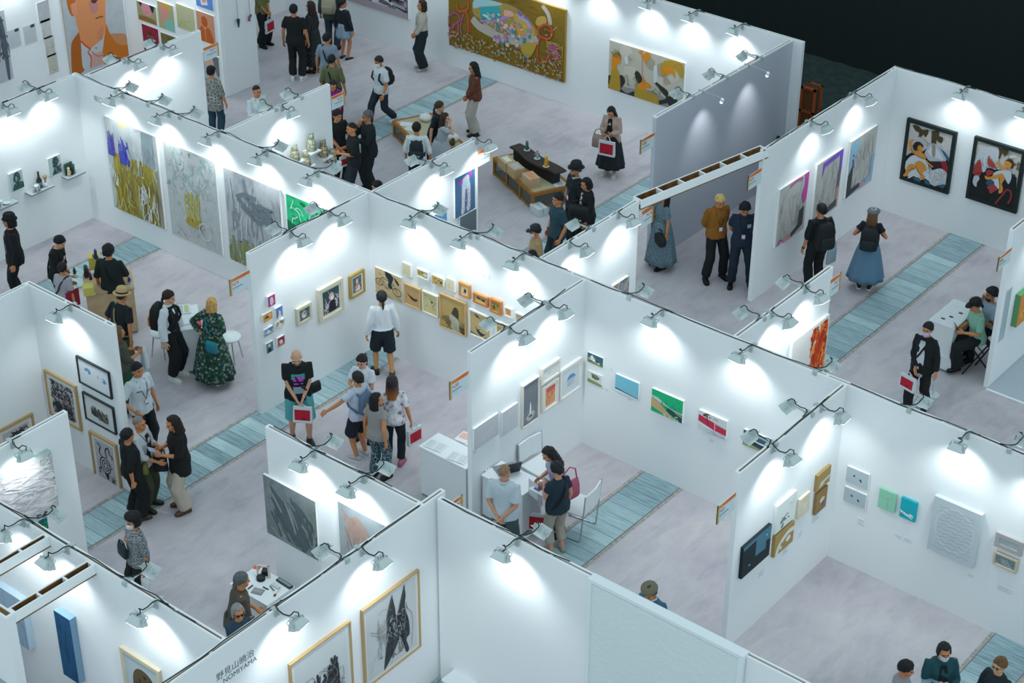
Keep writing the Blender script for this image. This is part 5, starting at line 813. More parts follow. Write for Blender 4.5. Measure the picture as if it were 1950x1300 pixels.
art(F14, (1.909, 1.728, 2.340, 1.148), 'grey and tan painting of crossing ribbons on the N14 wall', (('8f8a88', 'a8a09a', '77747a'), 3), [('s', ['c8beb4', '5c6068', 'b09a78', 'dcdad8', '7a88a0'], 6, 44, (2, 2, 98, 98), 40, -60)], depth=.06)
art(F13, (1.615, 2.202, 2.695, 1.206), 'white canvas with a tall orange red flame shape', 'd9d6d2', [('c', 'cc4416', [(52, 100), (58, 70), (66, 44), (76, 30), (86, 4), (90, 26), (94, 50), (84, 78), (78, 100)]), ('s', ['e0661c', 'a83012', 'ec8a3a', 'c23a10'], 5, 90, (52, 8, 94, 98), 14, -75)], depth=.06)
art(F06, (6.126, 1.588, 7.131, 0.978), 'thick green edged orange painting on the N06 wall', 'd98a3c', [('c', 'c8a0c8', [(30, 40), (60, 20), (80, 50), (50, 80)]), ('s', ['e0b040', 'd06030'], 6, 10, (4, 4, 96, 96), 30)], depth=.1, edge='5d9468')
# side booth
WD = 'b4966a'; PAP = 'd8d5cc'
art(FL, (-6.239, 1.540, -5.478, 0.710), 'light wood framed ink print of dense dark waves', 'b3b0b4', [('s', [INK, '30343a', '454a50'], 3, 120, (2, 2, 98, 60), 12), ('s', [INK], 4, 40, (4, 58, 96, 98), 22), ('o', INK, 4, 30, 72, 14, 10), ('o', INK, 3, 32, 72, 7, 5), ('o', INK, 4, 74, 78, 13, 10), ('d', ['b08a84'], 12, (30, 30, 90, 70), 3)], frame=(WD, .035, .04), mount=(PAP, .1))
art(FL, (-5.366, 2.144, -4.620, 1.664), 'black framed paper with two blue swirls, upper of the pair', 'cfd4d8', [('c', '5f8fc4', [(18, 34), (28, 26), (38, 32), (38, 46), (30, 50), (30, 40), (20, 42)]), ('c', '5f8fc4', [(76, 36), (86, 40), (90, 52), (82, 58), (74, 50), (82, 48)]), ('l', '3a4044', 2.5, [(62, 36), (63, 50)], 0)], frame=('252d30', .022, .035), mount=('d3d8dc', .02))
art(FL, (-5.335, 1.511, -4.626, 1.016), 'black framed charcoal smudge drawing, lower of the pair', 'cdcfd0', [('s', ['24282b', '3a3e40', '55585a'], 3, 60, (20, 28, 50, 74), 24, 80), ('s', ['3c3c38', '6a6862', '8a8478'], 2.5, 60, (44, 34, 80, 80), 22, 60)], frame=('252d30', .022, .035), mount=('d0d2d2', .05))
art(FL, (-5.303, 0.809, -4.670, -0.133), 'light wood framed ink print of a coiled turtle shape, low on the wall', 'b5b2b6', [('o', INK, 5, 46, 58, 27, 20), ('o', INK, 4.5, 47, 58, 18, 13), ('o', INK, 4, 48, 58, 9, 7), ('l', INK, 6, [(34, 40), (22, 28), (30, 14), (14, 8)]), ('l', INK, 6, [(60, 36), (56, 18), (72, 8), (78, 22), (90, 26), (88, 34)]), ('l', INK, 6, [(26, 70), (12, 72), (14, 84)]), ('l', INK, 6, [(70, 62), (86, 56)]), ('c', INK, [(36, 76), (60, 78), (52, 94)]), ('s', '5c5a62', .8, 60, (2, 2, 98, 98), 8), ('s', INK, 2, 10, (70, 76, 96, 96), 14)], frame=(WD, .035, .04), mount=(PAP, .1))
art(FLW, (-6.462, 0.837, -5.762, 0.263), 'light wood framed ink print of looping bands behind the side screen', 'b8b5b6', [('o', INK, 5, 60, 50, 26, 26), ('o', INK, 5, 60, 50, 14, 14), ('s', INK, 3, 40, (20, 10, 98, 90), 26)], frame=(WD, .035, .04), mount=(PAP, .12))
art(FLS, (-8.739, 2.619, -7.713, 1.703), 'thick white impasto painting with torn dark fringe', (('c6c3c6', 'd6d4d4', 'bdb9be', 'cfcccd'), 5, (1, .6, 2)), [('s', ['dcdada', 'a9a5aa', 'e4e2e2', 'b3afb6'], 1.6, 70, (2, 4, 98, 92), 40, 12), ('d', ['9fb4b0', 'b4c4be'], 10, (80, 4, 98, 26), 3), ('d', ['3c4a50', '6a6478', '2f6a64', '1f2a30'], 20, (30, 92, 98, 99), 2)], depth=.09, edge='a9bfba')
art(FLS, (-8.196, 1.660, -7.912, 1.420), 'small emerald green painting just above the near wall', '12785c', [('s', ['0c5240', '2a9c80', '274a8a'], 6, 26, (2, 2, 98, 98), 30)], depth=.05)
art(FN, (-1.245, 1.887, -0.936, 0.825), 'deep blue tall slab painting with frayed top edge', (('12466e', '185480', '0f3f64'), 4, (3, 1, .6)), [('s', ['2a6a98', '0e3554'], 1.5, 40, (2, 2, 98, 98), 20, 90)], depth=.1, edge='7f9fb8')
art(FN, (-2.706, 1.669, -1.931, 0.837), 'pale blue tall panel painting under the near beams', (('9fb9cf', 'a9c0d4', '96b2ca'), 2, (2, 1, .5)), [('l', '7f9cb4', 1, [(50, 0), (53, 100)], 0), ('s', '8aa8c0', 1.5, 20, (80, 2, 99, 98), 14, 90)], depth=.1, edge='b8ccdc')
art(FN, (-0.061, 1.910, 0.652, 0.838), 'pale wood framed picture of a dark arched doorway', 'b4c0c6', [('c', '5b4c30', [(20, 100), (20, 40), (34, 18), (60, 14), (84, 26), (90, 60), (90, 100)]), ('s', ['3f3824', '77643c', '2a2a24'], 5, 30, (24, 24, 86, 98), 30), ('c', '6a6f74', [(24, 60), (40, 54), (44, 80), (26, 84)])], frame=('c8bda4', .05, .05))
art(('y', -10.5), (-1.065, 1.871, -0.582, 1.647), 'grey framed picture low in the near corner booth', '7a7a64', [('s', ['5a5c4c', '9a9a84'], 6, 14, (4, 4, 96, 96), 40)], frame=('9aa6ac', .05, .05))
# front screens
art(FSC, (-0.974, 2.206, 0.014, 1.207), 'large dark grey green misty painting, the left one on the front screen', (('5f6b6c', '6d7878', '7d8688', '59646a'), 2.2), [('c', (('586469', '4f5b60'), 3), [(12, 10), (40, 30), (60, 20), (84, 40), (80, 92), (50, 98), (24, 60)]), ('s', ['77837f', '85908f', '4f5a5e'], 4, 40, (3, 3, 97, 97), 40, 60)], depth=.04)
art(FSC, (0.441, 2.422, 1.378, 1.418), 'large grey painting of a pale rust brown mountain shape', (('8c979c', '98a2a6', '848f96'), 2), [('c', (('9a7f74', 'a88f84', '8c7670'), 4), [(6, 4), (20, 18), (36, 10), (54, 24), (74, 44), (90, 60), (84, 100), (36, 100), (22, 60)]), ('s', ['a89a94', '8f8688'], 3, 24, (10, 20, 90, 98), 30, 70)], depth=.04)
art(FD, (-8.295, 2.080, -7.240, 0.994), 'light wood framed charcoal drawing of a bowed dark figure, lower one', 'c6cacc', [('s', ['2f3335', '24282a', '4a4e50'], 4, 50, (34, 40, 56, 96), 34, 95), ('s', ['2f3335', '1f2325'], 4, 60, (62, 30, 80, 96), 34, 88), ('c', '33383a', [(38, 74), (56, 60), (74, 70), (80, 100), (36, 100)]), ('s', '7a7e80', 1, 20, (16, 40, 90, 98), 30)], frame=(WD, .022, .045), mount=('d3d8d9', .05), cat='drawing', name='drawing')
#
art(FD, (-7.030, 2.091, -5.970, 0.810), 'light wood framed ink drawing of a hare like figure with tall ears', 'c3c6c8', [('s', 'a9acae', 3, 16, (22, 22, 40, 80), 18, 85), ('c', '3a3f43', [(52, 2), (55, 14), (58, 28), (57, 42), (50, 43), (55, 55), (64, 65), (59, 77), (46, 90), (33, 100), (32, 95), (36, 74), (41, 54), (40, 31), (46, 14)]), ('c', '34393d', [(77, 0), (79, 17), (77, 32), (84, 55), (85, 75), (78, 79), (83, 96), (77, 98), (72, 82), (67, 71), (61, 62), (56, 46), (63, 32), (69, 18)]), ('s', ['a9aeb0', 'c9ccce', '8a9092'], .8, 70, (40, 30, 78, 66), 7), ('s', ['1f2326', '4a5054'], 1., 60, (38, 24, 80, 90), 12, 92), ('l', '6a6e6a', .8, [(52, 2), (47, 12), (40, 28), (41, 52), (33, 78)]), ('l', '6a6e6a', .8, [(77, 1), (70, 16), (62, 29)]), ('l', '6a6e6a', .8, [(77, 32), (89, 47), (90, 68), (87, 92)]), ('l', '8a8a80', .7, [(64, 66), (55, 83), (44, 97)]), ('l', '7a7c76', .8, [(6, 31), (16, 38), (27, 42), (42, 42)]), ('l', '7a7c76', .8, [(6, 35), (19, 44), (24, 50), (35, 48)]), ('l', '8a8c88', .6, [(23, 16), (34, 14), (49, 21)]), ('l', '8a8c88', .6, [(24, 52), (23, 65), (11, 76), (5, 89)]), ('s', '9a9c9a', .8, 16, (20, 20, 38, 60), 14, 80)], frame=(WD, .022, .045), mount=('d3d8d9', .04), cat='drawing', name='drawing')
# far west block
#
art(FBS, (3.80, 2.5, 5.46, .15), 'huge portrait of an orange haired man in an orange jacket', (('a9b0b5', 'b4babe', 'a0a8ae'), 1.5), [('c', 'b9651a', [(8, 18), (8, 29), (12, 39), (18, 40), (15, 30), (25, 29), (45, 24), (26, 14)]), ('c', 'd68a58', [(24, 17), (74, 27), (71, 37), (67, 58), (68, 62), (59, 72), (56, 79), (37, 78), (22, 67), (21, 58), (19, 42)]), ('c', 'd98f70', [(13, 29), (23, 29), (22, 40), (15, 39)]), ('c', 'b8807c', [(42, 33), (57, 36), (54, 45), (45, 44)]), ('c', '5a2c22', [(46, 32), (58, 33), (54, 36), (49, 35)]), ('c', 'c9805a', [(51, 65), (61, 61), (59, 73), (53, 74)]), ('l', '6f4a1e', 1.8, [(51, 51), (60, 51), (64, 52)]), ('p', 'b4bcc0', [(22, 67), (37, 78), (59, 73), (57, 98), (33, 97), (19, 96)]), ('c', 'a85a14', [(21, 58), (22, 68), (20, 91), (22, 97), (3, 98), (4, 77), (8, 65)]), ('c', 'c06c18', [(68, 60), (72, 71), (82, 82), (100, 88), (100, 100), (55, 98), (59, 79)]), ('c', 'bb8658', [(72, 71), (97, 77), (98, 88), (82, 83)]), ('p', 'bc9c94', [(36, 84), (56, 85), (57, 98), (33, 97)]), ('l', 'c84a20', 2.2, [(22, 67), (29, 73), (37, 79)]), ('l', 'c84a20', 1.8, [(36, 79), (32, 81), (36, 87), (33, 97)]), ('l', 'c8603c', 1.4, [(38, 81), (47, 88), (57, 89)]), ('l', 'c84a20', 2, [(44, 79), (48, 80)])], depth=.03, edge='b8a088')
art(FBF, (-16.657, 1.586, -16.023, 1.150), 'ochre portrait panel of a dark haired smiling woman', 'a09a70', [('c', 'd8909a', [(24, 0), (74, 0), (76, 46), (52, 66), (30, 50)]), ('c', '1c2a2a', [(10, 0), (26, 0), (24, 20), (14, 14)]), ('c', '1c2a2a', [(66, 0), (90, 0), (86, 30), (78, 36)]), ('p', '8a6c3c', [(8, 74), (50, 70), (92, 76), (96, 100), (4, 100)]), ('l', '7a3a44', 3, [(44, 44), (56, 45)], 0)], depth=.035, group='grid of portrait panels')
art(FBF, (-15.954, 1.764, -15.430, 1.141), 'khaki portrait panel of a yellow haired person in a teal top', 'a7a276', [('c', 'd98a84', [(20, 0), (56, 0), (60, 34), (44, 70), (26, 74), (22, 40)]), ('c', 'c8a23c', [(10, 0), (70, 0), (76, 26), (58, 20), (20, 6)]), ('c', '7db4a4', [(40, 66), (70, 50), (98, 70), (98, 98), (40, 98)])], depth=.035, group='grid of portrait panels')
art(FBF, (-15.335, 1.860, -14.760, 1.303), 'pale olive portrait panel with a faint pink square and scrawls', 'b3b488', [('p', 'bfae9e', [(34, 30), (66, 28), (68, 56), (36, 58)]), ('s', '94a070', 1.5, 10, (8, 60, 90, 92), 40)], depth=.035, group='grid of portrait panels')
art(FBF, (-14.653, 2.452, -14.126, 1.983), 'cobalt blue portrait panel of hands in front of a white shirt', '5a80c4', [('p', 'c9cdd4', [(20, 40), (60, 30), (70, 80), (30, 90)]), ('c', 'c98a6a', [(34, 60), (56, 54), (60, 66), (40, 74)])], depth=.035, group='grid of portrait panels')
art(FBF, (-14.691, 1.868, -14.131, 1.190), 'salmon portrait panel of an orange person with crossed lapels', 'c4896c', [('c', 'b4541c', [(28, 18), (44, 12), (60, 20), (60, 40), (44, 48), (30, 38)]), ('c', 'b8581c', [(14, 60), (30, 46), (44, 60), (60, 46), (80, 62), (86, 100), (10, 98)]), ('l', 'd08a60', 6, [(44, 50), (46, 98)], 0)], depth=.035, group='grid of portrait panels')
art(FBF, (-16.562, 1.066, -16.018, 0.440), 'crimson portrait panel of a brown face, lower row', '8c2038', [('c', '8a5040', [(28, 34), (60, 30), (66, 50), (50, 70), (30, 60)]), ('c', '5c2a26', [(26, 30), (48, 20), (66, 32), (40, 36)]), ('p', '6a3040', [(20, 80), (80, 74), (90, 100), (10, 100)])], depth=.035, group='grid of portrait panels')
art(FBF, (-15.937, 1.027, -15.380, 0.426), 'olive portrait panel mostly hidden behind the N17 wall', '6c6438', [('s', '4f4a2c', 4, 12, (4, 4, 96, 90), 40)], depth=.035, group='grid of portrait panels')
art(FBF, (-14.622, 0.922, -14.088, 0.201), 'grey portrait panel of a pale face below the N17 sign', 'a8aeb2', [('c', 'c9a898', [(14, 6), (70, 4), (78, 50), (50, 84), (24, 60)]), ('c', '6a6e74', [(60, 0), (100, 0), (98, 60), (80, 56)])], depth=.035, group='grid of portrait panels')
art(FBS, (1.818, 2.237, 2.289, 0.673), 'grey picture of a bare dark tree at the far west edge', 'b4b9be', [('c', '55606a', [(60, 20), (80, 10), (90, 40), (84, 96), (70, 98), (66, 60)]), ('s', '4a545e', 5, 24, (40, 8, 98, 70), 26)], depth=.04)
art(FBS, (2.315, 1.727, 2.634, 1.313), 'white text sheet with dark square, left of two', 'c3c9cd', [('p', '3c4448', [(60, 2), (92, 2), (92, 18), (60, 18)])] + [('l', '9aa2a8', 2, [(10, 26 + 9 * k), (88, 26 + 9 * k)], 0) for k in range(8)], depth=.006, cat='sheet', name='text_sheet')
art(FBS, (2.725, 1.693, 3.051, 1.275), 'white text sheet with dark square, right of two', 'c3c9cd', [('p', '3c4448', [(60, 2), (92, 2), (92, 18), (60, 18)])] + [('l', '9aa2a8', 2, [(10, 26 + 9 * k), (88, 26 + 9 * k)], 0) for k in range(8)], depth=.006, cat='sheet', name='text_sheet')
art(FBS, (3.144, 2.113, 3.453, 1.646), 'small pale grey picture at the top of the hanging column', 'b4b3b8', [('s', 'c6c4c6', 4, 8, (8, 8, 92, 92), 40)], depth=.03)
art(FBS, (3.176, 1.696, 3.430, 1.264), 'small white picture with grey traces, second in the hanging column', 'c6c6c4', [('s', '9a9a9e', 2, 12, (10, 10, 90, 90), 30)], depth=.03)
art(FBS, (3.205, 1.299, 3.467, 0.836), 'small white picture with ochre scribbles, third in the hanging column', 'c3c2bc', [('s', ['5c5c60', 'b08c54', 'a89a80'], 3, 16, (10, 10, 90, 90), 30)], depth=.03)
art(FBS, (3.230, 0.874, 3.486, 0.429), 'small yellowish picture at the foot of the hanging column', 'bdbcae', [('s', ['c4b87c', '9a9a94'], 3, 12, (10, 10, 90, 90), 30)], depth=.03)
art(('y', 9.6), (-2.425, 1.120, -2.013, 0.766), 'black framed picture leaning in the gap behind the N08 wall', 'a8b0b4', [('e', '6a7276', 50, 50, 20, 24)], frame=('15191a', .06, .04))
# captions
for i_, (f_, r_, l_) in enumerate([(FS, (0.559, 1.632, 0.601, 1.592), 'caption card right of the white house painting'), (FS, (0.485, 1.233, 0.538, 1.178), 'caption card right of the two trees painting'), (FS, (0.908, 1.227, 0.970, 1.195), 'caption card under the blue sky painting'), (FS, (2.431, 1.145, 2.511, 1.085), 'caption card under the red sky painting'), (FS, (4.997, 0.903, 5.115, 0.781), 'caption card under the lower bird painting'), (FS, (5.591, 0.912, 5.723, 0.865), 'left caption card under the mint painting'), (FS, (5.740, 0.921, 5.873, 0.865), 'right caption card under the turquoise painting'), (FS, (6.748, 0.797, 6.860, 0.743), 'caption card under the handwriting canvas'), (FS, (7.179, 0.835, 7.444, 0.752), 'double caption card under the wood framed grey picture'), (F21, (-1.980, 0.907, -1.832, 0.805), 'caption card under the dark night painting'), (F21, (-1.350, 0.934, -1.208, 0.820), 'caption card under the ochre loop painting'), (F21, (-0.959, 0.996, -0.843, 0.889), 'caption card under the cream loop painting'), (F21, (-0.587, 1.046, -0.379, 0.924), 'caption card under the purple shape painting'), (F20, (-0.633, 1.145, -0.553, 1.103), 'caption card under the blue disc drawing'), (F20, (-2.671, 1.274, -2.599, 1.225), 'caption card under the pale grey canvas')]):
    if r_[1] - r_[3] < .03: r_ = (r_[0], r_[1], max(r_[2], r_[0] + .06), r_[1] - .07)
    caption(f_, r_, l_)
art(F06, (5.719, 1.832, 5.922, 0.839), 'tall sheet of small vertical text on the N06 wall end', 'b4c1c9', [('l', '8796a0', 7, [(12 + 16 * k, 4), (12 + 16 * k, 94 - 7 * (k % 3))], 0) for k in range(6)], depth=.004, cat='sheet', name='text_sheet')

# ------------------------------------------------------------------ clip-on floodlights along the wall tops
HOUS = mat('c0cccc', .45, metal=.0, spec=.5); STEEL = mat('b4c0c0', .4, metal=.3); CORD = mat('1c2527', .7); GLASSL = mat('f4fbff', .3, emit=4.)
def lamp_template():
    r = thing('floodlight', 'grey clip-on floodlight', 'floodlight', group='clip-on floodlights on the wall tops')
    T = Matrix.Translation((0, .36, -.06)) @ Matrix.Rotation(math.radians(28), 4, 'X')
    b = B(); b.loft([[T @ Vector((x * w, y * d, z)) for x, y in ((-1, -1), (1, -1), (1, 1), (-1, 1))] for z, w, d in [(-.05, .1, .085), (-.035, .105, .09), (.0, .09, .075), (.035, .075, .06), (.055, .055, .045)]])
    for i in range(5): x = -.06 + .03 * i; b.box(x - .004, -.05, .03, x + .004, .05, .07, T=T)
    for s in (-1, 1): b.box(s * .105 - .004, -.03, -.05, s * .105 + .004, .03, .05, T=T)
    h = b.build('housing', HOUS, r)
    b = B(); b.box(-.09, -.075, -.058, .09, .075, -.0505, T=T); b.build('lens', GLASSL, h)
    b = B(); b.tube([T @ Vector((-.112, 0, 0)), T @ Vector((-.112, -.04, .075)), T @ Vector((0, -.05, .08)), T @ Vector((.112, -.04, .075)), T @ Vector((.112, 0, 0))], .006, 6); b.build('yoke', STEEL, h)
    b = B(); b.tube([(0, .05, -.03), (0, .18, -.02), (0, .3, -.01), T @ Vector((0, -.05, .08))], .011, 8); b.build('arm', STEEL, r)
    b = B(); b.box(-.03, -.065, -.002, .03, .065, .014); b.box(-.03, .042, -.09, .03, .065, 0); b.box(-.03, -.065, -.05, .03, -.045, 0); b.tube([(0, .065, -.05), (0, .1, -.05)], .008, 8); b.build('clamp', STEEL, r)
    b = B(); P_ = [(-.16, 0, .012), (-.08, .01, .016), (-.02, .03, .03), (.01, .09, .02), (.015, .17, .0), (.012, .25, .012), (.03, .29, .05), (-.01, .31, .085), (-.05, .34, .06), (-.02, .37, .03)]
    b.tube(P_, .0075, 6); b.build('cord', CORD, r)
    return r
LT = lamp_template()
ORD = ['first', 'second', 'third', 'fourth', 'fifth', 'sixth', 'seventh', 'eighth', 'ninth', 'tenth', 'eleventh', 'twelfth']
used_first = [False]
def lamps(axis, c, side, spots, where, power=82.):
    """clips on one face of one wall; spots are wall-top points in order"""
    for i, p in enumerate(spots):
        loc = (p[0], c, 3.0) if axis == 'y' else (c, p[1], 3.0)
        rz = {('y', -1): PI, ('y', 1): 0, ('x', 1): -PI / 2, ('x', -1): PI / 2}[(axis, side)] + rnd.gauss(0, .07)
        lab = 'grey clip-on floodlight, ' + (ORD[i] + ' ' if len(spots) > 1 else 'the only one ') + where
        if not used_first[0]:
            used_first[0] = True; o = LT; o.location = loc; o.rotation_euler = (0, 0, rz); o['label'] = lab
        else: o = copy_thing(LT, loc, rz, lab)
        l = bpy.data.lights.new('lamp_beam', 'SPOT'); l.energy = power; l.spot_size = math.radians(128); l.spot_blend = 1.; l.shadow_soft_size = .06; l.color = (.90, .985, 1.)
        lo = bpy.data.objects.new('lamp_beam', l); COL.objects.link(lo)
        n = Vector((math.cos(rz + PI / 2), math.sin(rz + PI / 2), 0)); lo.location = Vector(loc) + n * .31 + Vector((0, 0, -.125))
        d = Vector((0, 0, -1.)) - n * .1; lo.rotation_euler = d.to_track_quat('-Z', 'Y').to_euler()
SP = .04
lamps('x', -11.9, 1, [(-11.900, -1.679), (-11.765, -0.853)], 'on the west booth wall above the shelves')
lamps('x', -11.9, -1, [(-11.853, -0.866)], 'on the outer side of the west booth wall')
lamps('y', SP, -1, [(-10.539, 0.080), (-9.292, 0.062), (-8.017, -0.002), (-6.819, -0.029), (-5.600, -0.049)], 'from the corner above the four large abstracts')
lamps('y', SP, 1, [(-10.739, 0.154), (-9.857, 0.144), (-9.013, 0.122)], 'on the back of the spine behind booth N17')
lamps('y', SP, 1, [(-6.893, 0.069), (-5.649, 0.102)], 'on the back of the spine in booth N16')
lamps('x', -11.7, 1, [(-11.643, 1.088), (-11.574, 1.966)], 'on the inner face of the N17 wall')
lamps('x', -11.7, -1, [(-11.711, 0.999), (-11.666, 1.922)], 'on the far face of the N17 wall before the portraits')
lamps('x', -7.98, 1, [(-8.016, 1.474)], 'on the N16 wall above the figurines')
lamps('x', -7.98, -1, [(-8.016, 1.329), (-8.074, 1.987)], 'on the far face of the N16 wall')
lamps('x', -4.42, 1, [(-4.434, 1.486), (-4.409, 2.660)], 'on the N15 wall above the blue legs painting')
lamps('x', -4.42, -1, [(-4.475, 1.452)], 'on the far face of the N15 wall')
lamps('x', -4.5, 1, [(-4.461, -1.800), (-4.413, -0.911)], 'on the N19 wall above the framed pictures')
lamps('x', -4.5, -1, [(-4.535, -1.783), (-4.503, -0.927)], 'on the far face of the N19 wall before the abstracts')
lamps('y', SP, -1, [(-3.332, -0.036), (-2.253, -0.032), (-1.191, -0.032)], 'above the bicycle and bird pictures on the spine')
lamps('y', SP, 1, [(-3.260, 0.048), (-2.104, 0.091)], 'on the back of the spine in booth N15')
lamps('x', 0., 1, [(0.040, -1.841), (0.037, -0.915)], 'on the N20 wall above the dark flame picture')
lamps('x', 0., -1, [(-0.023, -1.836), (-0.035, -0.955)], 'on the far face of the N20 wall before the swallows')
lamps('y', SP, -1, [(1.458, -0.043), (3.007, -0.070)], 'above the green shore painting on the spine')
lamps('y', SP, 1, [(0.840, 0.050)], 'on the back of the spine in booth N14')
lamps('x', -.9, 1, [(-0.870, 0.746), (-0.870, 2.035)], 'on the inner face of the N14 wall')
lamps('x', -.9, -1, [(-0.883, 1.377)], 'on the far face of the N14 wall')
lamps('x', 2.68, 1, [(2.643, 0.972), (2.669, 1.912)], 'on the N13 wall above the flame painting')
lamps('x', 2.68, -1, [(2.607, 0.786), (2.644, 1.993)], 'on the far face of the N13 wall')
lamps('y', SP, 1, [(4.067, 0.071), (5.541, 0.126), (7.023, 0.127)], 'on the spine back right of booth N13')
lamps('x', 4.54, 1, [(4.589, -1.928), (4.530, -0.694)], 'on the N21 wall above the ochre paintings')
lamps('x', 4.54, -1, [(4.458, -1.838), (4.454, -0.923)], 'on the far face of the N21 wall')
lamps('y', SP, -1, [(6.415, 0.008), (7.541, 0.048)], 'above the handwriting canvas on the spine')
lamps('x', -.32, 1, [(-0.268, 7.002), (-0.239, 8.526)], 'on the N07 wall above the sketch paintings')
lamps('y', 10.14, -1, [(1.167, 10.245), (2.416, 10.413)], 'above the black framed pictures')
lamps('y', 10.04, -1, [(-8.403, 10.089), (-7.107, 9.986), (-5.802, 9.899), (-4.761, 9.961), (-3.663, 10.004)], 'from the west along the back wall')
lamps('x', -2.54, -1, [(-2.541, 6.575), (-2.540, 7.677), (-2.589, 8.849)], 'from the aisle end on the N08 wall')
lamps('y', 10.04, -1, [(-16.027, 9.924), (-14.026, 9.930), (-12.121, 9.935), (-10.410, 10.066)], 'along the back wall past the upper picture edge', 56.)
lamps('y', -5.43, -1, [(-5.361, -5.452)], 'on the side booth back wall')
lamps('x', -3.24, 1, [(-3.227, -8.225)], 'on the side screen above the white impasto painting')
lamps('y', -9.16, 1, [(-1.640, -9.175), (0.159, -9.107)], 'on the back of the near row wall', 62.)
lamps('y', -9.16, -1, [(-1.731, -9.237), (-0.885, -9.215), (0.711, -9.214)], 'on the near row wall above the blue paintings')
lamps('y', -5.81, -1, [(0.013, -5.910), (0.892, -5.913)], 'on the front screen above the misty paintings')
lamps('y', -5.81, 1, [(-0.010, -5.829), (0.928, -5.774)], 'on the back of the front screen')
lamps('x', 1.85, 1, [(1.897, -8.418), (1.891, -6.957)], 'on the front divider above the ink drawings')
lamps('x', 1.85, -1, [(1.815, -7.210)], 'on the far face of the front divider')
lamps('y', -5.56, -1, [(3.227, -5.646)], 'on the front row wall beside the wrapped panel')
lamps('y', -5.56, 1, [(3.253, -5.557)], 'behind the front row wall by the laptop desk')
lamps('x', 4.29, 1, [(4.363, 6.646)], 'on the N06 wall')
lamps('y', 5.56, -1, [(-16.4, 5.56), (-15.5, 5.56), (-14.6, 5.56)], 'over the west block front with the portraits', 56.)
lamps('x', -17.17, 1, [(-17.17, 2.6), (-17.17, 4.2)], 'over the west block side wall', 62.)
# small bulb spots on thin rods over the grey side
for i, (c_, a_) in enumerate((((-2.440, 6.870), 'nearer the aisle'), ((-2.458, 8.409), 'nearer the back wall'))):
    t = thing('spotlight', 'small chrome bulb spotlight on a rod over the grey wall, ' + a_, 'spotlight', (-2.54, c_[1], 3.0), -PI / 2)
    b = B(); b.tube([(0, .0, .01), (0, .2, .0), (0, .46, -.02)], .006, 6); b.box(-.02, -.05, -.04, .02, .05, .008); b.build('rod', STEEL, t)
    b = B(); b.ell((0, .48, -.05), (.04, .04, .045)); b.build('bulb', mat('e8f2f6', .15, metal=.5), t)
    b = B(); b.ell((0, .46, -.1), .028); b.build('lens', GLASSL, t)
    l = bpy.data.lights.new('lamp_beam', 'SPOT'); l.energy = 26; l.spot_size = math.radians(75); l.spot_blend = 1.; l.shadow_soft_size = .04; l.color = (.95, .98, 1)
    lo = bpy.data.objects.new('lamp_beam', l); COL.objects.link(lo); lo.location = (-2.05, c_[1], 2.86); lo.rotation_euler = Vector((-.4, 0, -.75)).to_track_quat('-Z', 'Y').to_euler()
# supply cables lying in the wall-top channels
def cable(pts, label):
    q = []
    for (a, c) in zip(pts, pts[1:]):
        a = Vector(a); c = Vector(c); n = max(2, int((c - a).length / .35)); s = (c - a).normalized().cross(Vector((0, 0, 1)))
        for i in range(n): q.append(a.lerp(c, i / n) + s * rnd.uniform(-.03, .03) + Vector((0, 0, 3.004 + abs(rnd.gauss(0, .012)))))
    b = B(); b.tube(q, .007, 5); tag(b.build('power_cable', CORD), label, 'cable')
cable([(-11.8, .04, 0), (-4.5, .04, 0)], 'black cable lying along the wall top over the four large abstracts')
cable([(-4.4, .04, 0), (0, .04, 0)], 'black cable lying along the spine top between booths N19 and N20')
cable([(.1, .04, 0), (4.5, .04, 0)], 'black cable lying along the spine top between booths N20 and N21')
cable([(4.6, .04, 0), (9.4, .04, 0)], 'black cable lying along the spine top right of booth N21')
cable([(-11.9, -3.5, 0), (-11.9, -.05, 0)], 'black cable along the top of the west booth wall')
cable([(-4.5, -1.9, 0), (-4.5, -.05, 0)], 'black cable along the top of the N19 wall')
cable([(0, -1.6, 0), (0, -.05, 0)], 'black cable along the top of the N20 wall')
cable([(4.54, -1.6, 0), (4.54, -.05, 0)], 'black cable along the top of the N21 wall')
cable([(1.85, -11, 0), (1.85, -5.5, 0)], 'black cable along the top of the front divider')
cable([(2., -5.56, 0), (4.4, -5.56, 0)], 'black cable along the top of the front row wall')
cable([(-.8, -5.81, 0), (1.7, -5.81, 0)], 'black cable along the top of the front screen')
cable([(-7.5, -9.16, 0), (1.7, -9.16, 0)], 'black cable along the top of the near row wall')
cable([(-11.7, .2, 0), (-11.7, 2.3, 0)], 'black cable along the top of the N17 wall')
cable([(-.32, 5.7, 0), (-.32, 10.1, 0)], 'black cable along the top of the N07 wall')
cable([(-.36, 10.14, 0), (4, 10.14, 0)], 'pale cable along the top of the back wall over the black frames')
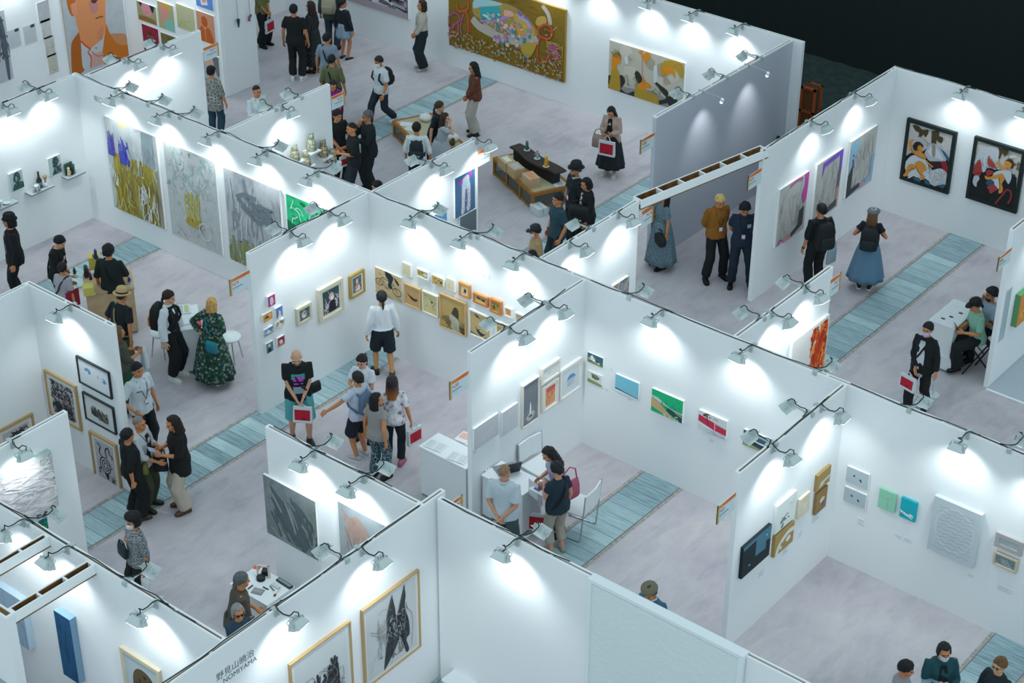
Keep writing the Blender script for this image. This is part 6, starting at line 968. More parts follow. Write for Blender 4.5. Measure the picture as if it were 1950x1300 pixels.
# ------------------------------------------------------------------ booth signs
FONT = bpy.data.fonts.load('<builtin>') if '<builtin>' in [f.filepath for f in bpy.data.fonts] else None
def text_mesh(s, size, T, name, m, parent=None, align='LEFT', ext=.0008, space=1.):
    cu = bpy.data.curves.new('txt', 'FONT'); cu.body = s; cu.size = size; cu.extrude = ext; cu.align_x = align; cu.space_character = space
    o = bpy.data.objects.new('txt', cu); TMP.collection.objects.link(o); vl = TMP.view_layers[0]; vl.update()
    me = bpy.data.meshes.new_from_object(o.evaluated_get(vl.depsgraph), depsgraph=vl.depsgraph)
    bpy.data.objects.remove(o); me.transform(T); me.materials.clear(); me.materials.append(m)
    o = bpy.data.objects.new(name, me); COL.objects.link(o)
    if parent: o.parent = parent
    return o
UP = Matrix.Rotation(PI / 2, 4, 'X')     # text plane: x across, z up, facing -y
def sign(num, c, tl, tr, bl, outer, label):
    y0, y1, z1, z0 = tl[0], tr[0], (tl[1] + tr[1]) / 2, bl[1]
    w, h = y1 - y0, z1 - z0
    r = thing('booth_sign', label, 'sign', (c, y0, z0), PI / 2, 'booth number signs')
    b = B(); b.box(0, -.006, 0, w, .006, h); b.build('panel', mat('cfdde2', .5), r)
    b = B(); bw = h * .2
    n = 8; c0, c1 = (0xdc, 0x66, 0x24), (0xd8, 0x9a, 0x48); ms = []
    for i in range(n):
        t = i / (n - 1) if outer == 'r' else 1 - i / (n - 1); f = abs(t - .3) * 1.2; f = min(1, f)
        ms.append(mat(''.join('%02x' % int(a + (q - a) * f) for a, q in zip(c0, c1)), .5)); b.box(w * i / n, -.0085, h - bw, w * (i + 1) / n, -.0065, h, i)
    b.build('header_band', ms, r)
    b = B(); sw = .03; x0 = 0 if outer == 'l' else w - sw; b.box(x0, -.012, 0, x0 + sw, .007, h); b.build('side_strip', mat('bf9a54', .5), r)
    x = sw + .02 if outer == 'l' else w * .42
    text_mesh(num, h * .27, Matrix.Translation((x, -.007, h * .53)) @ UP, 'number', mat('b0405a', .5), r)
    b = B(); xa, xb = (sw + .02, w * .62) if outer == 'l' else (w * .2, w - sw - .02)
    b.box(xa, -.008, h * .36, xb, -.0066, h * .4); b.box(xa, -.008, h * .25, xa + (xb - xa) * .7, -.0066, h * .265, 1); b.build('print_lines', [mat('4a6670', .6), mat('9fb4bc', .6)], r)
sign('N19', -4.462, (-3.150, 2.742), (-2.726, 2.722), (-3.143, 2.447), 'l', 'booth sign reading N19 with orange header on the wall end')
sign('N20', .038, (-3.175, 2.749), (-2.770, 2.742), (-3.160, 2.445), 'l', 'booth sign reading N20 with orange header on the wall end')
sign('N21', 4.578, (-3.186, 2.746), (-2.771, 2.734), (-3.173, 2.460), 'l', 'booth sign reading N21 with orange header on the wall end')
sign('N08', -2.502, (4.952, 2.723), (5.374, 2.713), (4.968, 2.436), 'l', 'booth sign reading N08 on the end of the grey wall')
sign('N07', -.282, (5.023, 2.706), (5.441, 2.690), (5.034, 2.409), 'l', 'booth sign reading N07 under the aisle beam')
sign('N06', 4.328, (5.174, 2.686), (5.620, 2.691), (5.184, 2.435), 'l', 'booth sign reading N06 on the wall end near the room edge')
sign('N16', -7.942, (2.737, 2.746), (3.081, 2.735), (2.740, 2.470), 'r', 'booth sign reading N16 in front of the magenta scarf')
sign('N13', 2.718, (2.701, 2.783), (3.017, 2.789), (2.703, 2.467), 'r', 'booth sign reading N13 on the end of the flame painting wall')
sign('N14', -.862, (2.715, 2.745), (3.031, 2.759), (2.735, 2.443), 'r', 'booth sign reading N14 beside the tweed dress woman')
sign('N15', -4.382, (2.708, 2.744), (3.060, 2.735), (2.728, 2.451), 'r', 'booth sign reading N15 next to the blue legs painting')
sign('N17', -11.662, (2.974, 2.622), (3.365, 2.617), (2.987, 2.334), 'r', 'booth sign reading N17 in front of the salmon portrait')
sign('N28', 1.888, (-5.260, 2.743), (-5.068, 2.746), (-5.252, 2.490), 'r', 'booth sign reading N28 half hidden behind the front row wall')
# lettering on walls
def wall_text(s, face, p, size, label, col='9aa6ac', space=1.):
    ax, c = face; T = (Matrix.Translation((p[0], c - .001, p[1])) if ax == 'y' else Matrix.Translation((c + .001, p[0], p[1])) @ Matrix.Rotation(PI / 2, 4, 'Z')) @ UP
    tag(text_mesh(s, size, T, 'wall_lettering', mat(col, .7), ext=.0004, space=space), label, 'lettering')
wall_text('Ruca TAIRAKU', FBW, (-3.922, 2.402), .1, 'grey artist name in Latin letters on the back wall right end', '8f9ba2')
wall_text('坂口', FS, (-11.397, 2.631), .13, 'two dark characters near the corner above the blue and yellow painting', '5f6f74')
wall_text('イタデアキコ', F19, (-1.437, 2.329), .07, 'faint grey artist name above the cream framed pictures', 'c3ccd1', 1.3)
wall_text('秋葉麻由子', FS, (-2.349, 2.302), .1, 'faint grey artist name above the orange framed panels', 'c0c9ce', 1.15)
wall_text('野見山暁治', FD, (-9.394, 2.576), .12, 'dark artist name in Japanese characters near the lower edge', '4f5d61')
wall_text('NOMIYAMA', FD, (-9.299, 2.469), .1, 'dark artist name in capital letters below the Japanese characters', '4f5d61')

# ------------------------------------------------------------------ furniture
WH = mat('d9dee1', .5); WH2 = mat('c9d0d4', .6); CHR = mat('b9c0c4', .25, metal=.9); TIM = mat('a5722c', .6, pat='wood', h2='8c5c20', sc=1.5, stretch=(1, 1, .3)); PLY = mat('c2a987', .7, pat='wood', h2='b3966f', sc=1.2)
def table_box(name, label, cat, x0, y0, x1, y1, h, m=WH, top=None, rz=0., c=None, group=None, tt=.03, toe=True):
    """cabinet with overhanging top and recessed kick base"""
    cx, cy = c or ((x0 + x1) / 2, (y0 + y1) / 2); w, d = (x1 - x0) / 2, (y1 - y0) / 2
    r = thing(name, label, cat, (cx, cy, 0), rz, group)
    b = B(); b.box(-w + .015, -d + .015, .05, w - .015, d - .015, h - tt); b.build('cabinet_body', m, r, bevel=.003)
    b = B(); b.box(-w, -d, h - tt, w, d, h); b.build('top_board', top or m, r, bevel=.004)
    b = B(); b.box(-w + .03, -d + .03, 0, w - .03, d - .03, .05); b.build('kick_base', mat('7d8589', .8), r)
    return r
def slab(name, label, cat, p, w, d, h, z, rz, cols, group=None, bump=None):
    """thin sheet, book or box with printed bands on top"""
    r = thing(name, label, cat, (p[0], p[1], z), rz, group); b = B(); b.box(-w / 2, -d / 2, 0, w / 2, d / 2, h); b.build('cover' if h > .012 else 'sheet', mat(cols[0], .6), r)
    if len(cols) > 1:
        b = B(); k = cols[1:]; 
        for i, c_ in enumerate(k): b.box(-w * .4, d * (.38 - .76 * (i + .75) / len(k)), h + .0004, w * .4, d * (.38 - .76 * i / len(k)) , h + .001, i)
        b.build('print', [mat(c_, .6) for c_ in k], r)
    return r
def bench(label, p, rz, L_, D_, h, label_top=None):
    r = thing('low_bench', label, 'bench', (p[0], p[1], 0), rz)
    b = B(); s = .06
    for x0, y0, x1, y1 in ((0, 0, L_, s), (0, D_ - s, L_, D_), (0, s, s, D_ - s), (L_ - s, s, L_, D_ - s)): b.box(x0, y0, h - .075, x1, y1, h)
    b.build('frame', TIM, r, bevel=.004)
    b = B(); b.box(s, s, h - .05, L_ - s, D_ - s, h - .006); b.build('mat_top', mat('b5ae92', .85, pat='tweed', h2='a9a184', sc=.6), r)
    xs = [0, L_ / 3, 2 * L_ / 3, L_ - s]
    for x in xs:
        for y in (0, D_ - s):
            b = B(); b.box(x, y, 0, x + s * .9, y + s, h - .075); b.build('leg', TIM, r)
    b = B()
    for y in (.005, D_ - s + .005): b.box(s, y, .02, L_ - s, y + .04, .06)
    for x in (.005, L_ - s + .005): b.box(x, s, .02, x + .04, D_ - s, .06)
    b.build('lower_rail', TIM, r)
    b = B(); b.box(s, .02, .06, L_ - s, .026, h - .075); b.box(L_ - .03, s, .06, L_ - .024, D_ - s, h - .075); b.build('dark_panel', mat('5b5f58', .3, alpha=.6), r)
    return r
bench('low timber bench with beige mat, the one with white cushions', (-9.86, 6.42), math.radians(-24.5), 1.75, .9, .36)
bench('low timber bench with beige mat carrying the dark slab', (-7.1, 6.4), math.radians(-24.7), 1.78, .88, .38)
RB = math.radians(-24.6)
for p, l, c in (((-6.586, 6.217), 'pale plywood box with white opening, left of three on the bench', 'd9dccb'), ((-6.258, 6.096), 'pale plywood box with grey print on top, middle of three', 'a9b4c0'), ((-5.768, 5.967), 'pale plywood box with orange print on top, right of three', 'd98a5c')):
    r = thing('plywood_box', l, 'box', (p[0], p[1], .374), RB, 'plywood boxes on the bench'); b = B(); b.box(-.17, -.12, 0, .17, .12, .2); b.build('box_body', PLY, r, bevel=.004); b = B(); b.box(-.12, -.06, .2, .12, .06, .2015); b.build('lid_print', mat(c, .6), r)
# live-edge slab on a dark block
p0 = (-6.785, 6.660); p1 = (-5.322, 6.296)
r = thing('live_edge_slab', 'dark live edge wooden slab raised on a black block on the bench', 'slab', (p0[0], p0[1], .374), math.atan2(p1[1] - p0[1], p1[0] - p0[0])); L_ = math.hypot(p1[0] - p0[0], p1[1] - p0[1])
b = B(); top = [Vector((x * L_, .17 + .02 * math.sin(x * 9), 0)) for x in [i / 14 for i in range(15)]] + [Vector((x * L_, -.13 + .05 * math.sin(x * 7 + 1), 0)) for x in [i / 14 for i in range(14, -1, -1)]]
b.loft([[p + Vector((0, 0, z)) for p in top] for z in (.24, .275)]); b.build('slab_board', mat('3d322c', .6, pat='wood', h2='2a2320', sc=1.5, stretch=(.3, 3, 1)), r)
b = B(); b.box(.12, -.08, 0, L_ - .1, .1, .24); b.build('support_block', mat('191b1b', .6), r)
def figurine(p, z, h, cols, label, disc=True, cat='figurine', group='little figurines', ears=False, name='figurine'):
    r = thing(name, label, cat, (p[0], p[1], z), rnd.uniform(-1, 1), group); b = B(); s = h
    if disc: b.lathe((0, 0, 0), [(.06, 0), (.065, .005), (.06, .012)], 20); b.build('base_disc', mat('dcdedc', .5), r)
    b = B(); b.lathe((0, 0, .012), [(.16 * s, 0), (.19 * s, .06 * s), (.17 * s, .25 * s), (.13 * s, .42 * s), (.16 * s, .55 * s), (.08 * s, .66 * s)], 12, 0)
    for sd in (-1, 1): b.tube([(sd * .14 * s, 0, .6 * s), (sd * .25 * s, .04 * s, .45 * s), (sd * .2 * s, .12 * s, .34 * s)], [.05 * s, .045 * s, .04 * s], 7)
    b.build('figure_body', mat(cols[0], .5, pat='speckle', h2=cols[2] if len(cols) > 2 else cols[0], sc=.5), r, True)
    b = B(); b.ell((0, 0, .8 * s), (.15 * s, .14 * s, .16 * s)); 
    if ears:
        for sd in (-1, 1): b.tube([(sd * .07 * s, 0, .9 * s), (sd * .1 * s, 0, 1.05 * s)], [.045 * s, .02 * s], 7)
    b.build('figure_head', mat(cols[1], .5), r, True)
    return r
figurine((-6.429, 6.664), .652, .22, ('3f6f58', '4f8068'), 'green standing figurine on a white disc, first on the dark slab')
figurine((-6.036, 6.499), .652, .2, ('b9c0c6', 'd9938f', '6a8aa0'), 'pink and pale blue figurine on a white disc, middle on the slab')
figurine((-5.683, 6.338), .652, .24, ('d89a2c', 'e0a63a'), 'orange yellow figurine on a white disc, third on the dark slab')
for p, l, s in (((-9.312, 6.859), 'round white stone like cushion near the bench corner', .13), ((-8.232, 6.507), 'round white stone like cushion behind the girl in pale blue', .12)):
    r = thing('cushion', l, 'cushion', (p[0], p[1], .352), 0, 'white cushions on the bench'); b = B(); b.ell((0, 0, .085), (s, s * .9, .085), 20, 12); me = remesh(b, .012, 2, warp=.01, wsc=7); q = B(); q.merge(me); q.build('pillow', mat('d6d6d6', .8), r, True)
slab('paper_sheet', 'white paper sheet at the left end of the bench', 'paper', (-9.524, 6.474), .26, .2, .003, .356, .5, ['d5d8d9'])
slab('paper_sheet', 'second white paper sheet beside the person with green print', 'paper', (-9.295, 6.367), .24, .18, .003, .356, .2, ['cfd3d5'])
slab('paper_sheet', 'paper sheet behind the bearded man at the bench end', 'paper', (-5.409, 6.365), .34, .24, .003, .376, RB, ['d3d8dc', '9fb0c0'])
r = thing('soft_toy', 'small olive brown pouch lying on the bench by the cushion', 'pouch', (-8.127, 6.334) + (.354,), .4); b = B(); b.ell((0, 0, .06), (.07, .05, .06)); b.ell((.02, 0, .13), (.035, .03, .04)); b.build('pouch_body', mat('4f4a24', .8), r, True)
r = thing('parcel_box', 'white taped carton standing on the floor by the bench leg', 'box', (-5.343, 5.690) + (0,), RB + .1); b = B(); b.box(-.16, -.11, 0, .16, .11, .16); b.build('carton', mat('c3ccd0', .6), r, bevel=.006); b = B(); b.box(-.162, -.02, .02, .162, .02, .1615); b.build('tape', mat('a9b4ba', .4), r)
# N20 counters and desk
table_box('counter', 'white counter cabinet in front of booth N20 with open books', 'counter', -1.02, -2.7, -.08, -2.24, .92)
table_box('counter', 'white counter cabinet standing behind the book counter', 'counter', -.66, -2.22, -.08, -1.78, .92)
for p, l, rz in (((-0.814, -2.534), 'open white book, left on the counter of booth N20', .1), ((-0.348, -2.555), 'open white book, right on the counter of booth N20', .15)):
    r = thing('open_book', l, 'book', p + (.921,), rz, 'open books on the counter'); b = B(); b.loft([[Vector((x, -.11, z)), Vector((x, .11, z)), Vector((x, .11, .0)), Vector((x, -.11, .0))] for x, z in ((-.16, .008), (-.08, .02), (-.01, .016), (0, .01), (.01, .016), (.08, .02), (.16, .008))]); b.build('pages', mat('d3d8db', .7), r)
    b = B()
    for k in range(5):
        for sx in (-1, 1): b.box(sx * .08 - .055, -.08 + .035 * k, .0185, sx * .08 + .055, -.074 + .035 * k, .0215)
    b.build('print_lines', mat('aab3b8', .8), r)
slab('paper_sheet', 'stack of paper with pink mark on the rear counter', 'paper', (-0.628, -2.092), .2, .26, .01, .921, .1, ['d9dcdd', 'd9a8a0'])
table_box('desk_cabinet', 'white cabinet desk with laptop inside booth N20', 'desk', .06, -2.52, .86, -2.04, .78)
r = thing('laptop', 'open dark framed laptop on the white cabinet desk', 'laptop', (0.258, -2.167) + (.781,), math.radians(-118)); b = B(); b.box(-.17, -.12, 0, .17, .12, .014); b.build('keyboard_base', mat('7d868c', .4), r); b = B(); b.box(-.15, -.02, .0142, .15, .1, .0148); b.build('keys', mat('50585e', .5), r)
Tm = Matrix.Translation((0, .12, .012)) @ Matrix.Rotation(math.radians(-20), 4, 'X'); b = B(); b.box(-.17, 0, 0, .17, .008, .23, T=Tm); b.build('lid', mat('1f2a30', .4), r); b = B(); b.box(-.155, -.001, .015, .155, -.0002, .22, T=Tm); sc_ = b.build('screen', mat('8fb3c4', .3, emit=.5), r); b = B(); b.box(-.05, -.0016, .06, .06, -.0011, .16, T=Tm); b.build('screen_image', mat('3c5a68', .4), sc_)
slab('paper_sheet', 'small card with grey marks at the end of the laptop desk', 'paper', (-0.005, -2.366), .16, .1, .003, .781, .3, ['d6dbdd', '9aa4aa'])
def chair(label, p, rz):
    r = thing('meeting_chair', label, 'chair', (p[0], p[1], 0), rz, 'white meeting chairs in booth N20')
    b = B(); b.loft([[Vector((x, y, z + .02 * (abs(x) / .25) ** 2)) for x, y in ((-.24, -.23), (.24, -.23), (.25, 0), (.24, .22), (-.24, .22), (-.25, 0))] for z in (.43, .47)]); b.build('seat', WH, r, bevel=.01)
    b = B(); b.loft([[Vector((x, -.26 - .05 * (z - .5) + .03 * (1 - (x / .25) ** 2) * -1 + t, z)) for x, t in ((-.25, 0), (0, 0), (.25, 0), (.25, .03), (0, .03), (-.25, .03))] for z in (.52, .6, .8, .86)]); b.build('backrest', WH, r, bevel=.01)
    for s in (-1, 1):
        b = B(); b.tube([(s * .26, -.27, .86), (s * .26, -.24, .46), (s * .26, -.2, .03), (s * .26, -.16, .012), (s * .26, .26, .012)], .011, 8); b.tube([(s * .26, .25, .012), (s * .26, .2, .44)], .011, 8); b.build('sled_leg', CHR, r)
    return r
chair('white chair with chrome sled legs beside the beige trousers', (1.355, -1.856), math.radians(100))
chair('white chair with chrome sled legs against the N20 wall', (0.356, -1.422), math.radians(-95))
# N19 desk and stools
table_box('desk_cabinet', 'white narrow desk between the orange backpack and floral dress women', 'desk', -.4, -.21, .4, .21, .88, rz=math.radians(-38), c=(-6.55, -2.33))
b_ = math.radians(-38)
slab('book', 'open picture book with yellow print on the narrow desk', 'book', (-6.780, -2.210), .3, .26, .02, .881, b_, ['cfd6da', 'b9bd86', 'a9b4ba'])
slab('book', 'large white book on the narrow desk', 'book', (-6.462, -2.370), .3, .24, .02, .881, b_ + .1, ['d4dadd'])
slab('book', 'bright red book at the end of the narrow desk', 'book', (-6.240, -2.383), .18, .14, .04, .881, b_, ['c23a46'])
def stool(label, p, rz):
    r = thing('stool', label, 'stool', (p[0], p[1], 0), rz, 'white stools with metal legs'); b = B(); b.lathe((0, 0, 0), [(.19, .44), (.2, .455), (.19, .475), (.05, .48)], 24); b.build('seat', WH, r, True)
    for i in range(4): a = PI / 4 + i * PI / 2; b = B(); b.tube([(.13 * math.cos(a), .13 * math.sin(a), .445), (.2 * math.cos(a), .2 * math.sin(a), 0)], .011, 7); b.build('leg', CHR, r)
stool('white stool with metal legs right of the floral dress woman', (-6.062, -1.854), .3); stool('white stool with metal legs behind the orange backpack', (-7.068, -2.489), .2)
# wooden display table with little toys
rt = math.radians(54)
table_box('display_table', 'plywood display table holding yellow risers and little figures', 'table', -.42, -.34, .42, .34, .92, m=PLY, rz=rt, c=(-8.44, -2.42))
YEL = mat('c9bd5c', .6)
def riser(label, p, w, h, m, z=.921):
    r = thing('riser_block', label, 'riser', p + (z,), rt, 'coloured riser blocks on the display table'); b = B(); b.box(-w, -w, 0, w, w, h); b.build('block', m, r, bevel=.004); return r
riser('tall yellow riser block with the blue eared figure', (-8.991, -2.244), .1, .24, YEL); riser('low yellow riser block at the front of the plywood table', (-8.367, -2.908), .09, .16, YEL); riser('pink riser block right of the man at the plywood table', (-8.723, -2.045), .08, .1, mat('d9a0a0', .6))
figurine((-8.844, -2.311), 1.162, .2, ('2c3a6a', '34437a'), 'dark blue long eared figure on the tall yellow riser', False, ears=True, group='little toy figures on the plywood table')
figurine((-8.923, -2.307), 1.162, .08, ('a8482c', 'b8582c'), 'small red brown lump beside the blue eared figure', False, group='little toy figures on the plywood table')
figurine((-8.831, -2.568), .922, .26, ('3a2a2c', '2c5a50'), 'maroon figure with green head at the table left end', False, group='little toy figures on the plywood table')
figurine((-8.460, -2.763), 1.082, .14, ('1f2638', '262d44'), 'black blue figure on the low yellow riser', False, ears=True, group='little toy figures on the plywood table')
figurine((-8.138, -2.206), .922, .14, ('2f4a9a', 'c9d0dc'), 'small blue and white figure by the table corner', False, group='little toy figures on the plywood table')
figurine((-8.824, -2.515), .922, .18, ('d08a94', 'd99aa2'), 'pink figure beside the green headed one', False, group='little toy figures on the plywood table')
slab('paper_sheet', 'price list card near the plywood table corner', 'paper', (-8.090, -2.308), .18, .1, .004, .922, rt, ['c9c6b8', '8a8f94'])
slab('paper_sheet', 'white card at the near end of the plywood table', 'paper', (-8.320, -2.893), .14, .08, .004, .922, rt, ['d3d6d8'])
# N13 side desk with printed sheet and stools
table_box('counter', 'white counter with printed layout sheet in front of the seated visitors', 'counter', 3.1, 5.62, 3.58, 6.52, .86)
r = slab('paper_sheet', 'large printed layout sheet covering the white counter', 'paper', (3.34, 6.07), .44, .86, .003, .862, 0, ['d3d9dc']); b = B()
for i in range(16): b.box(-.19 + .2 * (i % 2), -.38 + .045 * i, .0032, -.02 + .2 * (i % 2), -.376 + .045 * i, .004)
for x, y in ((-.1, -.3), (-.02, -.16), (.12, .34), (.05, .05)): b.box(x, y, .0032, x + .07, y + .05, .0042, 1)
b.build('print_blocks', [mat('a4aeb4', .7), mat('3f474c', .7)], r)
def folding_stool(label, p, rz):
    r = thing('folding_stool', label, 'stool', (p[0], p[1], 0), rz, 'black folding stools'); m = mat('171b1d', .5); b = B(); b.box(-.19, -.17, .57, .19, .17, .6); b.build('seat', m, r, bevel=.01)
    for s in (-1, 1): b = B(); b.tube([(-.17, s * .15, .57), (.24, s * .15, 0)], .014, 8); b.tube([(.17, s * .15, .57), (-.24, s * .15, 0)], .014, 8); b.build('leg_frame', m, r)
    b = B(); b.tube([(.1, -.15, .2), (.1, .15, .2)], .01, 6); b.tube([(-.1, -.15, .2), (-.1, .15, .2)], .01, 6); b.build('stretcher', m, r)
    b = B(); b.tube([(-.2, -.15, .58), (-.24, -.15, .86), (-.24, .15, .86), (-.2, .15, .58)], .011, 6); b.build('back_loop', m, r)
q_ = PEOPLE['stooltee']['root'].location; folding_stool('black folding stool under the person in mint green tee', (q_.x, q_.y), PEOPLE['stooltee']['rz'] + PI / 2)
q_ = PEOPLE['curlyhead']['root'].location; folding_stool('black folding stool under the curly haired person', (q_.x, q_.y), PEOPLE['curlyhead']['rz'] + PI / 2)
for k_, l_ in (('whitejacket', 'white stool under the man in white jacket'), ('tealjacket', 'white stool under the masked person in teal'), ('profile', 'white stool under the dark haired person in profile'), ('glassesbrown', 'white stool under the brown haired person with glasses')):
    q_ = PEOPLE[k_]['root'].location; stool(l_, (q_.x, q_.y - .0), 0)
slab('picture_book', 'white book lying open before the masked person in teal', 'book', (7.416, -2.305), .3, .36, .02, .76, .5, ['c3cdd6', '8fa0b4'])
table_box('work_table', 'white table of the corner booth at the lower edge', 'table', -.35, -.3, .35, .3, .76, c=(7.698, -2.436))
table_box('carton', 'plain white carton on the floor behind the bomber jacket woman', 'box', -.14, -.1, .14, .1, .3, c=(3.512, 5.659), tt=.02)
r = thing('stanchion', 'thin pale metal post behind the red print bag of the bomber jacket woman', 'post', (3.721, 4.825) + (0,)); b = B(); b.lathe((0, 0, 0), [(.11, 0), (.11, .012), (.02, .02)], 20); b.build('foot_plate', WH2, r); b = B(); b.tube([(0, 0, .01), (0, 0, .85)], .018, 10); b.build('post', WH2, r)
# work desk by the front screen
table_box('work_desk', 'white work desk with tools in front of the brown shirt man', 'desk', -1.0, -6.63, -.27, -6.1, .75)
dk = lambda l, p, w, d, h, rz, m, n, c: (lambda r: (B().box(-w, -d, 0, w, d, h).build(n + '_body', m, r, bevel=.003), r)[1])(thing(n, l, c, p + (.751,), rz))
slab('paper_sheet', 'small orange red card at the far corner of the work desk', 'paper', (-0.960, -6.145), .1, .08, .003, .751, .3, ['d9573a'])
r = dk('dark pencil case with grey tray on the work desk', (-0.409, -6.157), .14, .035, .03, -.05, mat('2c3a3c', .5), 'pencil_case', 'case'); b = B(); b.box(-.12, -.02, .03, .12, .02, .034); b.build('tray', mat('7d8a8c', .5), r)
dk('black lens shaped box at the back of the work desk', (-0.771, -6.162), .05, .05, .07, .6, mat('1d2224', .5), 'black_box', 'box')
r = thing('wire_spool', 'round black wire spool in the middle of the work desk', 'spool', (-0.732, -6.292) + (.751,)); b = B(); b.lathe((0, 0, 0), [(.06, 0), (.062, .01), (.04, .014), (.04, .04), (.062, .044), (.06, .052)], 20); b.build('spool_body', mat('23292b', .5), r, True)
r = thing('display_stand', 'cream folded card stand on the work desk', 'stand', (-0.731, -6.232) + (.751,), .5); b = B(); b.loft([[Vector((x, -.008, z)), Vector((x, .008, z)), Vector((x + .002, .008, z)), Vector((x + .002, -.008, z))] for x, z in ((-.1, 0), (-.06, .2))]); b.box(-.07, -.01, .19, .08, .01, .21); b.box(.06, -.01, 0, .09, .01, .21); b.box(-.1, -.01, 0, -.08, .01, .2); b.build('stand_frame', mat('cfcabb', .7), r)
slab('tablet', 'grey tablet under the hand of the brown shirt man', 'tablet', (-0.579, -6.501), .16, .12, .008, .751, .3, ['7c8086', '92969c'])
for l, p, q, m, n in (('black pen lying on the work desk near the tablet', (-0.588, -6.393), (-0.492, -6.386), '20262a', 'pen'), ('grey pencil lying on the work desk beside the brush', (-0.532, -6.317), (-0.415, -6.352), '5c6468', 'pencil'), ('thin black marker near the brown shirt man', (-0.716, -6.557), (-0.723, -6.460), '1c2022', 'marker')):
    r = thing(n, l, n, p + (.76,)); b = B(); b.tube([(0, 0, 0), (q[0] - p[0], q[1] - p[1], 0)], .009, 8); b.build('barrel', mat(m, .5), r)
p = (-0.328, -6.438); q = (-0.386, -6.270)
r = thing('paint_brush', 'pale handled brush with brown bristles on the work desk', 'brush', p + (.762,)); d = Vector((q[0] - p[0], q[1] - p[1], 0)); b = B(); b.tube([d * .25, d], .007, 8); b.build('handle', mat('cdbfa0', .6), r); b = B(); b.tube([(0, 0, 0), d * .12, d * .26], [.008, .02, .011], 8); b.build('bristles', mat('7a5234', .8), r)
dk('clear plastic box on the work desk', (-0.471, -6.267), .07, .03, .02, -.1, mat('b9c6c8', .3), 'plastic_box', 'box')
# plinth at the foot of the front divider
table_box('plinth', 'white block plinth at the foot of the front divider', 'plinth', -.2, -.2, .2, .2, .3, c=(2.374, -5.671), tt=.02)
# shelves of the west booth with small sculptures
def shelf(label, p, q, z):
    r = thing('wall_shelf', label, 'shelf', (-11.86, (p + q) / 2, z), PI / 2, 'grey wall shelves of the west booth'); w = (q - p) / 2; b = B(); b.box(-w, -.2, -.018, w, 0, 0); b.build('shelf_board', mat('aeb8bc', .5), r); b = B(); b.box(-w, -.201, -.03, w, -.195, -.018); b.box(-w, -.2, -.03, -w + .01, 0, -.018); b.build('shelf_edge', mat('5f6b70', .6), r)
zs = (-1.398, 1.145)[1]
ya = (-1.475, 1.118)[0]; yb = (-0.943, 1.041)[0]; shelf('grey wall shelf with bottle and silver dome, middle of three', ya, yb, zs)
yc = (-0.616, 1.087)[0]; yd = (-0.190, 1.033)[0]; shelf('grey wall shelf with the green backed figures, nearest the corner', yc, yd, zs)
yf = (-1.782, 1.059)[0]; shelf('grey wall shelf with teal bottle, cut by the photo edge', yf - .7, yf, zs)
def onshelf(name, label, cat, y, x=-11.76): return thing(name, label, cat, (x, y, zs + .0005), PI / 2, 'objects on the wall shelves')
r = onshelf('bottle', 'tall dark bottle wrapped in grey cloth on the middle shelf', 'bottle', ya + .3, -11.79); b = B(); b.lathe((0, 0, 0), [(.045, 0), (.05, .02), (.05, .16), (.02, .22), (.016, .31), (.02, .315), (.018, .33)], 16); b.build('bottle_glass', mat('2b2a26', .3), r, True); b = B(); b.lathe((0, 0, .03), [(.055, 0), (.056, .08), (.05, .09)], 16); b.build('bottle_wrap', mat('6d7a7e', .7), r, True)
r = onshelf('sculpture', 'silver dome sculpture on stubby legs on the middle shelf', 'sculpture', ya + .17, -11.72); b = B(); b.ell((0, 0, .1), (.075, .06, .05)); [b.tube([(.05 * math.cos(a), .04 * math.sin(a), .1), (.07 * math.cos(a), .055 * math.sin(a), 0)], .016, 7) for a in (0.5, 1.8, 3.2, 4.4, 5.6)]; b.build('dome', mat('c9d3d6', .3, metal=.6), r, True)
r = onshelf('goblet', 'brown funnel shaped goblet on a white foot', 'goblet', ya + .4, -11.74); b = B(); b.lathe((0, 0, .07), [(.012, 0), (.015, .06), (.05, .15), (.047, .15), (.01, .05)], 16); b.build('cup', mat('9a8560', .6), r, True); b = B(); b.lathe((0, 0, 0), [(.04, 0), (.036, .05), (.012, .08)], 14); b.build('foot', mat('d6dcde', .5), r, True)
r = onshelf('relief_box', 'dark green backed box behind two small figures', 'box', yc + .14, -11.8); b = B(); b.box(-.09, -.012, 0, .09, .012, .24); b.build('back_panel', mat('35534e', .6), r); b = B(); b.box(.07, -.06, 0, .1, -.012, .2); b.build('side_panel', mat('587570', .6), r)
for l, dy, c in (('cream standing figure in front of the green panel', .1, ('c9b98c', 'd6caa0')), ('black standing figure in front of the green panel', .17, ('1c2022', '2a2f30'))): r = figurine((-11.75, yc + dy), zs + .0005, .19, c, l, False, group='objects on the wall shelves')
r = onshelf('bottle', 'teal glass bottle on the shelf cut by the edge', 'bottle', yf - .36, -11.8); b = B(); b.lathe((0, 0, 0), [(.06, 0), (.065, .05), (.06, .16), (.02, .2), (.02, .26)], 16); b.build('bottle_glass', mat('5a938c', .3), r, True)
r = onshelf('goblet', 'white goblet beside the teal bottle', 'goblet', yf - .34, -11.71); b = B(); b.lathe((0, 0, 0), [(.04, 0), (.01, .012), (.01, .07), (.05, .13), (.046, .13), (.006, .07)], 16); b.build('cup', mat('d3dadc', .4), r, True)
r = onshelf('dish', 'shallow white dish on the shelf cut by the edge', 'dish', yf - .2, -11.74); b = B(); b.lathe((0, 0, 0), [(.04, 0), (.07, .03), (.066, .032), (.03, .01)], 18); b.build('dish_bowl', mat('c6d0d2', .4), r, True)
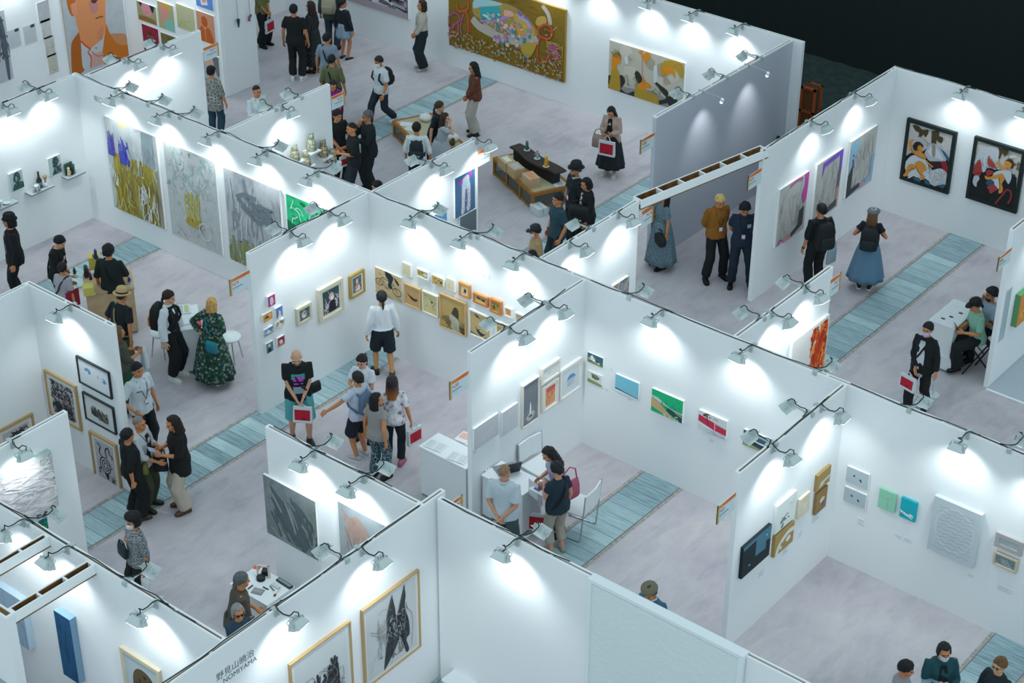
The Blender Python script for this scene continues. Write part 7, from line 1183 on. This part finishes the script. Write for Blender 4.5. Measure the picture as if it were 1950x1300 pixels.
# N16 figurine brackets
def bracket(label, p):
    r = thing('wall_bracket', label, 'bracket', (-7.94, p[0], p[1]), PI / 2, 'white brackets on the N16 wall'); b = B(); b.box(-.13, -.24, -.03, .13, 0, 0); b.build('bracket_board', WH, r, bevel=.003)
def cat_pot(label, p, h, c1, c2, x=-7.83):
    r = thing('ceramic_figurine', label, 'figurine', (x, p[0], p[1] + .0005), PI / 2, 'mosaic ceramic figurines of booth N16'); b = B(); b.lathe((0, 0, 0), [(.085, 0), (.095, .02), (.09, h * .35), (.07, h * .62), (.055, h * .66)], 16); b.build('figure_body', mat(c1, .4, pat='geo', h2=c2, sc=.9), r, True)
    b = B(); b.ell((0, 0, h * .78), (.065, .06, .07)); [b.tube([(s * .045, 0, h * .82), (s * .055, 0, h)], [.02, .014], 7) for s in (-1, 1)]; b.build('figure_head', mat(c2, .4, pat='speckle', h2=c1, sc=.5), r, True)
zA = (2.045, 1.948); zB = (2.348, 1.715)
bracket('white bracket under the taller mosaic figurine', zA); bracket('white bracket under the dark headed mosaic figurine', zB)
cat_pot('mosaic figurine with pale head on the upper bracket', zA, .34, 'c9b89c', '4f8474'); cat_pot('mosaic figurine with dark green head on the second bracket', zB, .32, 'bf9f78', '3a5f58')
for l, p, h in (('mosaic figurine at the left behind the spine top', (1.617, 1.906), .3), ('short mosaic figurine just showing over the spine', (1.889, 1.706), .26), ('mosaic figurine beside the wall end under the floodlight', (2.559, 1.504), .28)):
    bracket('white bracket for the ' + l.replace('mosaic ', ''), p); cat_pot(l, p, h, 'c4b08c', '5a7a72')
# hanging ornaments
for l, p, h, c in (('dark blue teardrop ornament hanging on a string', (5.972, 1.619), .2, '24304a'), ('small red and purple ornament hanging on a string', (6.327, 1.641), .12, '7a4a7c')):
    r = thing('ornament', l, 'ornament', (-13.9, p[0], p[1])); b = B(); b.lathe((0, 0, -h / 2), [(.012, 0), (.035, h * .7), (.045, h * .85), (.02, h)], 12) if h > .15 else [b.ell((rnd.uniform(-.02, .02), rnd.uniform(-.03, .03), -.06 + .025 * i), .03) for i in range(5)]; b.build('pendant', mat(c, .35), r, True); b = B(); b.tube([(0, 0, h / 2 - .02), (-.01, -.02, 2.97 - p[1])], .004, 5); b.tube([(-.01, -.02, 2.96 - p[1]), (-.1, -.02, 2.97 - p[1])], .006, 5); b.build('string', CORD, r)
# orange folding crates stacked in the dark gap
ca = (-2.772, 0.612); cb = (-2.430, 1.624)
r = thing('folding_crate', 'tall orange slatted transport crate in the dark gap behind the walls', 'crate', ((ca[0] + cb[0]) / 2, 11.1, 0)); w = (cb[0] - ca[0]) / 2; hh = cb[1]; OR = mat('b0562a', .6)
b = B()
for x in (-w, w - .05): b.box(x, -.15, 0, x + .05, -.1, hh); b.box(x, .1, 0, x + .05, .15, hh)
for z in (0, hh * .33, hh * .66, hh - .05): b.box(-w, -.15, z, w, -.11, z + .05); b.box(-w, .11, z, w, .15, z + .05)
b.build('crate_frame', OR, r)
b = B()
for i in range(7): x = -w + .06 + (2 * w - .12) * i / 6; b.box(x, -.13, .02, x + .02, -.12, hh - .02)
b.build('slats', mat('8f5a34', .7), r); b = B(); b.box(-w + .05, -.1, .02, w - .05, .1, hh - .06); b.build('load', mat('4a3f34', .8), r)
cc = (-3.171, 0.937); r = thing('carton', 'brown carton standing behind the orange crate', 'box', (cc[0] + .12, 11.6, 0)); b = B(); b.box(-.3, -.15, 0, .3, .15, cc[1]); b.build('carton_body', mat('6a5432', .8), r); b = B(); b.box(-.31, -.02, cc[1] - .002, .31, .02, cc[1] + .002); b.build('tape', mat('9aa0a0', .5), r)

# ------------------------------------------------------------------ things people carry
def carried(key, name, label, cat, loc, build_, rz=0., group=None, frame='F'):
    """loc in the person's torso frame (1.70 m scale): x to the person's right, y forward"""
    P_ = PEOPLE[key]; s = P_['s']; w = P_['M'] @ (P_['F'] @ Vector(loc)); r = thing(name, label, cat, tuple(w), P_['rz'] + rz, group); build_(r); return r
def wrist(key, sd): P_ = PEOPLE[key]; return P_['arms'][sd][2]
def in_hand(key, sd, name, label, cat, build_, off=(0, 0, 0), rz=0., group=None, tilt=0):
    P_ = PEOPLE[key]; sh, el, w = P_['arms'][sd]; d = (w - el).normalized(); g = w + d * .09 + Vector(off); wd = P_['M'] @ g; r = thing(name, label, cat, tuple(wd), P_['rz'] + rz, group); r.rotation_euler = (tilt, 0, P_['rz'] + rz); build_(r); return r
def print_bag(w=.15, h=.3, drop=.12, red='b3122c', side=-1):
    def f(r):
        z0 = -drop - h; b = B(); b.loft([[Vector((x * w * q, y * d, z)) for x, y in ((-1, -1), (1, -1), (1, 1), (-1, 1))] for z, q, d in ((z0, 1, .025), (z0 + .02, 1.02, .035), (-drop, 1, .02))]); b.build('bag_body', mat('ccd3d8', .6), r)
        for s in (-1, 1):
            b = B(); b.box(-w * .82, s * .0335 - .0015, z0 + .05, w * .82, s * .0335 + .0015, -drop - .05); b.box(-w * .3, s * .036 - .0005, z0 + .07, w * .1, s * .036 + .0005, z0 + .085, 1); b.box(-w * .3, s * .036 - .0005, z0 + .1, w * .02, s * .036 + .0005, z0 + .108, 1); b.build('red_print', [mat(red, .6), mat('4a0e1a', .6)], r)
            b = B(); b.tube([(-w * .4, s * .018, -drop), (-w * .25, s * .01, -.02), (0, 0, .015), (w * .25, s * .01, -.02), (w * .4, s * .018, -drop)], .006, 6); b.build('handle', mat('c9d0d5', .6), r)
    return f
G_ = 'white tote bags with red print'
in_hand('olive', 1, 'print_bag', 'white bag with red print held by the olive shirt person', 'bag', print_bag(), group=G_)
in_hand('poloend', 1, 'print_bag', 'white bag with red print by the black polo man at the N16 wall', 'bag', print_bag(.1, .22, .06), group=G_)
in_hand('pinkbag', -1, 'print_bag', 'white bag with red print on the arm of the woman reading her phone', 'bag', print_bag(.17, .32, .1), off=(-.02, .06, 0), group=G_)
in_hand('bomber', 1, 'print_bag', 'white bag with red print of the bomber jacket woman', 'bag', print_bag(.15, .26, .05), off=(.06, .08, 0), rz=-.2, group=G_, tilt=.05)
in_hand('baldtee', 1, 'print_bag', 'white bag with red print held by the bald man', 'bag', print_bag(.15, .28, .03), off=(-.05, .07, .03), rz=-.3, group=G_, tilt=.12)
in_hand('ombrewoman', 1, 'print_bag', 'white bag with red print half behind the orange tipped hair woman', 'bag', print_bag(.14, .28, .1), off=(.03, .04, 0), rz=.9, group=G_)
in_hand('dktee', -1, 'print_bag', 'white bag with red print hanging from the man at the plywood table', 'bag', print_bag(.13, .3, .05), rz=1.1, group=G_)
carried('slingtop', 'folder', 'dark red folder under the arm of the pale grey top woman', 'folder', (.24, .0, 1.0), lambda r: B().box(-.012, -.13, -.16, .012, .13, .16).build('cover', mat('8c1830', .6), r), rz=-.2)
p_ = (0.908, -2.266); r = thing('print_bag', 'white bag with red print leaning against the laptop desk', 'bag', p_ + (.46,), .5, G_); print_bag(.16, .32, .13)(r)
def backpack(c, c2, w=.15, h=.42, d=.13):
    def f(r):
        b = B(); b.loft([[Vector((x * w * q, y * d * k - d * .55, z)) for x, y in [(math.copysign(abs(math.cos(t)) ** .5, math.cos(t)), math.copysign(abs(math.sin(t)) ** .5, math.sin(t))) for t in [2 * PI * i / 16 for i in range(16)]]] for z, q, k in ((-h * .55, .8, .6), (-h * .5, .98, .95), (-h * .1, 1, 1), (h * .25, .92, .85), (h * .42, .66, .55), (h * .46, .3, .3))]); b.build('pack_body', mat(c, .75, bump=.2), r, True)
        b = B(); b.loft([[Vector((x * w * .8 * q, -d * 1.5 - k + y * .03, z)) for x, y in [(math.copysign(abs(math.cos(t)) ** .5, math.cos(t)), math.sin(t)) for t in [2 * PI * i / 14 for i in range(14)]]] for z, q, k in ((-h * .48, .8, 0), (-h * .4, 1, .015), (-h * .1, 1, .015), (-h * .02, .85, 0))]); b.build('front_pocket', mat(c2, .75), r, True)
        for s in (-1, 1): b = B(); b.tube([(s * .085, -.02, h * .3), (s * .1, .1, h * .43), (s * .115, .24, h * .3), (s * .125, .27, h * .0), (s * .15, .2, -h * .3), (s * .15, .0, -h * .45)], .02, 8); b.build('shoulder_strap', mat(c, .75), r, True)
        b = B(); b.tube([(-.035, -.03, h * .43), (0, -.03, h * .5), (.035, -.03, h * .43)], .009, 6); b.build('grab_loop', mat(c, .75), r)
    return f
def back(key, label, c, c2, **k): P_ = PEOPLE[key]; return carried(key, 'backpack', label, 'backpack', (0, -P_['dep'] - .0, 1.2), backpack(c, c2, **k))
back('walker', 'black backpack worn by the man walking in white polo', '161b1d', '1c2326', w=.13, h=.36, d=.09)
back('greenprint', 'dark green black backpack on the white tee with green print', '18242a', '1f2e30', w=.14, h=.36, d=.08)
back('bluebackpack', 'large black backpack facing us before the sketch paintings', '14191c', '1c2327', w=.17, h=.5)
back('denimdress', 'round black backpack over the blue denim skirt', '131b1e', '18272a', w=.16, h=.42)
back('orangepack', 'orange and black backpack bulging behind the black vest', '161a1d', 'd8792c', w=.16, h=.46)
back('armout', 'slate blue patterned backpack on the woman stretching her arm', '5a6f8c', '3c4f66', w=.13, h=.36, d=.07)
back('rucksack', 'cream rucksack cut by the upper photo edge', 'a9a38f', '9a947f', w=.16, h=.42)
def bag(c, w, h, d, strap=None, round_=False, metal=None):
    def f(r):
        b = B(); n = 2 if round_ else 5
        b.loft([[Vector((math.copysign(abs(math.cos(t)) ** (2 / 4), math.cos(t)) * w * q, math.copysign(abs(math.sin(t)) ** (2 / 4), math.sin(t)) * d * k, z)) for t in [2 * PI * i / 16 for i in range(16)]] for z, q, k in (((-h, .55, .6), (-h * .85, .9, 1), (-h * .5, 1.05, 1.1), (-h * .15, .9, .9), (0, .5, .5)) if round_ else ((-h, .95, .8), (-h * .9, 1, 1), (-h * .3, .96, .9), (0, .9, .35)))]); b.build('bag_body', mat(c, .6, bump=.15), r, True)
        if strap:
            b = B(); b.tube([(-w * .8, 0, -h * .1), (-w * .6, 0, strap * .7), (0, 0, strap), (w * .6, 0, strap * .7), (w * .8, 0, -h * .1)], .011, 7); b.build('strap', mat(c, .6), r)
    return f
in_hand('tweed', -1, 'handbag', 'round black handbag of the woman in tweed dress', 'bag', bag('171c20', .16, .24, .07, .08, True), off=(.06, .08, .12))
carried('tanbag', 'handbag', 'tan leather half moon shoulder bag in the middle group', 'bag', (-.22, .05, 1.02), bag('a5702c', .17, .24, .06, .36, True), rz=-.9)
carried('floraldress', 'handbag', 'teal drawstring crossbody bag on the floral dress', 'bag', (.17, -.22, .98), bag('1d7484', .11, .2, .05))
carried('lavender', 'tote_bag', 'pink leather tote hanging from the lavender shoulder', 'bag', (-.26, -.1, 1.12), bag('a85068', .19, .3, .06, .26), rz=-1.2)
carried('baldtee', 'handbag', 'black camera bag at the hip of the bald man', 'bag', (-.25, -.06, 1.02), bag('171a1d', .1, .16, .06), rz=.6)
in_hand('wovenshirt', 1, 'handbag', 'small dark navy bag held by the woven shirt person', 'bag', bag('1a2530', .11, .2, .04, .06), off=(0, .05, -.06))
in_hand('wovenshirt', -1, 'plastic_bag', 'white plastic bag of papers held by the woven shirt person', 'bag', bag('c9d2d6', .12, .26, .03, .06), off=(0, .02, -.02))
carried('magenta', 'tote_bag', 'black tote hanging at the N16 sign', 'bag', (.34, .0, 1.1), bag('1a2524', .15, .26, .05, .16), rz=.5)
carried('magenta', 'tote_bag', 'cream canvas tote below the N16 sign', 'bag', (.22, .12, .9), bag('b9b6aa', .13, .26, .03, .2), rz=.2)
in_hand('phonewoman', 1, 'mesh_bag', 'black mesh bag hanging from the arm of the cream trousers woman', 'bag', bag('14181a', .11, .28, .04, .1), off=(.04, -.08, -.12), rz=1.2)
in_hand('greenskirt', 1, 'plastic_bag', 'white plastic bag beside the wall end held by the brown haired woman', 'bag', bag('c6ced4', .12, .3, .05, .08), off=(.02, .03, 0))
in_hand('bluebackpack', 1, 'plastic_bag', 'pale translucent bag at the leg of the man with large backpack', 'bag', bag('9fb3bd', .13, .34, .03, .1), off=(.05, 0, 0), rz=.4)
in_hand('pinkbag', 1, 'handbag', 'taupe leather handbag beside the red print bag', 'bag', bag('8f7c72', .16, .26, .07, .14), off=(.1, -.05, -.06))
carried('patterned', 'tote_bag', 'colourful tote hanging on the patterned woman', 'bag', (-.2, -.16, .98), bag('9a8a74', .12, .24, .04, .34), rz=.2)
carried('greyhair', 'handbag', 'yellow and black pouch at the hip of the grey haired man', 'bag', (.2, .12, 1.0), bag('6f6a34', .08, .16, .05), rz=.4)
carried('lavender', 'flyer', 'printed flyer read by the two at the chairs', 'paper', (.02, .42, 1.02), lambda r: (B().box(-.11, -.002, -.14, .11, .002, .14).build('sheet', mat('d3dade', .6), r), B().box(-.08, -.003, -.02, .08, -.0022, .1).build('print', mat('56707c', .6), r)), rz=.3)
carried('navytee', 'flyer', 'second printed flyer with violet picture', 'paper', (-.08, .4, 1.0), lambda r: (B().box(-.1, -.13, -.002, .1, .13, .002).build('sheet', mat('d3dade', .6), r), B().box(-.06, -.03, .0025, .07, .08, .003).build('print', mat('6a5a94', .6), r)), rz=.3)
phone = lambda w=.036, h=.075: (lambda r: (B().box(-w, -.005, -h, w, .005, h).build('phone_body', mat('1b2023', .3), r), B().box(-w * .9, -.0062, -h * .93, w * .9, -.0052, h * .93).build('screen', mat('3a4c5a', .2), r)))
in_hand('tweed', 1, 'phone', 'dark phone in the hand of the tweed dress woman', 'phone', phone(), off=(-.03, .03, .03), tilt=-.9)
in_hand('pinkbag', 1, 'phone', 'phone held by the woman in beige cardigan', 'phone', phone(), off=(-.07, .02, .05), tilt=-.8)
in_hand('phonewoman', -1, 'tablet_phone', 'pale tablet phone tapped by the cream trousers woman', 'phone', lambda r: (B().box(-.06, -.005, -.09, .06, .005, .09).build('phone_body', mat('8d93a8', .3), r), B().box(-.054, -.0062, -.084, .054, -.0052, .084).build('screen', mat('a9b3c9', .2), r)), off=(.06, .02, .05), tilt=-1.)
in_hand('stooltee', 1, 'phone', 'black phone held up by the person in mint green tee', 'phone', phone(.04, .085), off=(-.05, .03, .08), tilt=-.5)
figurine((0, 0), 0, .14, ('243438', '3a5a5c'), 'small dark toy held by the person with orange print', False, group='little toy figures on the plywood table').location = PEOPLE['orangeprint']['M'] @ (wrist('orangeprint', 1) + Vector((0, .1, .04)))
# clutter behind the N14 wall
pb = (-3.613, 4.704, 1.000); r = thing('shoulder_bag', 'black bag with metal clasp behind the N14 wall top', 'bag', (pb[0], pb[1], 1.15), .4); bag('14191b', .22, .24, .1, .1)(r)
